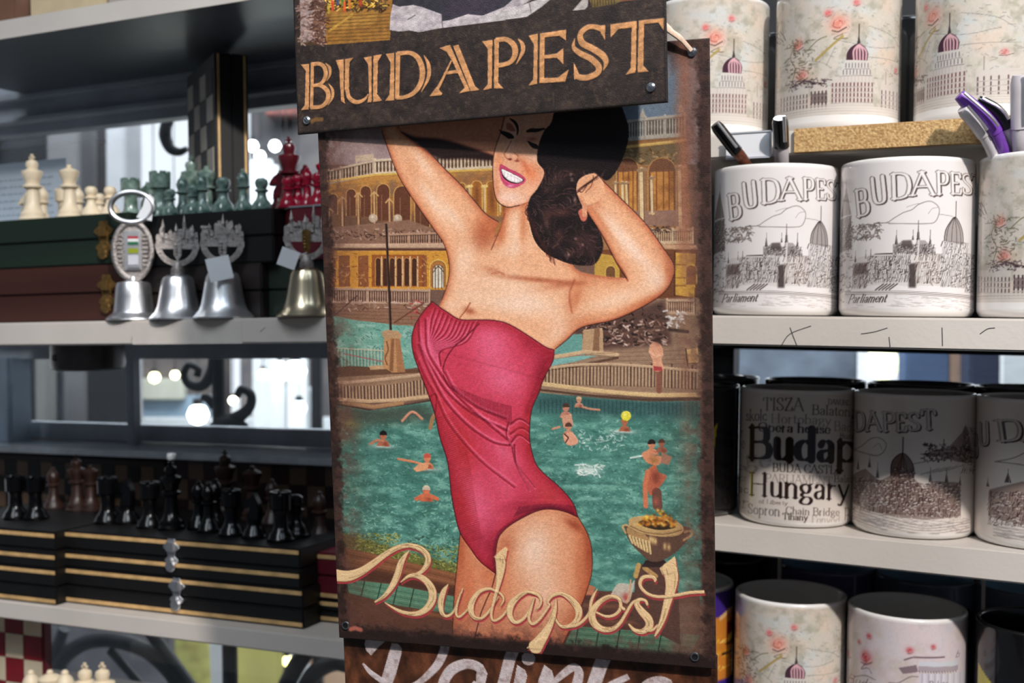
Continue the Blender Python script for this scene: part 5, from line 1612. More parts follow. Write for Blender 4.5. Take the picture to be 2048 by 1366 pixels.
def art_mug_floral():
    """cream wall with roses and the domed parliament; measured on the middle mug of the top shelf"""
    c = Cv(MUGW, MUGH, (206, 197, 186), mugT(1665, 123, -62, 262, -8), 1.6)
    mottled(c, 80, (((196, 190, 172), 60), ((196, 206, 210), 70), ((222, 196, 176), 80), ((150, 146, 128), 30)), .55)
    k = (1400, 0, 3.035)
    P = lambda q: crop(q, *k)
    ink = (66, 58, 58)
    c.dots(260, (1540, 0, 1800, 200), 5, (120, 116, 110), .4, 81, 30)
    rose(c, *P([(745, 40)])[0], 8, (226, 104, 104), (150, 50, 60))
    rose(c, *P([(805, 110)])[0], 19, (222, 138, 120), (160, 66, 60))
    rose(c, *P([(575, 225)])[0], 13, (206, 120, 100), (140, 50, 46))
    rose(c, *P([(600, 430)])[0], 14, (210, 130, 118), (150, 60, 60))
    rose(c, *P([(1140, 400)])[0], 8, (200, 120, 116), (140, 50, 56))
    rose(c, *P([(905, -20)])[0], 8, (214, 110, 110), (150, 50, 60))
    for q in ([(560, 230), (530, 300), (560, 380), (540, 480)], [(640, 260), (690, 210), (740, 190)], [(520, 300), (490, 330)], [(830, 180), (780, 210), (860, 210)]):
        c.line(cr(P(q), 5), 2, (112, 100, 70), .8)
    c.line(P([(680, 340), (830, 195)]), 5, (170, 148, 86), .9)
    c.dots(110, (1565, 60, 1620, 160), 6, (96, 88, 66), .7, 82, 30)
    text(c, 'HUNGARY', *P([(330, 235)])[0], 27, ink, .95, bold=.1, thin=.05, serif=False, rot=-.35, dx=.42)
    for q in ([(800, 220), (1010, 270), (1130, 250)], [(740, 380), (790, 260)], [(980, 330), (1170, 345)], [(980, 130), (1110, 180), (1160, 250)], [(640, 340), (720, 360), (770, 400)]):
        c.line(cr(P(q), 4), 1.1, (120, 118, 116), .7)
    c.line(P([(1080, 420), (1080, 500)]), 1.5, (110, 100, 96), .7)
    # dome
    dm = P([(852, 350), (858, 300), (885, 262), (922, 245), (955, 265), (975, 305), (972, 355)])
    c.poly(cr(dm, 4), (70, 44, 56))
    for q in range(5):
        x = 896 + 17 * q
        c.line(cr(P([(922, 250), (x - 2, 290), (x, 348)]), 4), 3.6, (216, 170, 176), .95)
    c.line(P([(922, 120), (922, 200), (918, 250)]), 2.2, ink, .95)
    c.poly(P([(922, 180), (932, 245), (912, 245)]), ink)
    c.poly(P([(845, 355), (975, 355), (985, 440), (1005, 500), (815, 500), (835, 440)]), (206, 200, 194), .8)
    for r in range(3):
        y = 372 + 44 * r
        for q in range(8 + r):
            x = 852 - 14 * r + (124 + 28 * r) / (7 + r) * q
            c.line(P([(x, y), (x, y + 26)]), 2, (104, 96, 98), .85)
        c.line(P([(845 - 14 * r, y + 36), (985 + 14 * r, y + 36)]), 1.4, (130, 120, 118), .9)
    # long facade
    for x0, x1, y0, dk in ((430, 640, 560, (110, 92, 86)), (650, 750, 545, (74, 56, 60)), (770, 1010, 500, (120, 84, 84)), (1050, 1180, 545, (110, 92, 92)), (1180, 1500, 560, (110, 92, 92)), (200, 430, 580, (110, 92, 86))):
        c.poly(P([(x0, y0 - 40), (x1, y0 - 44), (x1, 690), (x0, 690)]), (206, 196, 188), .8)
        for r in range(4):
            y = y0 + 34 * r
            n = max(3, int((x1 - x0) / 19))
            for q in range(n):
                x = x0 + 8 + (x1 - x0 - 16) * q / (n - 1)
                c.line(P([(x, y), (x, y + 17)]), 3.1, dk, 1)
            c.line(P([(x0, y + 26), (x1, y + 24)]), 1, (150, 140, 134), .8)
    c.poly(P([(655, 560), (748, 556), (750, 620), (655, 622)]), (90, 74, 72), .6)
    c.line(P([(530, 500), (620, 470), (740, 500)]), 3, (90, 78, 78), .8)
    c.dots(60, (1570, 150, 1650, 170), 6, (80, 60, 70), .8, 84, 30)
    c.poly(P([(200, 690), (1500, 690), (1500, 740), (200, 740)]), (212, 204, 196), .9)
    for q in range(3):
        c.line(P([(200, 690 + 18 * q), (1500, 690 + 14 * q)]), 1, (170, 156, 144), .7)
    y1 = P([(0, 735)])[0][1]
    c.poly([(1500, y1), (1830, y1), (1830, 300), (1500, 300)], (232, 228, 224))
    return c


def art_mug_pink():
    c = Cv(MUGW, MUGH, (214, 200, 202), mugT(1824, 123, 1196, 1490, 10), 1.6)
    mottled(c, 90, (((222, 196, 200), 60), ((196, 196, 206), 70), ((190, 176, 160), 50)), .55)
    k = (1700, 1100, 5.135)
    P = lambda q: crop(q, *k)
    ink = (66, 50, 56)
    for q in ((255, 740, 7), (150, 830, 6), (225, 980, 16), (670, 825, 8), (905, 775, 6), (30, 1020, 9)):
        rose(c, *P([q[:2]])[0], q[2], (190, 70, 78), (130, 30, 40))
    for q in ([(230, 1040), (180, 1120), (250, 1090), (290, 1140)], [(620, 930), (740, 890), (1020, 890)], [(470, 1200), (560, 1190), (680, 1110), (760, 1100)], [(100, 1240), (220, 1180), (330, 1200)]):
        c.line(cr(P(q), 5), 2, (104, 88, 84), .8)
    c.line(P([(620, 935), (700, 900), (1020, 885)]), 3, (110, 84, 96), .8)
    c.poly(P([(560, 1025), (740, 975), (760, 1050), (610, 1085)]), (124, 104, 112), .9)
    c.poly(P([(760, 935), (1160, 930), (1160, 985), (760, 985)]), (206, 206, 212))
    c.poly(P([(760, 985), (1160, 985), (1160, 1040), (760, 1040)]), (160, 148, 156), .8)
    for q in range(14):
        c.line(P([(770 + 28 * q, 1040), (780 + 28 * q, 1056)]), 1.6, (80, 62, 76), .9)
    c.poly(P([(770, 1060), (1230, 1060), (1230, 1500), (780, 1500)]), (204, 200, 208), .9)
    for q in range(7):
        c.line(P([(800 + 64 * q, 1070), (800 + 64 * q, 1400)]), 1.6, (150, 140, 152), .8)
        c.line(P([(826 + 64 * q, 1070), (826 + 64 * q, 1400)]), 3, (222, 220, 226), .8)
    c.poly(cr(P([(950, 1400), (950, 1330), (1010, 1290), (1065, 1330), (1070, 1400)]), 4), (56, 30, 40))
    c.poly(P([(480, 1350), (600, 1270), (600, 1310), (500, 1400)]), (110, 84, 90), .9)
    text(c, 'Budapest', *P([(20, 1330)])[0], 20, (50, 36, 40), 1, bold=.08, thin=.05, serif=False, slant=.35, rot=-.08, dx=1.1)
    text(c, 'Palota', *P([(870, 1200)])[0], 11, (90, 66, 84), .9, bold=.14, thin=.06, serif=False, dx=1.2)
    text(c, 'b', *P([(1130, 900)])[0], 14, ink, .8, bold=.1, slant=.3, serif=False)
    return c


def art_mug_night():
    c = Cv(400, 240, (58, 36, 128), mugT(1370, 78, 1180, 1480, 6), .7)
    T0 = c.T
    c.T = lambda P: T0(P) * .5
    k = (1420, 1100, 5.137)
    P = lambda q: crop(q, *k)
    c.poly(P([(60, 760), (100, 690), (180, 630), (260, 620), (260, 1500), (-600, 1500), (-600, 700)]), (196, 122, 44))
    c.line(P([(40, 770), (100, 700), (250, 640)]), 12, (216, 176, 120))
    c.poly(P([(90, 840), (160, 800), (150, 1100), (90, 1120)]), (140, 40, 24))
    c.poly(P([(100, 1000), (150, 950), (150, 1080), (95, 1090)]), (236, 196, 60))
    c.line(P([(205, 700), (200, 1400)]), 9, (216, 150, 60))
    c.line(P([(60, 1210), (240, 1190)]), 9, (30, 16, 24))
    c.line(P([(80, 1090), (240, 1060)]), 5, (70, 30, 20))
    c.dots(160, (1300, 1290, 1468, 1370), 9, (236, 180, 70), .8, 91, 60)
    return c


def art_mug_colour(v):
    c = Cv(400, 240, (16, 15, 17), lambda P: np.asarray(P, float)[:, :2] * np.array((4.0, 5.6)), 5.0)
    yel, mag, blu = (214, 196, 40), (150, 40, 110), (30, 130, 170)
    if v == 0:
        c.poly([(30, 14), (88, 12), (84, 34), (82, 40), (30, 40)], yel)
        c.poly([(44, 14), (70, 14), (78, 24), (70, 34), (44, 34)], mag)
        c.line(cr([(86, 12), (80, 18), (82, 26), (90, 30)], 5), 2.5, (12, 12, 14))
    else:
        c.poly([(20, 13), (30, 17), (34, 30), (34, 43), (20, 43)], yel)
        c.poly(cr([(30, 20), (44, 16), (62, 22), (72, 36), (66, 43), (30, 43)], 5), blu)
        c.poly(cr([(44, 30), (52, 26), (58, 34), (54, 43), (44, 43)], 5, True), (14, 14, 16))
        c.poly(cr([(24, 4), (32, 3), (34, 12), (28, 16), (22, 10)], 5, True), (46, 46, 50), .6)
    return c
# ------------------------------------------------------------------ printed meshes
def sample(c, x, y):
    a = np.clip(c.a, 0, 255)
    x = np.clip(x, 0, c.w - 1.001)
    y = np.clip(y, 0, c.h - 1.001)
    xi, yi = x.astype(int), y.astype(int)
    fx, fy = (x - xi)[..., None], (y - yi)[..., None]
    return (a[yi, xi] * (1 - fx) + a[yi, xi + 1] * fx) * (1 - fy) + (a[yi + 1, xi] * (1 - fx) + a[yi + 1, xi + 1] * fx) * fy


def grid_mesh(name, P, Cc, mats, close_u=False, extra_faces=None):
    """P: rows x cols x 3 points, Cc: rows x cols x 3 sRGB colours"""
    r, q = P.shape[:2]
    me = bpy.data.meshes.new(name)
    idx = np.arange(r * q).reshape(r, q)
    if close_u:
        idx = np.hstack([idx, idx[:, :1]])
    F = np.stack([idx[:-1, :-1], idx[:-1, 1:], idx[1:, 1:], idx[1:, :-1]], -1).reshape(-1, 4)
    n = len(F)
    me.vertices.add(r * q)
    me.vertices.foreach_set('co', np.ascontiguousarray(P.reshape(-1), dtype=np.float32))
    me.loops.add(4 * n)
    me.loops.foreach_set('vertex_index', np.ascontiguousarray(F.reshape(-1), dtype=np.int32))
    me.polygons.add(n)
    me.polygons.foreach_set('loop_start', np.arange(0, 4 * n, 4, dtype=np.int32))
    me.polygons.foreach_set('loop_total', np.full(n, 4, dtype=np.int32))
    me.polygons.foreach_set('use_smooth', np.ones(n, dtype=bool))
    me.materials.append(mats)
    me.update(calc_edges=True)
    at = me.color_attributes.new('Col', 'FLOAT_COLOR', 'POINT')
    L = np.concatenate([s2l(Cc.reshape(-1, 3)), np.ones((r * q, 1))], 1).astype(np.float32)
    at.data.foreach_set('color', L.reshape(-1))
    me.validate()
    return me


def link(name, me, parent):
    o = bpy.data.objects.new(name, me)
    COL.objects.link(o)
    o.parent = parent
    return o


def pose(p):
    a, b, c = p[3:6]
    return Matrix.Translation(EYE + Vector(p[:3])) @ Matrix.Rotation(a, 4, 'Z') @ Matrix.Rotation(b, 4, 'X') @ Matrix.Rotation(c, 4, 'Y')


def tin_face(name, c, W_, H_, nx, ny, parent, m, k, y_rows=None, px=5000.0):
    """front of a pressed tin sign: canvas 5 px per mm, origin top left; local x right, z up"""
    hg = boxblur(c.hgt, 1)
    x = np.linspace(0, W_, nx)
    z = np.linspace(H_, 0, ny) if y_rows is None else y_rows
    X, Z = np.meshgrid(x, z)
    u, v = X * px, (H_ - Z) * px
    col = sample(c, u, v)
    t = Cv(1, 1, 0)
    t.a = np.repeat(hg[..., None], 3, -1) + 100
    t.w, t.h = c.w, c.h
    hh = sample(t, u, v)[..., 0] - 100
    P = np.stack([X, -.0006 - hh * k, Z], -1)
    # fold the rim back
    for sl, dx, dz in ((np.s_[:, 0], 0, 0), (np.s_[:, -1], 0, 0), (np.s_[0, :], 0, 0), (np.s_[-1, :], 0, 0)):
        P[sl][..., 1] = .0
    return link(name, grid_mesh(name, P, col, m), parent)


M = {}
M['tin'] = mat('printed_tin', (255, 255, 255), rough=.42, var=.06, scale=900, attr=True, bump=.25, bscale=1600, spec=.35)
M['tin_back'] = mat('tin_edge', (70, 58, 54), rough=.45, metal=.6, var=.3)
M['eyelet'] = mat('bare_metal_eyelet', (190, 198, 204), rough=.3, metal=1, var=.3, scale=900)
M['hole'] = mat('dark_hole', (10, 9, 9), rough=.9)
M['mug'] = mat('printed_ceramic', (255, 255, 255), rough=.16, attr=True, var=.02, coat=.6, spec=.5)
M['black_glaze'] = mat('black_glaze', (14, 14, 16), rough=.12, coat=.8, var=.2)
M['white_glaze'] = mat('white_glaze', (226, 224, 222), rough=.14, coat=.6, var=.03)
M['board'] = mat('white_laminate', (206, 198, 190), rough=.45, var=.08, scale=14, bump=.15, bscale=300)
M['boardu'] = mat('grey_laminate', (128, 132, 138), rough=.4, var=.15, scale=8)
M['board_shaded'] = mat('shaded_laminate', (84, 88, 95), rough=.35, var=.2, scale=5)  # underside shade put into the laminate colour
M['raw'] = mat('raw_particle_board', (214, 180, 126), col2=(166, 126, 78), rough=.85, scale=700, bump=.9, tex='noise')
M['alu'] = mat('grey_window_profile', (176, 182, 190), rough=.4, metal=0.0, var=.2, scale=20)
M['alul'] = mat('pale_window_profile', (156, 172, 186), rough=.4, metal=.3, var=.1)
M['sill'] = mat('glossy_pale_sill', (226, 234, 242), rough=.12, var=.25, scale=40, coat=.8)
M['dark'] = mat('dark_painted_metal', (30, 31, 34), rough=.5, var=.3)
M['iron'] = mat('black_wrought_iron', (26, 26, 28), rough=.55, var=.4, bump=.3)
M['silver'] = mat('brushed_silver', (236, 236, 238), rough=.36, metal=1, var=.12, scale=200)
M['pewter'] = mat('cast_pewter', (176, 168, 164), rough=.4, metal=.75, var=.4, scale=500, bump=.6, bscale=900)
M['brass'] = mat('old_brass', (150, 118, 70), rough=.28, metal=.7, var=.4, scale=300)
M['paper'] = mat('white_paper', (222, 224, 228), rough=.8, var=.04)
M['glass'] = glass_mat('dusty_window_glass')
M['cream'] = mat('cream_resin', (232, 214, 184), rough=.45, var=.1, scale=90, coat=.1)
M['greenp'] = mat('green_marbled_resin', (134, 154, 144), col2=(66, 90, 80), rough=.2, scale=160, coat=.5)
M['redp'] = mat('red_lacquer', (156, 12, 44), rough=.2, var=.25, coat=.6)
M['redd'] = mat('dark_red_lacquer', (84, 18, 28), rough=.25, var=.25, coat=.4)
M['blackp'] = mat('black_lacquer', (7, 7, 9), rough=.22, var=.3, coat=.1, spec=.3)
M['brownp'] = mat('brown_wood_piece', (52, 32, 26), rough=.4, var=.4)
M['tanp'] = mat('tan_wood_piece', (176, 146, 112), rough=.35, var=.3)
M['boxg'] = mat('dark_green_box', (26, 42, 32), rough=.5, var=.45, scale=30, tex='wood', bump=.3)
M['boxb'] = mat('red_brown_box', (66, 34, 26), rough=.5, var=.45, scale=30, tex='wood', bump=.3)
M['boxk'] = mat('black_box', (9, 9, 10), rough=.5, var=.4, scale=60)
M['boxd'] = mat('dark_brown_box', (34, 24, 23), rough=.5, var=.4, scale=40, tex='wood')
M['sqk'] = mat('deep_maroon_square', (34, 10, 14), rough=.4, var=.3)
M['boxr'] = mat('dark_red_box', (92, 22, 34), rough=.4, var=.3, scale=40, tex='wood')
M['gold'] = mat('gold_inlay_strip', (232, 190, 130), rough=.45, metal=.2, var=.3, scale=80)
M['sqd'] = mat('dark_square', (14, 11, 10), rough=.4, var=.3)
M['sqt'] = mat('tan_square', (84, 66, 52), rough=.4, var=.25)
M['sqs'] = mat('pale_square', (200, 192, 180), rough=.3, var=.15, metal=.2)
M['sqr'] = mat('red_square', (120, 16, 30), rough=.4, var=.25)
M['sqc'] = mat('cream_square', (196, 184, 160), rough=.4, var=.15)
M['ink'] = mat('print_ink', (60, 58, 62), rough=.6)

# ------------------------------------------------------------------ the setting: shelves, posts, windows
def board(U, name, p_top, d0, d1, px0, px1, th, m=None, raw=False):
    """a shelf board whose front edge runs from px0 to px1 at depth d0; p_top = photo point on its top front edge"""
    z = U.at(*p_top, d0).z
    x0, x1 = U.at(px0, p_top[1], d0).x, U.at(px1, p_top[1], d0).x
    b = MB().box(x0, x1, d0, d1, z - th, z)
    o = b.obj(name, m or M['board'], None, bevel=.0012, M=U.M)
    tag(o, kind='structure')
    return z, x0, x1, o


zR2, _, _, bR2 = board(RU, 'trim_1', (1740, 634), 0, .30, 1180, 2300, .0190)
zL2, _, _, bL2 = board(LU, 'trim_2', (300, 640), 0, .185, -260, 960, .0200)
zL1, xt0, xt1, o = board(LU, 'trim_3', (200, 10), .0012, .185, -260, 960, .0155, M['board_shaded'])  # body darkened to imitate shade under the shelf; front strip stays pale
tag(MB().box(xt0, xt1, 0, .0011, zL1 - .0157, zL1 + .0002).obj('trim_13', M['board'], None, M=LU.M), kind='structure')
zL3, _, _, o = board(LU, 'trim_4', (330, 1239), .015, .185, -260, 960, .0160)
zR3, _, _, o = board(RU, 'trim_5', (1600, 1062), .08, .312, 1180, 2300, .0205)
zR1, xr0, xr1, o = board(RU, 'trim_6', (1760, 250), .03, .25, 1180, 2300, .0155)
hR4 = RU.at(1590, 1180, .14).z
zR4 = hR4 - .0975
tag(MB().box(RU.at(1180, 1300, .08).x, RU.at(2300, 1300, .08).x, .08, .32, zR4 - .02, zR4).obj('trim_7', M['board'], None, bevel=.001, M=RU.M), kind='structure')

# the raw particle-board edging on the top right shelf
e = MB().box(RU.at(1590, 270, .03).x, RU.at(2300, 270, .03).x, .0265, .03, zR1 - .0150, zR1 + .0004)
tag(e.obj('shelf_edging', M['raw'], None, bevel=.0004, M=RU.M), 'raw yellowish particle board edge strip along the front of the top mug shelf', 'edging')

# hairline cracks in the laminate and a strip of clear tape on the middle shelves
def mark(U, pts, par, r=.00035):
    b = MB()
    for P in pts:
        b.tube([U.at(x, y, -.0001) for x, y in P], r, 5, .4)
    q = b.obj('crack', M['ink'], par)
    q.matrix_parent_inverse = Matrix.Identity(4)
    return q


mark(RU, [cr([(1580, 655), (1586, 672), (1594, 692)], 4), cr([(1562, 692), (1580, 668), (1622, 652)], 4), cr([(1722, 668), (1748, 664), (1775, 656)], 4), [(1778, 674), (1780, 694)], [(1884, 655), (1885, 692)], cr([(1960, 668), (1975, 658), (1990, 656)], 4)], bR2, .0003)
mark(LU, [cr([(272, 645), (266, 668), (262, 684)], 4), cr([(276, 672), (300, 662), (330, 658)], 4), cr([(310, 650), (318, 640), (322, 638)], 4), [(520, 664), (530, 655)]], bL2, .0002)
a_, b_ = LU.at(265, 689, -.0002), LU.at(484, 642, -.0002)
tp = MB().box(a_.x, b_.x, -.0002, -.0001, a_.z, b_.z).obj('clear_tape', mat('yellowed_clear_tape', (208, 200, 192), rough=.18, var=.08, coat=.5), None, M=LU.M)
tag(tp, 'clear tape stuck on the front edge of the shelf under the bells', 'tape')

# window behind the left shelves
xa, xb = LU.at(-60, 700, .2).x, LU.at(900, 700, .2).x
zt = LU.at(300, 40, .19).z
prof = MB()
zh0, zh1, zh2 = LU.at(0, 150, .19).z, LU.at(0, 203, .19).z, LU.at(0, 247, .19).z
prof.box(xa - .1, xb, .187, .252, zh1, zt + .06)
prof.box(xa - .1, xb, .178, .23, zh1 - .0035, zh1 + .0035)
prof.box(xa - .1, xb, .192, .23, zh2, zh1)
prof.box(xa - .1, xb, .183, .21, zh2 - .002, zh2 + .003)
prof.box(xa - .1, xb, .200, .22, zh2 - .012, zh2)
zs3 = LU.at(325, 904, .160).z
zs2 = zs3
prof.box(xa - .1, xb, .232, .252, zs3 + .001, LU.at(325, 852, .232).z)
prof.box(xa - .1, xb, .200, .252, LU.at(300, 718, .20).z, zL2 - .0205)
prof.box(xa - .1, xb, .187, .235, zL2 - .02, zL2 + .004)
prof.box(xa - .1, xb, .187, .235, zL3 - .016, zL3 + .004)
tag(prof.obj('window_1', M['alu'], None, bevel=.0008, M=LU.M), kind='structure')
tag(MB().box(xa - .1, xb, .160, .252, zs3 - .007, zs3).obj('trim_8', M['sill'], None, bevel=.001, M=LU.M), kind='structure')
fr = MB()
x0, x1 = LU.at(-14, 800, .19).x, LU.at(27, 800, .19).x
fr.box(x0, x1, .188, .215, zs2, LU.at(10, 716, .19).z)
fr.box(x0 + .004, x0 + .008, .184, .19, zs2, LU.at(10, 716, .19).z)
fr.box(x1 - .006, x1 - .002, .184, .19, zs2, LU.at(10, 716, .19).z)
tag(fr.obj('trim_9', M['alul'], None, bevel=.0008, M=LU.M), kind='structure')
x0, x1 = LU.at(259, 780, .215).x, LU.at(272, 780, .215).x
tag(MB().box(x0, x1, .21, .222, zs2, LU.at(10, 716, .19).z).obj('trim_10', M['alu'], None, bevel=.0008, M=LU.M), kind='structure')
tag(MB().box(xa - .1, xb, .2405, .2425, LU.at(325, 1700, .2).z, zt + .02).obj('window_2', M['glass'], None, M=LU.M), kind='structure')
# apron panel under the left sill and dark lining behind the boxes
tag(MB().box(xa - .1, xb, .19, .2, zL3 + .001, zs3 - .0075).obj('wall_left', M['dark'], None, M=LU.M), kind='structure')
# window behind the right shelves
xa, xb = RU.at(1250, 720, .3).x, RU.at(2300, 720, .3).x
w = MB()
zz0, zz1 = RU.at(1700, 716, .27).z, RU.at(1700, 698, .27).z
w.box(xa, xb, .302, .33, zR2 - .03, zR2 + .01)
w.box(xa, RU.at(1458, 720, .3).x, .315, .335, zR3, zR2 - .02)
tag(w.obj('window_3', M['dark'], None, bevel=.0008, M=RU.M), kind='structure')
tag(MB().box(xa, xb, .322, .325, zR3, zR2 - .02).obj('window_4', M['glass'], None, M=RU.M), kind='structure')
tag(MB().box(xa, xb, .302, .31, zR2 + .005, zR1 + .26).obj('wall_right', M['dark'], None, M=RU.M), kind='structure')
tag(MB().box(xa, xb, .335, .345, zR4 - .05, zR3 - .001).obj('wall_back', M['dark'], None, M=RU.M), kind='structure')
# upright between the two shelf units, behind the signs
pj = EYE + ray(1020, 700) * .86
tag(MB().box(-.045, .045, -.02, .22, -.75, .55).obj('trim_11', M['dark'], None, bevel=.002, M=Matrix.Translation(pj) @ Matrix.Rotation(math.radians(-26), 4, 'Z')), kind='structure')
tag(MB().box(-3, 3, -2.2, 6, -.02, 0).obj('floor', mat('grey_paving', (120, 118, 116), rough=.8, var=.3, scale=6), None), kind='structure')

# ------------------------------------------------------------------ tin signs
PP = [-0.09244703, 0.61248856, -0.16996698, -0.29279744, 0.08047977, -0.00392282]
SS = .977          # the upper sign is a little smaller than the poster
SP = [-0.11265 * SS, 0.60761 * SS, 0.0975 * SS, -0.40019, 0.03948, -0.01135]
WS, HS = .2, .3


def eyelet(parent, x, z, r, hole=True, y=-.0008):
    b = MB()
    Mx = Matrix.Translation((x, y, z)) @ Matrix.Rotation(math.pi / 2, 4, 'X')
    if hole:
        b.lathe([(r * .62, -.0002), (r * .7, .0006), (r, .0006), (r * 1.1, 0)], 20, Mx)
        b.cur = 1
        b.lathe([(0, .0003), (r * .62, .0003)], 20, Mx)
        return b.obj('nail_hole', [M['eyelet'], M['hole']], parent)
    b.lathe([(0, .0014), (r * .6, .0013), (r, .0006), (r * 1.05, -.0004)], 20, Mx)
    b.box(-r * .8, r * .8, -.0017, -.0012, -.0002, .0002, Matrix.Translation((x, y + .0002, z)) @ Matrix.Rotation(.7, 4, 'Y'))
    return b.obj('rivet', M['eyelet'], parent)


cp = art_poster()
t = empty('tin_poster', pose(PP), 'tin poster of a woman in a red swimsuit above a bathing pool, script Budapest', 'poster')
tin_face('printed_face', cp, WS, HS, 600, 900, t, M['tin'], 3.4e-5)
MB().box(0, WS, .0, .0008, 0, HS).obj('backing', M['tin_back'], t)
T_ = homog(POSTER_Q, [(0, HS), (WS, HS), (WS, 0), (0, 0)])
for q, hole in (((693, 1250), True), ((1390, 1312), True), ((1385, 105), False)):
    x, z = T_([q])[0]
    eyelet(t, x, z, .0021, hole)

cs_ = art_sign()
t = empty('tin_sign', pose(SP) @ Matrix.Scale(SS, 4), 'dark brown tin sign with gold capitals BUDAPEST hanging over the top of the poster', 'sign')
rows = np.concatenate([np.linspace(HS, .1001, 60), np.linspace(.1, 0, 330)])
tin_face('printed_face', cs_, WS, HS, 660, 390, t, M['tin'], 3e-5, rows)
MB().box(0, WS, .0, .0008, 0, HS).obj('backing', M['tin_back'], t)
T2 = homog(SIGN_Q, [(0, HS), (WS, HS), (WS, 0), (0, 0)])
for q in ((616, 241), (1303, 175)):
    x, z = T2([q])[0]
    eyelet(t, x, z, .0021, False)

cl_ = art_palinka()
PL = pose(PP) @ Matrix.Translation((0, .005, 0))
t = empty('tin_sign', PL, 'brown tin sign with big white script Palinka, lowest of the hanging signs', 'sign')
tin_face('printed_face', cl_, WS, .14, 500, 350, t, M['tin'], 3e-5)
t.children[0].location = (0, 0, -.135)
MB().box(0, WS, .0, .0008, -.135, .005).obj('backing', M['tin_back'], t)
for q in t.children:
    pass

# pale wire tie holding the poster's corner
a = t.matrix_world @ Vector((0, 0, 0))
Pm = pose(PP)
x, z = T_([(1385, 105)])[0]
p0 = Pm @ Vector((x - .0002, -.002, z + .0005))
x, z = T_([(1340, 62)])[0]
p1 = Pm @ Vector((x, -.005, z))
x, z = T_([(1300, 20)])[0]
p2 = Pm @ Vector((x, -.0065, z))
b = MB().tube(cr([p0, p0.lerp(p1, .5) + Vector((0, -.001, .0005)), p1, p2], 5).tolist(), [.0011] * 5 + [.0014] * 5 + [.0017] * 6, 8, .55)
tag(b.obj('wire_tie', mat('pale_twist_tie', (226, 196, 172), rough=.5, var=.25, scale=700), None), 'pale twisted tie running from the poster rivet up behind the dark sign', 'tie')


# ------------------------------------------------------------------ mugs
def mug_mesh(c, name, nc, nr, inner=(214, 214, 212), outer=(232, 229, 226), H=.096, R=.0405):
    ph = np.linspace(-PHI, PHI, nc)
    rest = np.linspace(PHI, 2 * math.pi - PHI, 26)[1:-1]
    ang = np.concatenate([ph, rest])
    prof = [(0, .003), (.030, .003), (.034, .0006), (.0365, 0), (.0388, .001), (.0402, .0035)]
    zz = np.linspace(.005, .0925, nr)
    prof += [(R, z) for z in zz]
    k0, k1 = 6, 6 + nr
    prof += [(R, .0945), (R - .0006, H - .0004), (R - .0017, H), (R - .0029, H - .0006), (R - .0034, H - .002), (R - .0036, .07), (R - .0036, .012), (.033, .006), (.02, .0045), (0, .0045)]
    A = np.array(prof)
    P = np.stack([A[:, :1] * np.sin(ang)[None], -A[:, :1] * np.cos(ang)[None], np.repeat(A[:, 1:], len(ang), 1)], -1)
    C_ = np.empty(P.shape)
    C_[:] = outer
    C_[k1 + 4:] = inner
    U_ = (np.where(np.abs(ang) <= PHI + 1e-6, ang, PHI) / PHI + 1) / 2 * (c.w - 1)
    V_ = (1 - zz / H) * (c.h - 1)
    u, v = np.meshgrid(U_, V_)
    s = sample(c, u, v)
    if len(rest):
        a_, b_ = s[:, nc - 1:nc], s[:, 0:1]
        w_ = np.linspace(0, 1, len(rest) + 2)[1:-1][None, :, None]
        s[:, nc:] = a_ * (1 - w_) + b_ * w_
    C_[k0:k1] = s
    return grid_mesh(name, P, C_, M['mug'], close_u=True)


def mug(U, px, h, d, me, label, rot=0.0, hm=None, group=None):
    p = U.at(px, 700, d)
    w = U.M @ Vector((p.x, d, h))
    v = EYE - w
    lv = U.I.to_3x3() @ v
    face = math.atan2(lv.x, -lv.y)
    t = empty('ceramic_mug', U.mat(p.x, d, h + .0003, face + math.radians(rot)), label, 'mug', group)
    link('body', me, t)
    pts = [(0, .0395, .078), (0, .049, .082), (0, .057, .078), (0, .0615, .064), (0, .061, .042), (0, .056, .028), (0, .049, .021), (0, .0395, .022)]
    MB().tube(cr(pts, 5).tolist(), .0048, 10, 1.25).obj('handle', hm or M['white_glaze'], t).rotation_euler = (0, 0, -face - math.radians(rot))
    return t


mA = mug_mesh(art_mug_parliament(), 'body', 460, 210)
mF = mug_mesh(art_mug_floral(), 'body', 400, 180)
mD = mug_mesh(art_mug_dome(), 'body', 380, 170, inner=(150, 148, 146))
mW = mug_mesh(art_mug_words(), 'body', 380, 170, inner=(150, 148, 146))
mP = mug_mesh(art_mug_pink(), 'body', 340, 150)
mN = mug_mesh(art_mug_night(), 'body', 180, 80, inner=(190, 196, 200))
mK0 = mug_mesh(art_mug_colour(0), 'body', 180, 80, inner=(20, 20, 22), outer=(16, 16, 18))
mK1 = mug_mesh(art_mug_colour(1), 'body', 180, 80, inner=(14, 14, 16), outer=(16, 16, 18))
cblk = Cv(40, 20, (18, 18, 20))
mK = mug_mesh(cblk, 'body', 60, 12, inner=(40, 42, 46), outer=(18, 18, 20))
cdk = Cv(560, 240, (104, 112, 132), None, 5.6)
text(cdk, 'Visit', 180, 60, 22, (20, 20, 26), 1, bold=.2)
text(cdk, 'Nice BUDAPEST', 150, 110, 40, (20, 20, 26), 1, bold=.18, dx=.8)
mB = mug_mesh(cdk, 'body', 200, 80, inner=(150, 190, 215), outer=(90, 96, 112))
cdp = Cv(300, 120, (104, 98, 136), None, 2)
for q in range(12): cdp.blob(20 + 24 * q, 20 + (q * 37) % 80, 6, 6, (92, 30, 60), .9)
mV = mug_mesh(cdp, 'body', 120, 50, inner=(150, 190, 215), outer=(110, 104, 140))

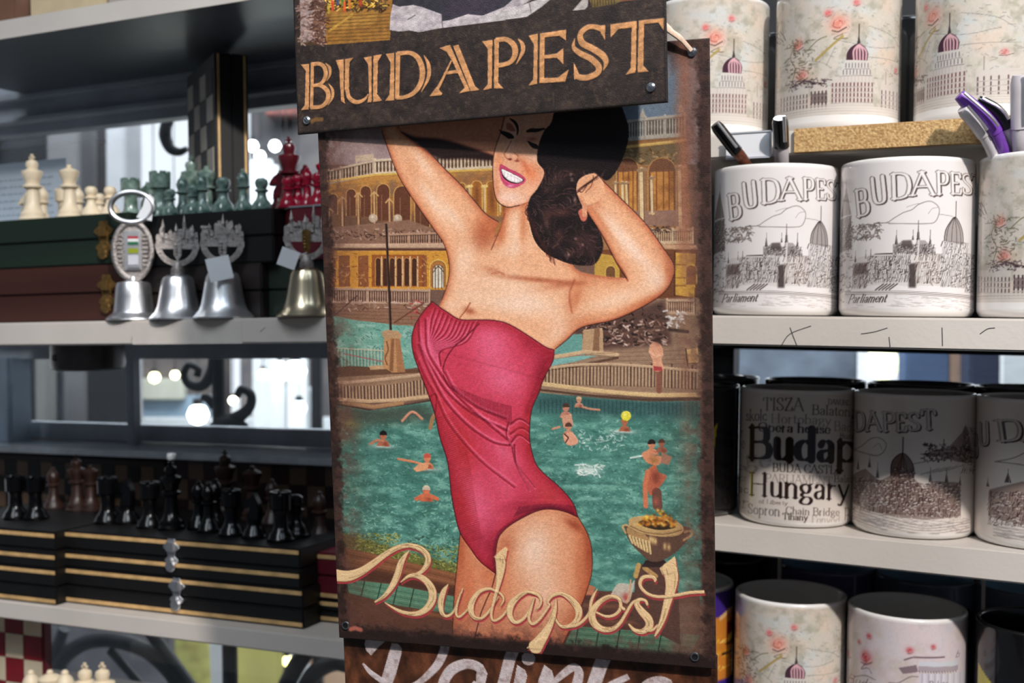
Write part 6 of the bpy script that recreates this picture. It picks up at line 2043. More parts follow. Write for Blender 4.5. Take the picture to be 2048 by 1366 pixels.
# middle right shelf
mug(RU, 1548, zR2, .047, mA, 'white mug with sketched Parliament and BUDAPEST, holding pens, right beside the poster')
mug(RU, 1809, zR2, .047, mA, 'white mug with sketched Parliament and BUDAPEST, empty, second from the poster')
mug(RU, 2096, zR2, .047, mF, 'greenish floral mug holding a purple pen, at the right end of the middle shelf', rot=-4)
# top right shelf
mug(RU, 1412, zR1, .078, mF, 'floral mug on the top shelf, partly hidden by the poster corner', rot=4)
mug(RU, 1665, zR1, .076, mF, 'cream floral mug with a red dome, middle one on the top shelf', rot=0)
mug(RU, 1952, zR1, .074, mF, 'floral mug at the right end of the top shelf above the purple pen', rot=-46)
mug(RU, 1545, zR1, .200, mK, 'black mug behind the gap between the lilac and cream floral mugs, top shelf', hm=M['black_glaze'])
mug(RU, 1806, zR1, .190, mK, 'black mug behind the gap between the cream and blue grey floral mugs, top shelf', hm=M['black_glaze'])
# lower right shelf, front row
mug(RU, 1372, zR3, .125, mK0, 'black mug with yellow and magenta patches beside the poster, lower shelf', hm=M['black_glaze'], rot=-50)
mug(RU, 1597, zR3, .125, mW, 'mug covered with place names, Budapest and Hungary largest, on the lower shelf')
mug(RU, 1832, zR3, .125, mD, 'mug with sketched domed Parliament, right beside the word mug on the lower shelf')
mug(RU, 2086, zR3, .125, mD, 'sketch mug cut by the right edge of the picture on the lower shelf', rot=36)
for px, lb in ((1424, 'black mug in the back row of the lower shelf, nearest the poster'), (1632, 'black mug in the back row directly behind the word mug'), (1844, 'black mug in the back row directly behind the domed Parliament mug'), (2064, 'black mug in the back row at the right end of the lower shelf')):
    mug(RU, px, zR3, .240, mK, lb, hm=M['black_glaze'])
# bottom right shelf
mug(RU, 1368, zR4, .14, mN, 'purple mug with a golden lit building, beside the poster on the bottom shelf', rot=0)
mug(RU, 1590, zR4, .14, mF, 'cream floral mug with small roses and a dome, on the bottom shelf', rot=-12)
mug(RU, 1824, zR4, .14, mP, 'pinkish floral mug with script Budapest and a white building, bottom shelf', rot=0)
mug(RU, 2092, zR4, .14, mK1, 'black mug with yellow and blue shapes at the bottom right corner', hm=M['black_glaze'])
mug(RU, 1664, zR4, .256, mV, 'dark violet mug with a blue rim in the back row of the bottom shelf')
mug(RU, 1862, zR4, .256, mB, 'dark grey mug lettered BUDAPEST in the back row of the bottom shelf')
mug(RU, 2068, zR4, .256, mB, 'dark grey mug in the back row at the right end of the bottom shelf', rot=60)
mug(RU, 1452, zR4, .256, mK, 'black mug in the back row of the bottom shelf behind the purple mug', hm=M['black_glaze'])
for px, y in ((1557, .19), (1966, .19)):
    p = RU.at(px, 1200, y)
    t = MB().box(p.x - .0011, p.x + .0011, y, y + .004, zR4, zR3 - .0206).obj('shelf_rod', M['board'], None, M=RU.M)
    tag(t, 'thin white upright rod between the back mugs of the bottom shelf, %s' % ('nearer the poster' if px < 1700 else 'nearer the right edge'), 'rod')


# pens
def pen(U, pts, d, rad, mats, label, clip=True):
    """pts: photo points from the tip hidden in the mug to the cap end"""
    L = [U.at(x, y, d + k) for x, y, k in pts]
    c3 = [Vector(q) for q in cr([tuple(v) for v in L], 5)]
    base = c3[0]
    t = empty('ballpoint_pen', U.M @ Matrix.Translation(base), label, 'pen')
    c3 = [q - base for q in c3]
    n = len(c3)
    k = int(n * .55)
    MB().tube(c3[:k + 1], [rad * .9] * (k + 1), 12).obj('barrel', mats[0], t)
    MB().tube(c3[k:], [rad] * (n - k - 1) + [rad * .8], 12).obj('cap', mats[1], t)
    if clip:
        o = Vector((rad * .8, -rad * 1.3, 0))
        MB().tube([q + o for q in c3[k + 1:]], rad * .22, 6).obj('pocket_clip', M['silver'], t)
    return t


P1, P2 = mat('pen_copper', (120, 70, 52), rough=.3, metal=.4, var=.4, scale=500), mat('pen_black', (20, 20, 22), rough=.2, coat=.5)
P3, P4 = mat('pen_purple', (116, 66, 168), rough=.35, var=.15, coat=.3), mat('pen_white', (206, 200, 204), rough=.35)
pen(RU, [(1530, 420, 0), (1492, 330, -.024), (1462, 290, -.034), (1430, 248, -.042)], .045, .0042, (P1, P2), 'copper and black pen leaning left out of the mug nearest the poster')
pen(RU, [(1562, 420, 0), (1563, 320, -.026), (1562, 280, -.034), (1560, 236, -.042)], .052, .0052, (P4, P2), 'silver grey pen with a black cap standing upright in the mug nearest the poster')
pen(RU, [(2040, 380, 0), (2006, 300, -.022), (1978, 245, -.032), (1918, 190, -.04)], .045, .0042, (P3, P3), 'purple pen leaning left out of the floral mug at the right edge')
pen(RU, [(2010, 380, 0), (1985, 300, -.016), (1958, 255, -.024), (1925, 216, -.032)], .038, .0042, (P4, P4), 'white pen leaning left below the purple pen')
pen(RU, [(2050, 380, 0), (2030, 300, -.03), (2000, 230, -.045), (1955, 200, -.05)], .062, .0038, (P4, P2), 'grey and white pen behind the purple pen')
pen(RU, [(2050, 400, 0), (2042, 300, -.026), (2040, 230, -.034), (2040, 150, -.04)], .050, .0052, (P4, P4), 'thick white pen standing upright at the right edge')
# white price card on the edge of the top shelf
a, b_ = RU.at(1452, 318, .022), RU.at(1541, 262, .022)
t = empty('price_card', RU.mat(a.x, .022, a.z), 'blank white card with dark border, left of the wood edge strip', 'card')
MB().box(0, b_.x - a.x, 0, .0006, 0, b_.z - a.z).obj('sheet', M['paper'], t)
b = MB()
w_, h_ = b_.x - a.x, b_.z - a.z
for q in ((0, w_, -.0006, .0006), (0, w_, h_ - .0005, h_ + .0005), (w_ - .0005, w_ + .0008, 0, h_), (w_ + .002, w_ + .0035, 0, h_)): b.box(q[0], q[1], -.0006, .0008, q[2], q[3])
b.obj('frame', M['alu'], t)


# ------------------------------------------------------------------ chess pieces
PR = {
    'pawn': (.0255, [(0, 0), (.0085, 0), (.0088, .0018), (.0078, .003), (.0074, .0045), (.0062, .007), (.0044, .009), (.0034, .0125), (.0036, .0145), (.0052, .0152), (.0052, .0166), (.0034, .0172), (.0046, .0192), (.0052, .0214), (.0046, .0238), (.0028, .0252), (0, .0256)]),
    'rook': (.034, [(0, 0), (.0105, 0), (.0108, .002), (.0096, .0035), (.0092, .0055), (.0070, .008), (.0056, .011), (.0052, .020), (.0060, .0225), (.0078, .0235), (.0080, .034), (.0056, .034), (.0056, .0318), (0, .0318)]),
    'bishop': (.042, [(0, 0), (.0105, 0), (.0108, .002), (.0094, .0035), (.0090, .006), (.0064, .009), (.0046, .014), (.0040, .022), (.0052, .0232), (.0068, .024), (.0068, .0254), (.0046, .0262), (.0058, .0300), (.0062, .0330), (.0046, .0372), (.0022, .0398), (.0024, .0410), (.0014, .0424), (0, .0428)]),
    'queen': (.049, [(0, 0), (.0118, 0), (.0121, .0022), (.0106, .0038), (.0104, .0068), (.0078, .0096), (.0058, .015), (.0050, .027), (.0064, .0282), (.0084, .029), (.0084, .0306), (.0056, .0316), (.0066, .036), (.0088, .041), (.0092, .0432), (.0074, .0446), (.0040, .0462), (.0022, .0468), (.0026, .0482), (.0016, .0496), (0, .05)]),
    'king': (.055, [(0, 0), (.0122, 0), (.0125, .0022), (.0110, .0040), (.0108, .0072), (.0082, .010), (.0062, .016), (.0052, .029), (.0066, .0302), (.0088, .031), (.0088, .0328), (.0060, .034), (.0070, .038), (.0094, .0438), (.0092, .0458), (.0060, .047), (.0044, .0478), (.0048, .049), (.0056, .052), (.005, .0545), (.0024, .0562), (0, .0566)]),
}
proto = {}


def chess(U, kind, m, px, py, d, h, label, s=1.0, group=None, rz=0.0):
    key = (kind, m)
    if key not in proto:
        b = MB()
        if kind == 'knight':
            b.lathe([(0, 0), (.0105, 0), (.0108, .002), (.0094, .0035), (.0090, .006), (.0064, .009), (.0056, .012), (.0066, .0132), (.0066, .0146), (0, .015)], 24)
            b.prism([(-.0062, .0145), (.0062, .0145), (.0070, .022), (.0060, .029), (.0030, .0345), (.0008, .0375), (-.0008, .034), (-.0050, .0318), (-.0092, .0272), (-.0098, .0246), (-.0082, .0236), (-.0046, .0256), (-.0020, .0244), (-.0050, .020)], -.0032, .0032)
        else:
            b.lathe(PR[kind][1], 24)
            if kind == 'rook':
                for q in range(6):
                    a_ = q * math.pi / 3
                    b.box(-.0022, .0022, -.0011, .0011, 0, .0022, Matrix.Rotation(a_, 4, 'Z') @ Matrix.Translation((0, .0066, .0338)))
            if kind == 'king':
                b.box(-.0028, .0028, -.0009, .0009, .0575, .0592).box(-.0010, .0010, -.0009, .0009, .0555, .0615)
        nm = {'cream': 'cream', 'greenp': 'green', 'redp': 'red', 'redd': 'dark_red', 'blackp': 'black', 'brownp': 'brown', 'tanp': 'tan'}[m]
        o = b.obj('chess_' + kind, M[m], None, bevel=.0006 if kind == 'knight' else 0)
        proto[key] = o
    else:
        o = proto[key].copy()
        COL.objects.link(o)
    p = U.at(px, py, d)
    o.matrix_world = U.mat(p.x, d, h + .0002, rz) @ Matrix.Scale(s, 4)
    return tag(o, label, 'chess piece', group)


# ------------------------------------------------------------------ boxes and boards on the left
def chess_box(U, px0, px1, d, dep, z0, z1, m, label, gold=False, latch=None, lm=None, strips=None, name='wooden_box', cham=False):
    x0, x1 = U.at(px0, 640, d).x, U.at(px1, 640, d).x
    t = empty(name, U.mat(x0, d, z0), label, 'box')
    w, h = x1 - x0, z1 - z0
    if cham:
        c_ = .016
        b = MB()
        V = [(c_, 0), (w, 0), (w, dep), (0, dep), (0, c_ * .9)]
        n = len(V)
        b.add([Vector((x, y, 0)) for x, y in V] + [Vector((x, y, h)) for x, y in V], [tuple(reversed(range(n))), tuple(range(n, 2 * n))] + [(i, (i + 1) % n, (i + 1) % n + n, i + n) for i in range(n)])
        b.obj('case', m, t, bevel=.0008)
        MB().add([Vector((x, y, h + zz)) for zz in (-.0003, .0010) for x, y in [(c_ - .001, -.001), (w, -.001), (w, dep), (-.001, dep), (-.001, c_ * .9)]], [tuple(reversed(range(5))), tuple(range(5, 10))] + [(i, (i + 1) % 5, (i + 1) % 5 + 5, i + 5) for i in range(5)]).obj('metal_edge', M['silver'], t)
    else:
        hm = h / 2
        MB().box(0, w, 0, dep, 0, hm - .0004).obj('case', m, t, bevel=.0012)
        MB().box(0, w, 0, dep, hm + .0004, h).obj('lid', m, t, bevel=.0012)
        if gold:
            for zz in strips or (.0032, h - .0034):
                MB().box(.001, w - .001, -.0008, .0002, zz - .0017, zz + .0017).obj('inlay_strip', M['gold'], t, bevel=.0003)
    if latch:
        for lx, lz in latch:
            px_ = U.at(lx, 640, d).x - x0
            b = MB()
            T3 = Matrix.Translation((px_, -.0008, lz * h))
            k = .0060 if gold else .0074
            out = []
            for q in range(40):
                a_ = q / 40 * 2 * math.pi
                r = k * (1 + .28 * abs(math.cos(2 * a_)) + .16 * math.cos(6 * a_))
                out.append((r * math.cos(a_), r * math.sin(a_) + k * .9))
            b.prism(out, -.0007, .0006, T3)
            b.prism([(x * .82, z - 1.9 * k) for x, z in out], -.0007, .0006, T3)
            lo_ = b.obj('latch', lm, t, bevel=.0003)
            b = MB()
            b.lathe([(0, .003), (.002, .0026), (.0028, .0012), (.003, 0)], 14, T3 @ Matrix.Translation((0, 0, -k)) @ Matrix.Rotation(math.pi / 2, 4, 'X'))
            b.box(-.004, .004, -.003, 0, .002, .010, T3)
            b.lathe([(.0046, -.001), (.0052, 0), (.0046, .001)], 20, T3 @ Matrix.Translation((0, -.002, -k * 1.7)) @ Matrix.Rotation(math.pi / 2, 4, 'X'))
            b.obj('clasp', lm, lo_, bevel=.0003)
    return t


Z = lambda px, py, d: LU.at(px, py, d).z
dB = .022
zg0, zg1, zg2 = zL2, Z(110, 534, dB), Z(110, 434, dB)
chess_box(LU, -120, 262, dB, .13, zL2 + .0002, zg1, M['boxb'], 'red brown wooden box with a brass latch, under the green box', latch=[(216, .5)], lm=M['brass'])
chess_box(LU, -120, 262, dB, .13, zg1 + .0003, zg2, M['boxg'], 'dark green wooden box with a brass latch, cream chess pieces on top', latch=[(212, .5)], lm=M['brass'])
dK = .030
zk1, zk2 = Z(420, 530, dK), Z(420, 424, dK)
chess_box(LU, 270, 524, dK, .13, zL2 + .0002, zk1, M['boxd'], 'dark brown box behind the bells, under the black box')
chess_box(LU, 270, 549, dK, .13, zk1 + .0003, zk2, M['boxk'], 'black box behind the bells, green chess pieces on top')
zr1, zr2 = Z(600, 522, .04), Z(600, 414, .034)
chess_box(LU, 530, 700, .040, .12, zL2 + .0002, zr1, M['boxg'], 'dark green box under the red box, beside the poster')
chess_box(LU, 553, 700, .034, .085, zr1 + .0003, zr2, M['boxr'], 'dark red box with a cut corner and a metal edge, red chess pieces on top', cham=True, name='lacquered_box')

# paper behind the cream pieces
a, b_ = LU.at(-60, 438, .12), LU.at(131, 316, .12)
t = empty('paper_sheet', LU.mat(a.x, .12, zg2), 'pale blue sheet of small print standing behind the cream chess pieces', 'paper')
MB().box(0, b_.x - a.x, 0, .0006, 0, b_.z - zg2).obj('sheet', mat('pale_blue_paper', (186, 200, 214), rough=.8, var=.05), t)
b = MB()
rs = np.random.RandomState(2)
for q in range(7):
    z = (b_.z - zg2) * (.15 + q * .1)
    x = .008
    while x < (b_.x - a.x) * .86:
        l = .003 + rs.rand() * .006
        b.box(x, x + l, -.0003, 0, z, z + .0011)
        x += l + .002
b.obj('print', mat('faint_print', (150, 166, 180), rough=.8), t)

# standing folded board
p = LU.at(434, 430, .085)
t = empty('folding_chessboard', LU.mat(p.x, .085, zk2 + .0005, math.radians(52)), 'tall folded black chessboard standing on end behind the green chess pieces', 'chessboard')
hb = Z(434, 104, .085) - zk2
MB().box(.0, .0145, 0, .111, 0, hb).obj('half', M['boxk'], t, bevel=.0008)
MB().box(.0150, .0295, 0, .111, 0, hb).obj('half', M['boxk'], t, bevel=.0008)
for x in (.003, .0265):
    MB().box(x - .0010, x + .0010, -.0006, .0004, .001, hb - .001).obj('inlay_strip', M['gold'], t)
b = MB()
n = 0
for i in range(4):
    for j in range(8):
        b.cur = (i + j) % 2
        y0 = .007 + i * .0252
        z0 = hb - .012 - (j + 1) * .0232
        if z0 > 0:
            b.box(-.0005, .0002, y0 + .0008, y0 + .0244, z0 + .0006, z0 + .0226)
b.obj('checkered_face', [M['sqd'], M['sqs']], t)

# cream pieces (px of the axis, height from the photo)
for kind, px, d, s, lb in (('king', 66, .045, 1.0, 'cream chess king, tallest piece at the far left'), ('bishop', 86, .075, .86, 'cream chess bishop just behind and right of the cream king'), ('knight', 54, .085, .9, 'cream chess knight behind the left side of the cream king'),
                           ('queen', 140, .045, .98, 'cream chess queen between the cream king and the pawns'), ('rook', 128, .085, .95, 'cream chess rook behind the left side of the cream queen'), ('bishop', 158, .080, .8, 'cream chess bishop behind the right side of the cream queen'),
                           ('pawn', 183, .040, 1.06, 'cream chess pawn right of the cream queen'), ('pawn', 199, .070, .98, 'cream chess pawn between two others, set further back'), ('pawn', 221, .045, 1.04, 'cream chess pawn nearest the ring topped bell')):
    chess(LU, kind, 'cream', px, 430, d, zg2, lb, s, 'cream chess pieces on the green box')
for kind, px, d, s, lb in (('rook', 262, .065, 1.08, 'green chess rook seen through the ring of the bell'), ('knight', 296, .085, 1.02, 'green chess knight behind the left side of the tall green rook'), ('rook', 321, .060, 1.16, 'green chess rook right of the bell ring, the tallest rook'),
                           ('bishop', 366, .055, .86, 'green chess bishop at the left of the middle cluster'), ('king', 384, .095, .98, 'green chess king standing behind the middle cluster'), ('pawn', 341, .040, .9, 'small green chess pawn right of the tall rook'),
                           ('pawn', 386, .040, .98, 'green chess pawn in front of the green king'), ('bishop', 405, .045, .84, 'green chess bishop before the folded board'), ('queen', 414, .085, .96, 'green chess queen with a shiny rounded crown before the folded board'),
                           ('pawn', 447, .045, 1.18, 'green chess pawn in front of the folded board spine'), ('bishop', 487, .045, .84, 'green chess bishop in front of the right edge of the folded board'), ('pawn', 524, .050, 1.08, 'green chess pawn at the right end of the black box')):
    chess(LU, kind, 'greenp', px, 425, d, zk2, lb, s, 'green chess pieces on the black box')
for kind, m, px, d, s, lb in (('king', 'redd', 580, .070, 1.02, 'dark red chess king with a pale tip, tallest on the red box'), ('knight', 'redd', 561, .080, 1.0, 'dark red chess knight at the left end of the red box'), ('pawn', 'redp', 577, .048, 1.0, 'bright red chess pawn at the left of the front row'),
                              ('pawn', 'redp', 597, .056, 1.1, 'bright red chess pawn second in the front row on the red box'), ('bishop', 'redp', 616, .054, .78, 'bright red chess bishop in the front row on the red box'), ('pawn', 'redp', 638, .050, 1.08, 'bright red chess pawn touching the poster edge'),
                              ('queen', 'redp', 652, .085, .9, 'bright red chess queen half behind the poster edge'), ('bishop', 'redd', 612, .090, .98, 'dark red chess bishop at the back of the red box')):
    chess(LU, kind, m, px, 425, d, zr2 + .001, lb, s, 'red chess pieces on the red box')


# ------------------------------------------------------------------ souvenir bells
def glyphs(b, st, fn, h, r):
    X = 0
    tot = sum(GL[c][0] for c in st)
    for ch in st:
        adv, g = GL[ch]
        for stk in g.split('|'):
            sm = stk.startswith('~')
            pts = np.array([tuple(map(float, q.split(',')[:2])) for q in stk.strip('~').split()])
            P = cr(pts, 2) if sm else pts
            b.tube([fn((X + q[0]) / tot, q[1] * h) for q in P], r, 5)
        X += adv


def bell_cup(b, s=1.0, R=.0232, H=.0370):
    pr = [(R * .86, 0), (R, 0), (R * 1.0, .0012), (R * .93, .0032), (R * .80, .0065), (R * .72, .011), (R * .66, .018), (R * .60, .026), (R * .56, .0315), (R * .50, .0345), (R * .36, .0362), (R * .2, H), (0, H)]
    b.lathe([(r * s, z * s) for r, z in pr] , 48)


def facing(px, d):
    p = LU.at(px, 600, d)
    lv = LU.I.to_3x3() @ (EYE - LU.M @ p)
    return math.atan2(lv.x, -lv.y)


def round_bell(px, d, mcup, mmed, label, tagpos=None, variant=0, s=1.0, rot_=6):
    p = LU.at(px, 640, d)
    t = empty('souvenir_bell', LU.mat(p.x, d, zL2 + .0003, facing(px, d) + math.radians(rot_)), label, 'bell')
    b = MB()
    bell_cup(b, s)
    b.obj('bell_cup', mcup, t)
    b = MB()
    b.lathe([(.0052, .0365 * s), (.0056, .0375 * s), (.0054, .0415 * s), (.0040, .043 * s), (.0028, .047 * s), (0, .047 * s)], 20)
    b.obj('neck', mmed, t)
    zc, R = .0605, .0170
    b = MB()
    # crescent band with raised letters
    arc = [(R * math.cos(a_), zc + R * math.sin(a_)) for a_ in np.linspace(math.pi * 1.04, math.pi * 1.96, 24)]
    arc2 = [((R - .0046) * math.cos(a_), zc + (R - .0046) * math.sin(a_)) for a_ in np.linspace(math.pi * 1.96, math.pi * 1.04, 24)]
    b.prism(arc + arc2, -.0012, .0012)
    fn = lambda u, v: ((R - .0040 + v) * math.cos(math.pi * (1.12 + .76 * u)), -.0014, zc + (-1) * (R - .0008 - v) * abs(math.sin(math.pi * (1.12 + .76 * u))))
    fn = lambda u, v: ((R - .0008 - v) * math.cos(math.pi * (1.12 + .76 * u)), -.0014, zc + (R - .0008 - v) * math.sin(math.pi * (1.12 + .76 * u)))
    glyphs(b, 'BUDAPEST', fn, .0030, .00032)
    b.obj('lettered_band', mmed, t, bevel=.0002)
    # skyline relief and ribbon
    b = MB()
    rs = np.random.RandomState(variant + 3)
    b.box(-R * 1.02, R * 1.02, -.0012, .0012, zc - .0028, zc + .0016)
    sky = [(-R * .98, zc + .001)]
    x = -R * .98
    while x < R * .95:
        w_ = .0016 + rs.rand() * .0022
        hmax = .010 * math.sqrt(max(0, 1 - (x / R) ** 2)) + .004
        z = zc + .003 + hmax * (.45 + .6 * rs.rand())
        sky += [(x, z), (x + w_ * .5, z + .0024 * rs.rand() + .0005), (x + w_, z)]
        x += w_
    sky += [(R * .98, zc + .001)]
    b.prism(sky, -.0009, .0009)
    for q in range(9):
        x = -R * .8 + q * R * .2 + rs.rand() * .001
        z = zc + .003 + .006 * rs.rand()
        b.box(x, x + .002, -.0024, 0, z, z + .003 + .003 * rs.rand())
    for x, hh in (((-.011, .022), (-.0005, .019), (.006, .026), (.0125, .018)) if variant != 1 else ((-.010, .016), (.001, .024), (.008, .019))):
        b.lathe([(.0013, zc), (.0012, zc + hh * .6), (.0017, zc + hh * .66), (.0005, zc + hh * .9), (0, zc + hh)], 8, Matrix.Translation((x, 0, 0)))
    if variant == 1:
        b.box(-.0165, -.0085, -.002, .002, zc + .0115, zc + .0135).box(-.0155, -.012, -.0015, .0015, zc + .002, zc + .012)
    b.obj('skyline_relief', mmed, t, bevel=.0002)
    b = MB()
    b.prism([(-.0034, zc + .005), (0, zc + .0072), (.0034, zc + .005), (.0030, zc - .008), (0, zc - .0135), (-.0030, zc - .008)], -.003, -.001)
    for q in range(4):
        b.lathe([(0, .0016), (.0011, .0008), (.0012, 0)], 10, Matrix.Translation((-.0012, -.003, zc - .0002 - q * .0024)) @ Matrix.Rotation(math.pi / 2, 4, 'X'))
    b.obj('shield', mmed if mcup is M['silver'] else M['brass'], t, bevel=.0003)
    if tagpos:
        x, z, rot, w_ = tagpos
        ps = MB().box(-w_ / 2, w_ / 2, -.0003, .0003, -w_ / 2, w_ / 2, Matrix.Translation((x, -.0195 if z < .04 else -.014, z)) @ Matrix.Rotation(rot, 4, 'Y') @ Matrix.Rotation(.1, 4, 'Z')).obj('price_sticker', M['paper'], t)
        MB().tube([(x, -.015, z + w_ * .5), (x * .4, -.008, .047), (0, -.004, .049)], .0003, 5).obj('thread', M['paper'], ps)
    return t


round_bell(357, .016, M['silver'], M['pewter'], 'silver souvenir bell with a round BUDAPEST medallion and no paper tag', variant=0)
round_bell(447, .014, M['silver'], M['pewter'], 'silver souvenir bell with a round medallion and a white square paper tag on its front', (-.0045, .0390, -.22, .0185), 1, 1.04)
M['belltint'] = mat('gold_tinted_silver', (214, 200, 170), rough=.28, metal=1, var=.15, scale=60)  # silver bell; its gold reflection is put into the base colour
round_bell(615, .010, M['belltint'], M['pewter'], 'silver and gold souvenir bell beside the poster edge, white tag behind it', (-.0150, .0440, .35, .014), 2, 1.02)

p = LU.at(268, 640, .018)
t = empty('souvenir_bell', LU.mat(p.x, .018, zL2 + .0003, facing(268, .018) + math.radians(-12)), 'silver souvenir bell with an oval plaque and a ring handle on top', 'bell')
b = MB()
b.lathe([(.0216, 0), (.0228, .0004), (.0226, .0016), (.0198, .0040), (.0170, .0062), (.0162, .009), (.0152, .020), (.0142, .029), (.0132, .0315), (.0070, .033), (.0030, .0338), (.0022, .0365), (0, .037)], 48)
b.obj('bell_cup', M['silver'], t)
zc = .0585
b = MB()
ov = [(.0152 * math.cos(a_), .0012 * 0, zc + .0236 * math.sin(a_)) for a_ in np.linspace(0, 2 * math.pi, 48, endpoint=False)]
b.tube(ov, .0026, 10, .7, closed=True)
for q in range(8):
    for sx_ in (-1, 1):
        z = zc - .013 + q * .0036
        b.box(sx_ * .0105 - .002, sx_ * .0105 + .002, -.0016, .0004, z, z + .0016)
b.prism([(.0136 * math.cos(a_), zc + .022 * math.sin(a_)) for a_ in np.linspace(0, 2 * math.pi, 40, endpoint=False)], .0004, .0016)
b.obj('oval_plaque', M['pewter'], t)
b = MB().box(-.0066, .0074, -.0026, .0004, zc - .0165, zc + .0165)
b.box(-.0040, .0066, -.0040, -.002, zc - .0150, zc + .0150)
plq = b.obj('plate', M['silver'], t, bevel=.0006)
for (z0, z1, cc) in ((.0098, .0118, (170, 40, 50)), (.0072, .0098, (226, 226, 226)), (.0046, .0072, (50, 110, 80)), (-.0024, .0018, (150, 160, 50)), (-.0120, -.0040, (206, 206, 214))):
    MB().box(-.0030, .0054, -.0044, -.0038, zc + z0, zc + z1).obj('enamel', mat('enamel_%d' % cc[0], cc, rough=.25), plq)
b = MB()
rg = [(.0176 * math.cos(a_), 0, zc + .0365 + .0128 * math.sin(a_)) for a_ in np.linspace(0, 2 * math.pi, 40, endpoint=False)]
b.tube(rg, .0024, 10, 1.5, closed=True)
b.obj('ring_handle', M['silver'], t)
MB().prism([(.004, .086), (.0165, .083), (.0190, .102), (.0155, .1055), (.0120, .1045), (.0095, .0955)], -.0030, -.0024).obj('price_tag', M['paper'], t, bevel=.0002)

# round tin hanging under the shelf
p = LU.at(176, 712, .085)
t = empty('round_tin', LU.mat(p.x, .085, zL2 - .0202), 'dark round tin fixed under the middle left shelf, marked 12', 'tin')
MB().lathe([(0, -.0245), (.028, -.0245), (.0325, -.0225), (.0335, -.018), (.0335, 0), (0, 0)], 48).obj('body', mat('dull_grey_tin', (92, 88, 86), rough=.35, metal=.7, var=.4, scale=30), t)
b = MB()
for st, a0 in (('I', -.12), ('Z', .02)):
    glyphs(b, st, lambda u, v, a0=a0: (.0339 * math.sin(a0 + u * .12 - .3), -.0339 * math.cos(a0 + u * .12 - .3), -.0145 + v), .0052, .0004)
b.obj('number', M['hole'], t)

# ------------------------------------------------------------------ lower left shelf: inlaid boxes with dark pieces
dA = .030
zA0, zA1, zA2 = zL3 + .0002, Z(113, 1131, dA), Z(113, 1060, dA)
chess_box(LU, 108, 597, dA, .135, zA0, zA1 - .0003, M['boxk'], 'long black box with gold inlay lines and a silver latch, lower of the middle stack', gold=True, latch=[(345, .60)], lm=M['silver'], name='inlaid_box')
chess_box(LU, 108, 592, dA, .135, zA1, zA2, M['boxk'], 'long black box with gold inlay lines, upper of the middle stack', strips=(.0098, zA2 - zA1 - .0030), gold=True, latch=[(336, .62)], lm=M['silver'], name='inlaid_box')
chess_box(LU, -160, 102, .018, .14, zA0, zA1 - .0003, M['boxk'], 'black box with gold inlay lines at the left edge, lower of its stack', gold=True, name='inlaid_box')
chess_box(LU, -160, 102, .018, .14, zA1, zA2 + .0008, M['boxk'], 'black box with gold inlay lines at the left edge, top of its stack', strips=(.0098, zA2 - zA1 - .0030), gold=True, name='inlaid_box')
zq0 = Z(630, 1197, .055)
chess_box(LU, 606, 740, .055, .11, zA0, zq0, M['boxk'], 'short black box with gold inlay lines, bottom of the stack beside the poster', gold=True, name='inlaid_box')
chess_box(LU, 603, 740, .055, .11, zq0 + .0003, Z(630, 1104, .055), M['boxr'], 'dark red box with gold inlay lines, top of the stack beside the poster', gold=True, name='inlaid_box')


def back_board(px0, px1, d, z0, pyt, m1, m2, label, cell=.022, lean=.0):
    x0, x1 = LU.at(px0, 940, d).x, LU.at(px1, 940, d).x
    zt_ = Z((px0 + px1) / 2, pyt, d)
    t = empty('folding_chessboard', LU.mat(x0, d, z0), label, 'chessboard')
    h = zt_ - z0
    MB().box(0, x1 - x0, 0, .012, 0, h).obj('board', M['boxd'], t, bevel=.0008)
    b = MB()
    i = 0
    x = .004
    while x + cell < x1 - x0:
        z = h - .006 - cell
        j = 0
        while z > 0:
            b.cur = (i + j) % 2
            b.box(x + .0004, x + cell - .0004, -.0006, .0002, z + .0004, z + cell - .0004)
            z -= cell
            j += 1
        x += cell
        i += 1
    b.obj('checkered_face', [m1, m2], t)
    return t


back_board(-40, 330, .168, zL3 + .0002, 914, M['sqd'], M['sqt'], 'dark chessboard standing at the back of the lower left shelf, left one', .017)
back_board(338, 700, .168, zL3 + .0002, 912, M['sqk'], M['sqt'], 'chessboard with red and tan squares standing behind the black pieces, right one', .020)

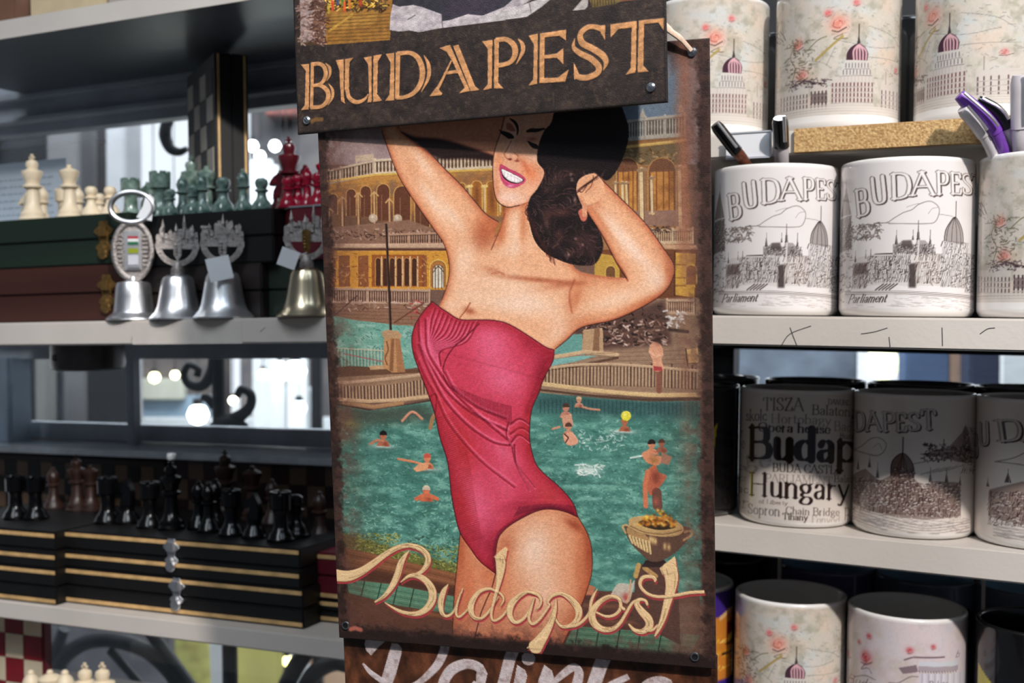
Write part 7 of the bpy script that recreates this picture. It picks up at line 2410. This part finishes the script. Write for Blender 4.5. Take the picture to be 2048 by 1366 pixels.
for kind, m, px, d, s, lb in (('rook', 'blackp', 32, .060, 1.12, 'black chess rook at the far left of the lower shelf'), ('rook', 'blackp', 72, .065, 1.1, 'black chess rook second from the left on the lower shelf'),
                              ('bishop', 'brownp', 108, .120, .98, 'brown chess bishop in the back row at the left'), ('king', 'brownp', 155, .120, .9, 'brown chess king in the back row'), ('queen', 'brownp', 182, .125, .9, 'brown chess queen in the back row'),
                              ('rook', 'blackp', 216, .075, 1.16, 'black chess rook with a lit top, left of the cluster'), ('knight', 'blackp', 255, .080, 1.1, 'black chess knight left of the white topped king'), ('rook', 'blackp', 300, .070, 1.12, 'black chess rook just left of the white topped king'),
                              ('bishop', 'blackp', 398, .080, 1.0, 'black chess bishop right of the tall king'), ('bishop', 'blackp', 418, .070, 1.02, 'black chess bishop with a pale head, centre of the row'), ('bishop', 'blackp', 432, .095, 1.0, 'black chess bishop behind the centre of the row'),
                              ('king', 'brownp', 452, .135, 1.04, 'brown chess king in front of the red squares'), ('rook', 'blackp', 463, .062, 1.08, 'black chess rook right of the centre bishops'), ('knight', 'blackp', 508, .060, 1.02, 'black chess knight between two rooks'),
                              ('queen', 'brownp', 506, .135, 1.0, 'brown chess queen behind the black knight'), ('rook', 'blackp', 562, .055, 1.14, 'black chess rook with the brightest top, near the box corner'), ('bishop', 'brownp', 545, .120, .96, 'brown chess bishop behind the bright topped rook'), ('pawn', 'blackp', 592, .075, 1.4, 'black chess pawn at the right end of the black box')):
    chess(LU, kind, m, px, 1040, d, zA2 + (.0008 if px < 104 else 0), lb, s, 'dark chess pieces on the inlaid boxes')
chess(LU, 'king', 'blackp', 343, 1040, .070, zA2, 'black chess king with a white tip, tallest piece of the lower shelf', 1.0, 'dark chess pieces on the inlaid boxes')
MB_t = MB().lathe([(.0034, .0), (.0040, .001), (.0040, .0045), (.0034, .0055), (0, .006)], 16)
p = LU.at(343, 930, .070)
kt = MB_t.obj('king_tip', M['white_glaze'], None, M=LU.mat(p.x, .070, zA2 + .0617))
tag(kt, 'small white tip capping the tallest black chess king', 'finial')
chess(LU, 'bishop', 'brownp', 640, 1080, .10, Z(630, 1104, .055), 'brown chess bishop on the red box beside the poster', 1.0, 'dark chess pieces on the inlaid boxes')

# ------------------------------------------------------------------ below the lowest left shelf
a = LU.at(-30, 1420, .06)
x1 = LU.at(88, 1300, .06).x
t = empty('folding_chessboard', LU.mat(a.x, .06, Z(40, 1500, .06)), 'red and cream chessboard standing at the bottom left corner', 'chessboard')
hh = zL3 - .017 - Z(40, 1500, .06)
MB().box(0, x1 - a.x, 0, .01, 0, hh).obj('board', M['boxr'], t, bevel=.0008)
b = MB()
cell = .0235
i = 0
x = x1 - a.x - .002 - cell
while x > -.001:
    z = hh - .004 - cell
    j = 0
    while z > 0:
        b.cur = (i + j) % 2
        b.box(x + .0005, x + cell - .0005, -.0006, .0002, z + .0005, z + cell - .0005)
        z -= cell * .98
        j += 1
    x -= cell
    i += 1
b.obj('checkered_face', [M['sqc'], M['sqr']], t)
zW = Z(150, 1480, .03)
zc0 = zW
tag(MB().box(LU.at(-200, 1500, 0).x, LU.at(900, 1500, 0).x, 0, .185, zW - .02, zW).obj('trim_12', M['board'], None, bevel=.001, M=LU.M), kind='structure')
for kind, px, s, lb in (('bishop', 62, 1.0, 'cream chess bishop at the bottom edge before the red squares'), ('queen', 100, 1.0, 'cream chess queen at the bottom edge, second from the left'), ('bishop', 130, 1.0, 'cream chess bishop at the bottom edge, third from the left'), ('king', 170, 1.0, 'cream chess king at the bottom edge, fourth from the left'), ('king', 205, 1.0, 'cream chess king at the bottom edge, furthest right')):
    chess(LU, kind, 'cream', px, 1366, .035, zW, lb, (Z(px, 1342, .035) - zW) / PR[kind][0], 'cream chess pieces cut by the bottom edge')

# things on the top left shelf
for px0, px1, m, y0, lb in ((-160, 30, mat('brown_card', (120, 84, 66), rough=.6), 22, 'brown carton at the left end of the top shelf'), (60, 210, mat('cream_card', (206, 186, 150), rough=.6), 4, 'cream carton on the top shelf, left of the grey one'), (216, 340, mat('grey_card', (170, 160, 152), rough=.6), -10, 'grey carton in the middle of the top shelf'), (348, 430, mat('tan_card', (196, 160, 132), rough=.6), -22, 'tan carton on the top shelf near the signs')):
    x0, x1 = LU.at(px0, 10, .012).x, LU.at(px1, 10, .012).x
    t = empty('carton', LU.mat(x0, .012, zL1 + .0002), lb, 'carton')
    MB().box(0, x1 - x0, 0, .09, 0, .05).obj('case', m, t, bevel=.001)
    MB().box(.001, x1 - x0 - .001, .001, .089, .0502, .056).obj('lid', m, t, bevel=.001)


# ------------------------------------------------------------------ wrought iron grille outside the window
def spiral(cx, cz, r0, r1, a0, a1, n=26):
    return [(cx + (r0 + (r1 - r0) * i / n) * math.cos(a0 + (a1 - a0) * i / n), 0, cz + (r0 + (r1 - r0) * i / n) * math.sin(a0 + (a1 - a0) * i / n)) for i in range(n + 1)]


dG = .30


def gp(px, py):
    q = LU.at(px, py, dG)
    return (q.x, 0, q.z)


def iron(paths, label, name='iron_scroll'):
    o3 = gp(*paths[0][0][0][:2])
    t = empty(name, LU.mat(o3[0], dG, o3[2]), label, 'grille')
    for k, (pts, r) in enumerate(paths):
        r *= 1.25
        P = cr([gp(*q[:2]) for q in pts], 6)
        R = np.interp(np.linspace(0, 1, len(P)), np.linspace(0, 1, len(pts)), [q[2] if len(q) > 2 else 1 for q in pts]) * r
        b = MB().tube([(q[0] - o3[0], 0, q[2] - o3[2]) for q in P], list(R), 10, .8)
        b.obj('bar' if len(pts) == 2 else 'scroll', M['iron'], t)
    return t


iron([([(362, 200, 1), (338, 236, 1.3), (330, 268, 1.5), (340, 296, 1.2), (358, 304, .9), (374, 298, .6)], .0042)], 'dark iron hook curling against the bright upper left window')
iron([([(436, 712), (438, 850)], .0062), ([(440, 846, 1.6), (470, 838, 1.3), (498, 816, 1), (502, 790, .9), (484, 778, .8), (474, 792, .7)], .0048),
      ([(430, 716, 1.4), (424, 745, 1.3), (404, 772, 1), (378, 768, .9), (368, 748, .8), (378, 730, .7), (396, 738, .7), (394, 752, .8)], .0046), ([(428, 812, 1), (416, 798, .9), (404, 795, .6)], .0046), ([(425, 858, 1), (460, 846, 1.6), (490, 858, 1)], .0055)], 'dark iron grille with curled scrolls outside the middle left window')
iron([([(110, 1400, 1), (118, 1330, 1), (165, 1288, 1), (225, 1280, 1), (290, 1300, 1), (340, 1345, 1), (372, 1400, 1)], .0075), ([(98, 1330), (128, 1258)], .006), ([(300, 1262), (400, 1400)], .0068), ([(220, 1300), (300, 1390)], .0045)], 'large dark iron wheel seen under the lowest left shelf')
iron([([(459, 1280), (461, 1400)], .0075), ([(560, 1400, 1), (588, 1340, 1), (616, 1296, 1)], .008), ([(600, 1400, 1), (625, 1350, 1), (668, 1325, 1), (700, 1330, 1)], .0075)], 'iron bars and ring beside the lowest sign')


# ------------------------------------------------------------------ the street outside
def slab(name, px0, py0, px1, py1, Y, th, m, label, cat, skew=0.0, ground=True):
    a_, b_ = ray(px0, py1) * Y, ray(px1, py0) * Y
    x0, x1, z0, z1 = a_.x, b_.x, a_.z, b_.z
    if ground: z0 = -EYE.z
    b = MB()
    V = [Vector((x0, 0, z0)), Vector((x1, 0, z0)), Vector((x1 + skew, 0, z1)), Vector((x0 + skew, 0, z1))]
    b.add(V + [v + Vector((0, th, 0)) for v in V], [(0, 1, 2, 3), (7, 6, 5, 4), (0, 4, 5, 1), (1, 5, 6, 2), (2, 6, 7, 3), (3, 7, 4, 0)])
    o = b.obj(name, m, None, bevel=.004, M=Matrix.Translation((0, EYE.y + Y, EYE.z)))
    return tag(o, label, cat)


def flat(name, col, **k):
    return mat(name, col, rough=k.pop('rough', .8), var=k.pop('var', .25), scale=k.pop('scale', 6), **k)


DK, GY, LG, WH = flat('dark_shopfront', (26, 26, 30)), flat('grey_render', (104, 102, 104)), flat('light_grey_render', (168, 168, 172)), flat('whitewash', (232, 234, 236), var=.06)
# upper left view
slab('dark_doorway', -260, 200, 92, 560, 3.0, .1, DK, 'dark doorway seen at the far left of the upper window', 'doorway')
slab('grey_column', 96, 120, 158, 720, 2.8, .12, GY, 'grey stone column left of the dark gate, seen through the glass', 'column')
slab('dark_gate', 160, 120, 214, 720, 3.1, .08, flat('dark_brown_gate', (40, 34, 36)), 'dark gate between two grey columns outside', 'gate')
slab('pale_column', 214, 180, 250, 720, 2.7, .12, LG, 'pale column at the edge of the bright street view', 'column')
slab('street_house', 500, 60, 700, 300, 3.95, .2, flat('brown_grey_house', (120, 112, 110), col2=(72, 70, 74), scale=4), 'grey brown house front behind the folded board', 'house')
slab('white_banner', 508, 318, 552, 430, 3.0, .02, WH, 'white upright banner just right of the folded board', 'banner', skew=-.01)
slab('white_banner', 560, 330, 590, 440, 2.9, .01, WH, 'white upright banner left of the red king', 'banner', skew=-.04)
slab('red_awning', 530, 150, 600, 230, 3.85, .1, flat('dull_red_awning', (150, 92, 84)), 'dull red awning on the grey brown house', 'awning', ground=False)
# middle left view
slab('grey_hoarding', 30, 690, 96, 930, 2.5, .05, flat('mid_grey_panel', (128, 126, 124)), 'mid grey panel at the left of the middle window', 'hoarding')
slab('grey_hoarding', 98, 690, 172, 930, 2.6, .05, GY, 'darker grey panel left of the black board', 'hoarding')
slab('black_board', 174, 640, 262, 930, 2.45, .05, flat('black_chalkboard', (16, 18, 22)), 'black board outside, left of the window bar', 'board')
slab('dark_strut', 54, 700, 64, 930, 2.2, .02, DK, 'thin dark strut across the grey panel', 'strut')
slab('dark_strut', 112, 740, 122, 930, 2.2, .02, DK, 'thin dark strut across the darker grey panel', 'strut')
slab('white_counter', 268, 836, 660, 872, 3.43, .05, WH, 'white counter top outside beneath the lamps', 'counter')
slab('pale_awning', 268, 758, 366, 800, 3.46, .04, flat('cream_awning', (226, 224, 206), var=.08), 'cream awning left of the iron scroll', 'awning', ground=False)
slab('pale_blue_stall', 268, 796, 420, 838, 3.5, .15, flat('pale_blue_stall', (170, 192, 210)), 'pale blue stall front below the cream awning', 'stall')
slab('grey_stall', 480, 715, 600, 790, 3.5, .15, flat('stall_grey', (130, 122, 118), col2=(84, 82, 88), scale=10), 'grey stall with dark shapes right of the iron scroll', 'stall')
slab('white_block', 520, 782, 612, 836, 3.2, .2, flat('block_white', (206, 212, 216), var=.1), 'tall white crate right of the iron scroll', 'crate')  # plain block put in place of a parked car
slab('lit_shop_sign', 572, 718, 612, 768, 2.8, .04, WH, 'bright white sign near the poster edge', 'sign')
slab('dark_post', 622, 690, 640, 890, 2.3, .04, DK, 'dark street post beside the poster', 'post')
slab('stall_front', 268, 700, 440, 762, 3.7, .15, flat('street_brown', (132, 120, 112), col2=(90, 84, 86), scale=9), 'brown grey stall front above the cream awning', 'stall')
# lower left view
slab('dark_hoarding', 96, 1240, 336, 1440, 2.4, .05, flat('panel_charcoal', (118, 114, 120), var=.6), 'charcoal panel behind the iron wheel', 'hoarding')
slab('yellow_notice', 330, 1260, 440, 1450, 2.6, .02, flat('yellow_notice', (206, 204, 120), col2=(170, 160, 96), scale=30), 'yellow notice board behind the iron bars', 'notice', skew=-.03)
slab('yellow_beam', 470, 1290, 560, 1316, 2.5, .04, flat('yellow_beam', (214, 204, 120)), 'yellow beam right of the iron bar', 'beam')
slab('peach_hoarding', 470, 1300, 720, 1460, 2.9, .1, flat('peach_wall', (204, 168, 140)), 'peach coloured panel behind the iron ring', 'hoarding')
slab('blue_post', 480, 1320, 502, 1460, 2.6, .03, flat('blue_post', (60, 120, 170)), 'narrow blue post beside the iron bar', 'post')
# right window view
slab('blue_grey_curtain', 1440, 690, 1716, 790, 2.2, .05, mat('blue_grey_curtain', (150, 160, 176), col2=(84, 88, 98), rough=.8, scale=7), 'blue grey striped hanging at the left of the right window', 'curtain')
slab('blue_hoarding', 1812, 690, 1900, 790, 2.2, .05, flat('blue_panel', (92, 112, 146)), 'blue panel right of the bright patch', 'hoarding')
slab('peach_hoarding', 1900, 690, 1940, 790, 2.2, .05, flat('peach_panel', (186, 152, 130)), 'peach panel between the blue and the navy panels', 'hoarding')
slab('navy_hoarding', 1940, 690, 2002, 790, 2.15, .05, flat('navy_panel', (60, 68, 92)), 'navy panel near the right edge of the window', 'hoarding')
slab('white_hoarding', 2002, 690, 2200, 790, 2.3, .05, WH, 'white panel at the right edge of the window', 'hoarding')


# lamps outside: glowing bulbs far beyond the focus
def bulb(px, py, Y, r, power, col, label):
    m = mat('bulb_glow_%d' % px, col, rough=.5, var=0, emit=power)
    p = EYE + ray(px, py) * Y
    t = empty('street_lamp', Matrix.Translation(p), label, 'lamp')
    MB().lathe([(0, -r), (r * .7, -r * .7), (r, 0), (r * .7, r * .7), (0, r)], 16).obj('bulb', m, t)
    so = MB().lathe([(0, r * .9), (r * .5, r * .9), (r * .5, r * 1.5), (0, r * 1.5)], 12).obj('socket', M['dark'], t)
    MB().tube([(0, 0, r * 1.4), (0, 0, 2.60 - p.z)], .0012, 6).obj('flex', M['dark'], so)


for px, py, r, pw, c_, lb in ((350, 750, .010, 9, (255, 236, 190), 'warm glowing lamp left of the iron scroll'), (309, 755, .013, 6, (250, 240, 180), 'warm yellow lamp near the window bar'), (396, 829, .024, 8, (255, 246, 224), 'large warm lamp below the iron scroll'),
                              (466, 801, .010, 9, (255, 240, 210), 'small warm lamp inside the iron hook'), (526, 750, .013, 8, (255, 238, 190), 'warm lamp right of the iron scroll'), (560, 732, .011, 12, (255, 252, 246), 'white lamp beside the bright sign, upper'),
                              (561, 754, .011, 12, (255, 252, 246), 'white lamp beside the bright sign, lower'), (590, 742, .026, 8, (255, 255, 250), 'large white lamp nearest the poster'), (598, 816, .018, 3, (214, 228, 250), 'pale blue lamp near the poster'),
                              (505, 292, .013, 9, (255, 255, 255), 'white lamp touching the folded board edge'), (520, 312, .012, 9, (255, 255, 255), 'white lamp just below and right of the board edge lamp'), (550, 292, .013, 9, (255, 255, 255), 'white lamp between the board and the sign'),
                              (575, 1322, .012, 6, (255, 240, 150), 'yellow lamp above the iron ring'), (1765, 728, .040, 1.6, (250, 252, 200), 'bright yellowish light patch in the right window')):
    bulb(px, py, 2.6, r, pw, c_, lb)

tag(MB().box(-1.4, 1.2, 2.58, 2.62, 2.598, 2.63).box(-1.4, -1.34, 2.57, 2.63, 0, 2.6).box(1.14, 1.2, 2.57, 2.63, 0, 2.6).obj('lamp_rail', M['dark'], None), 'dark overhead rail outside from which the street lamps hang', 'rail')
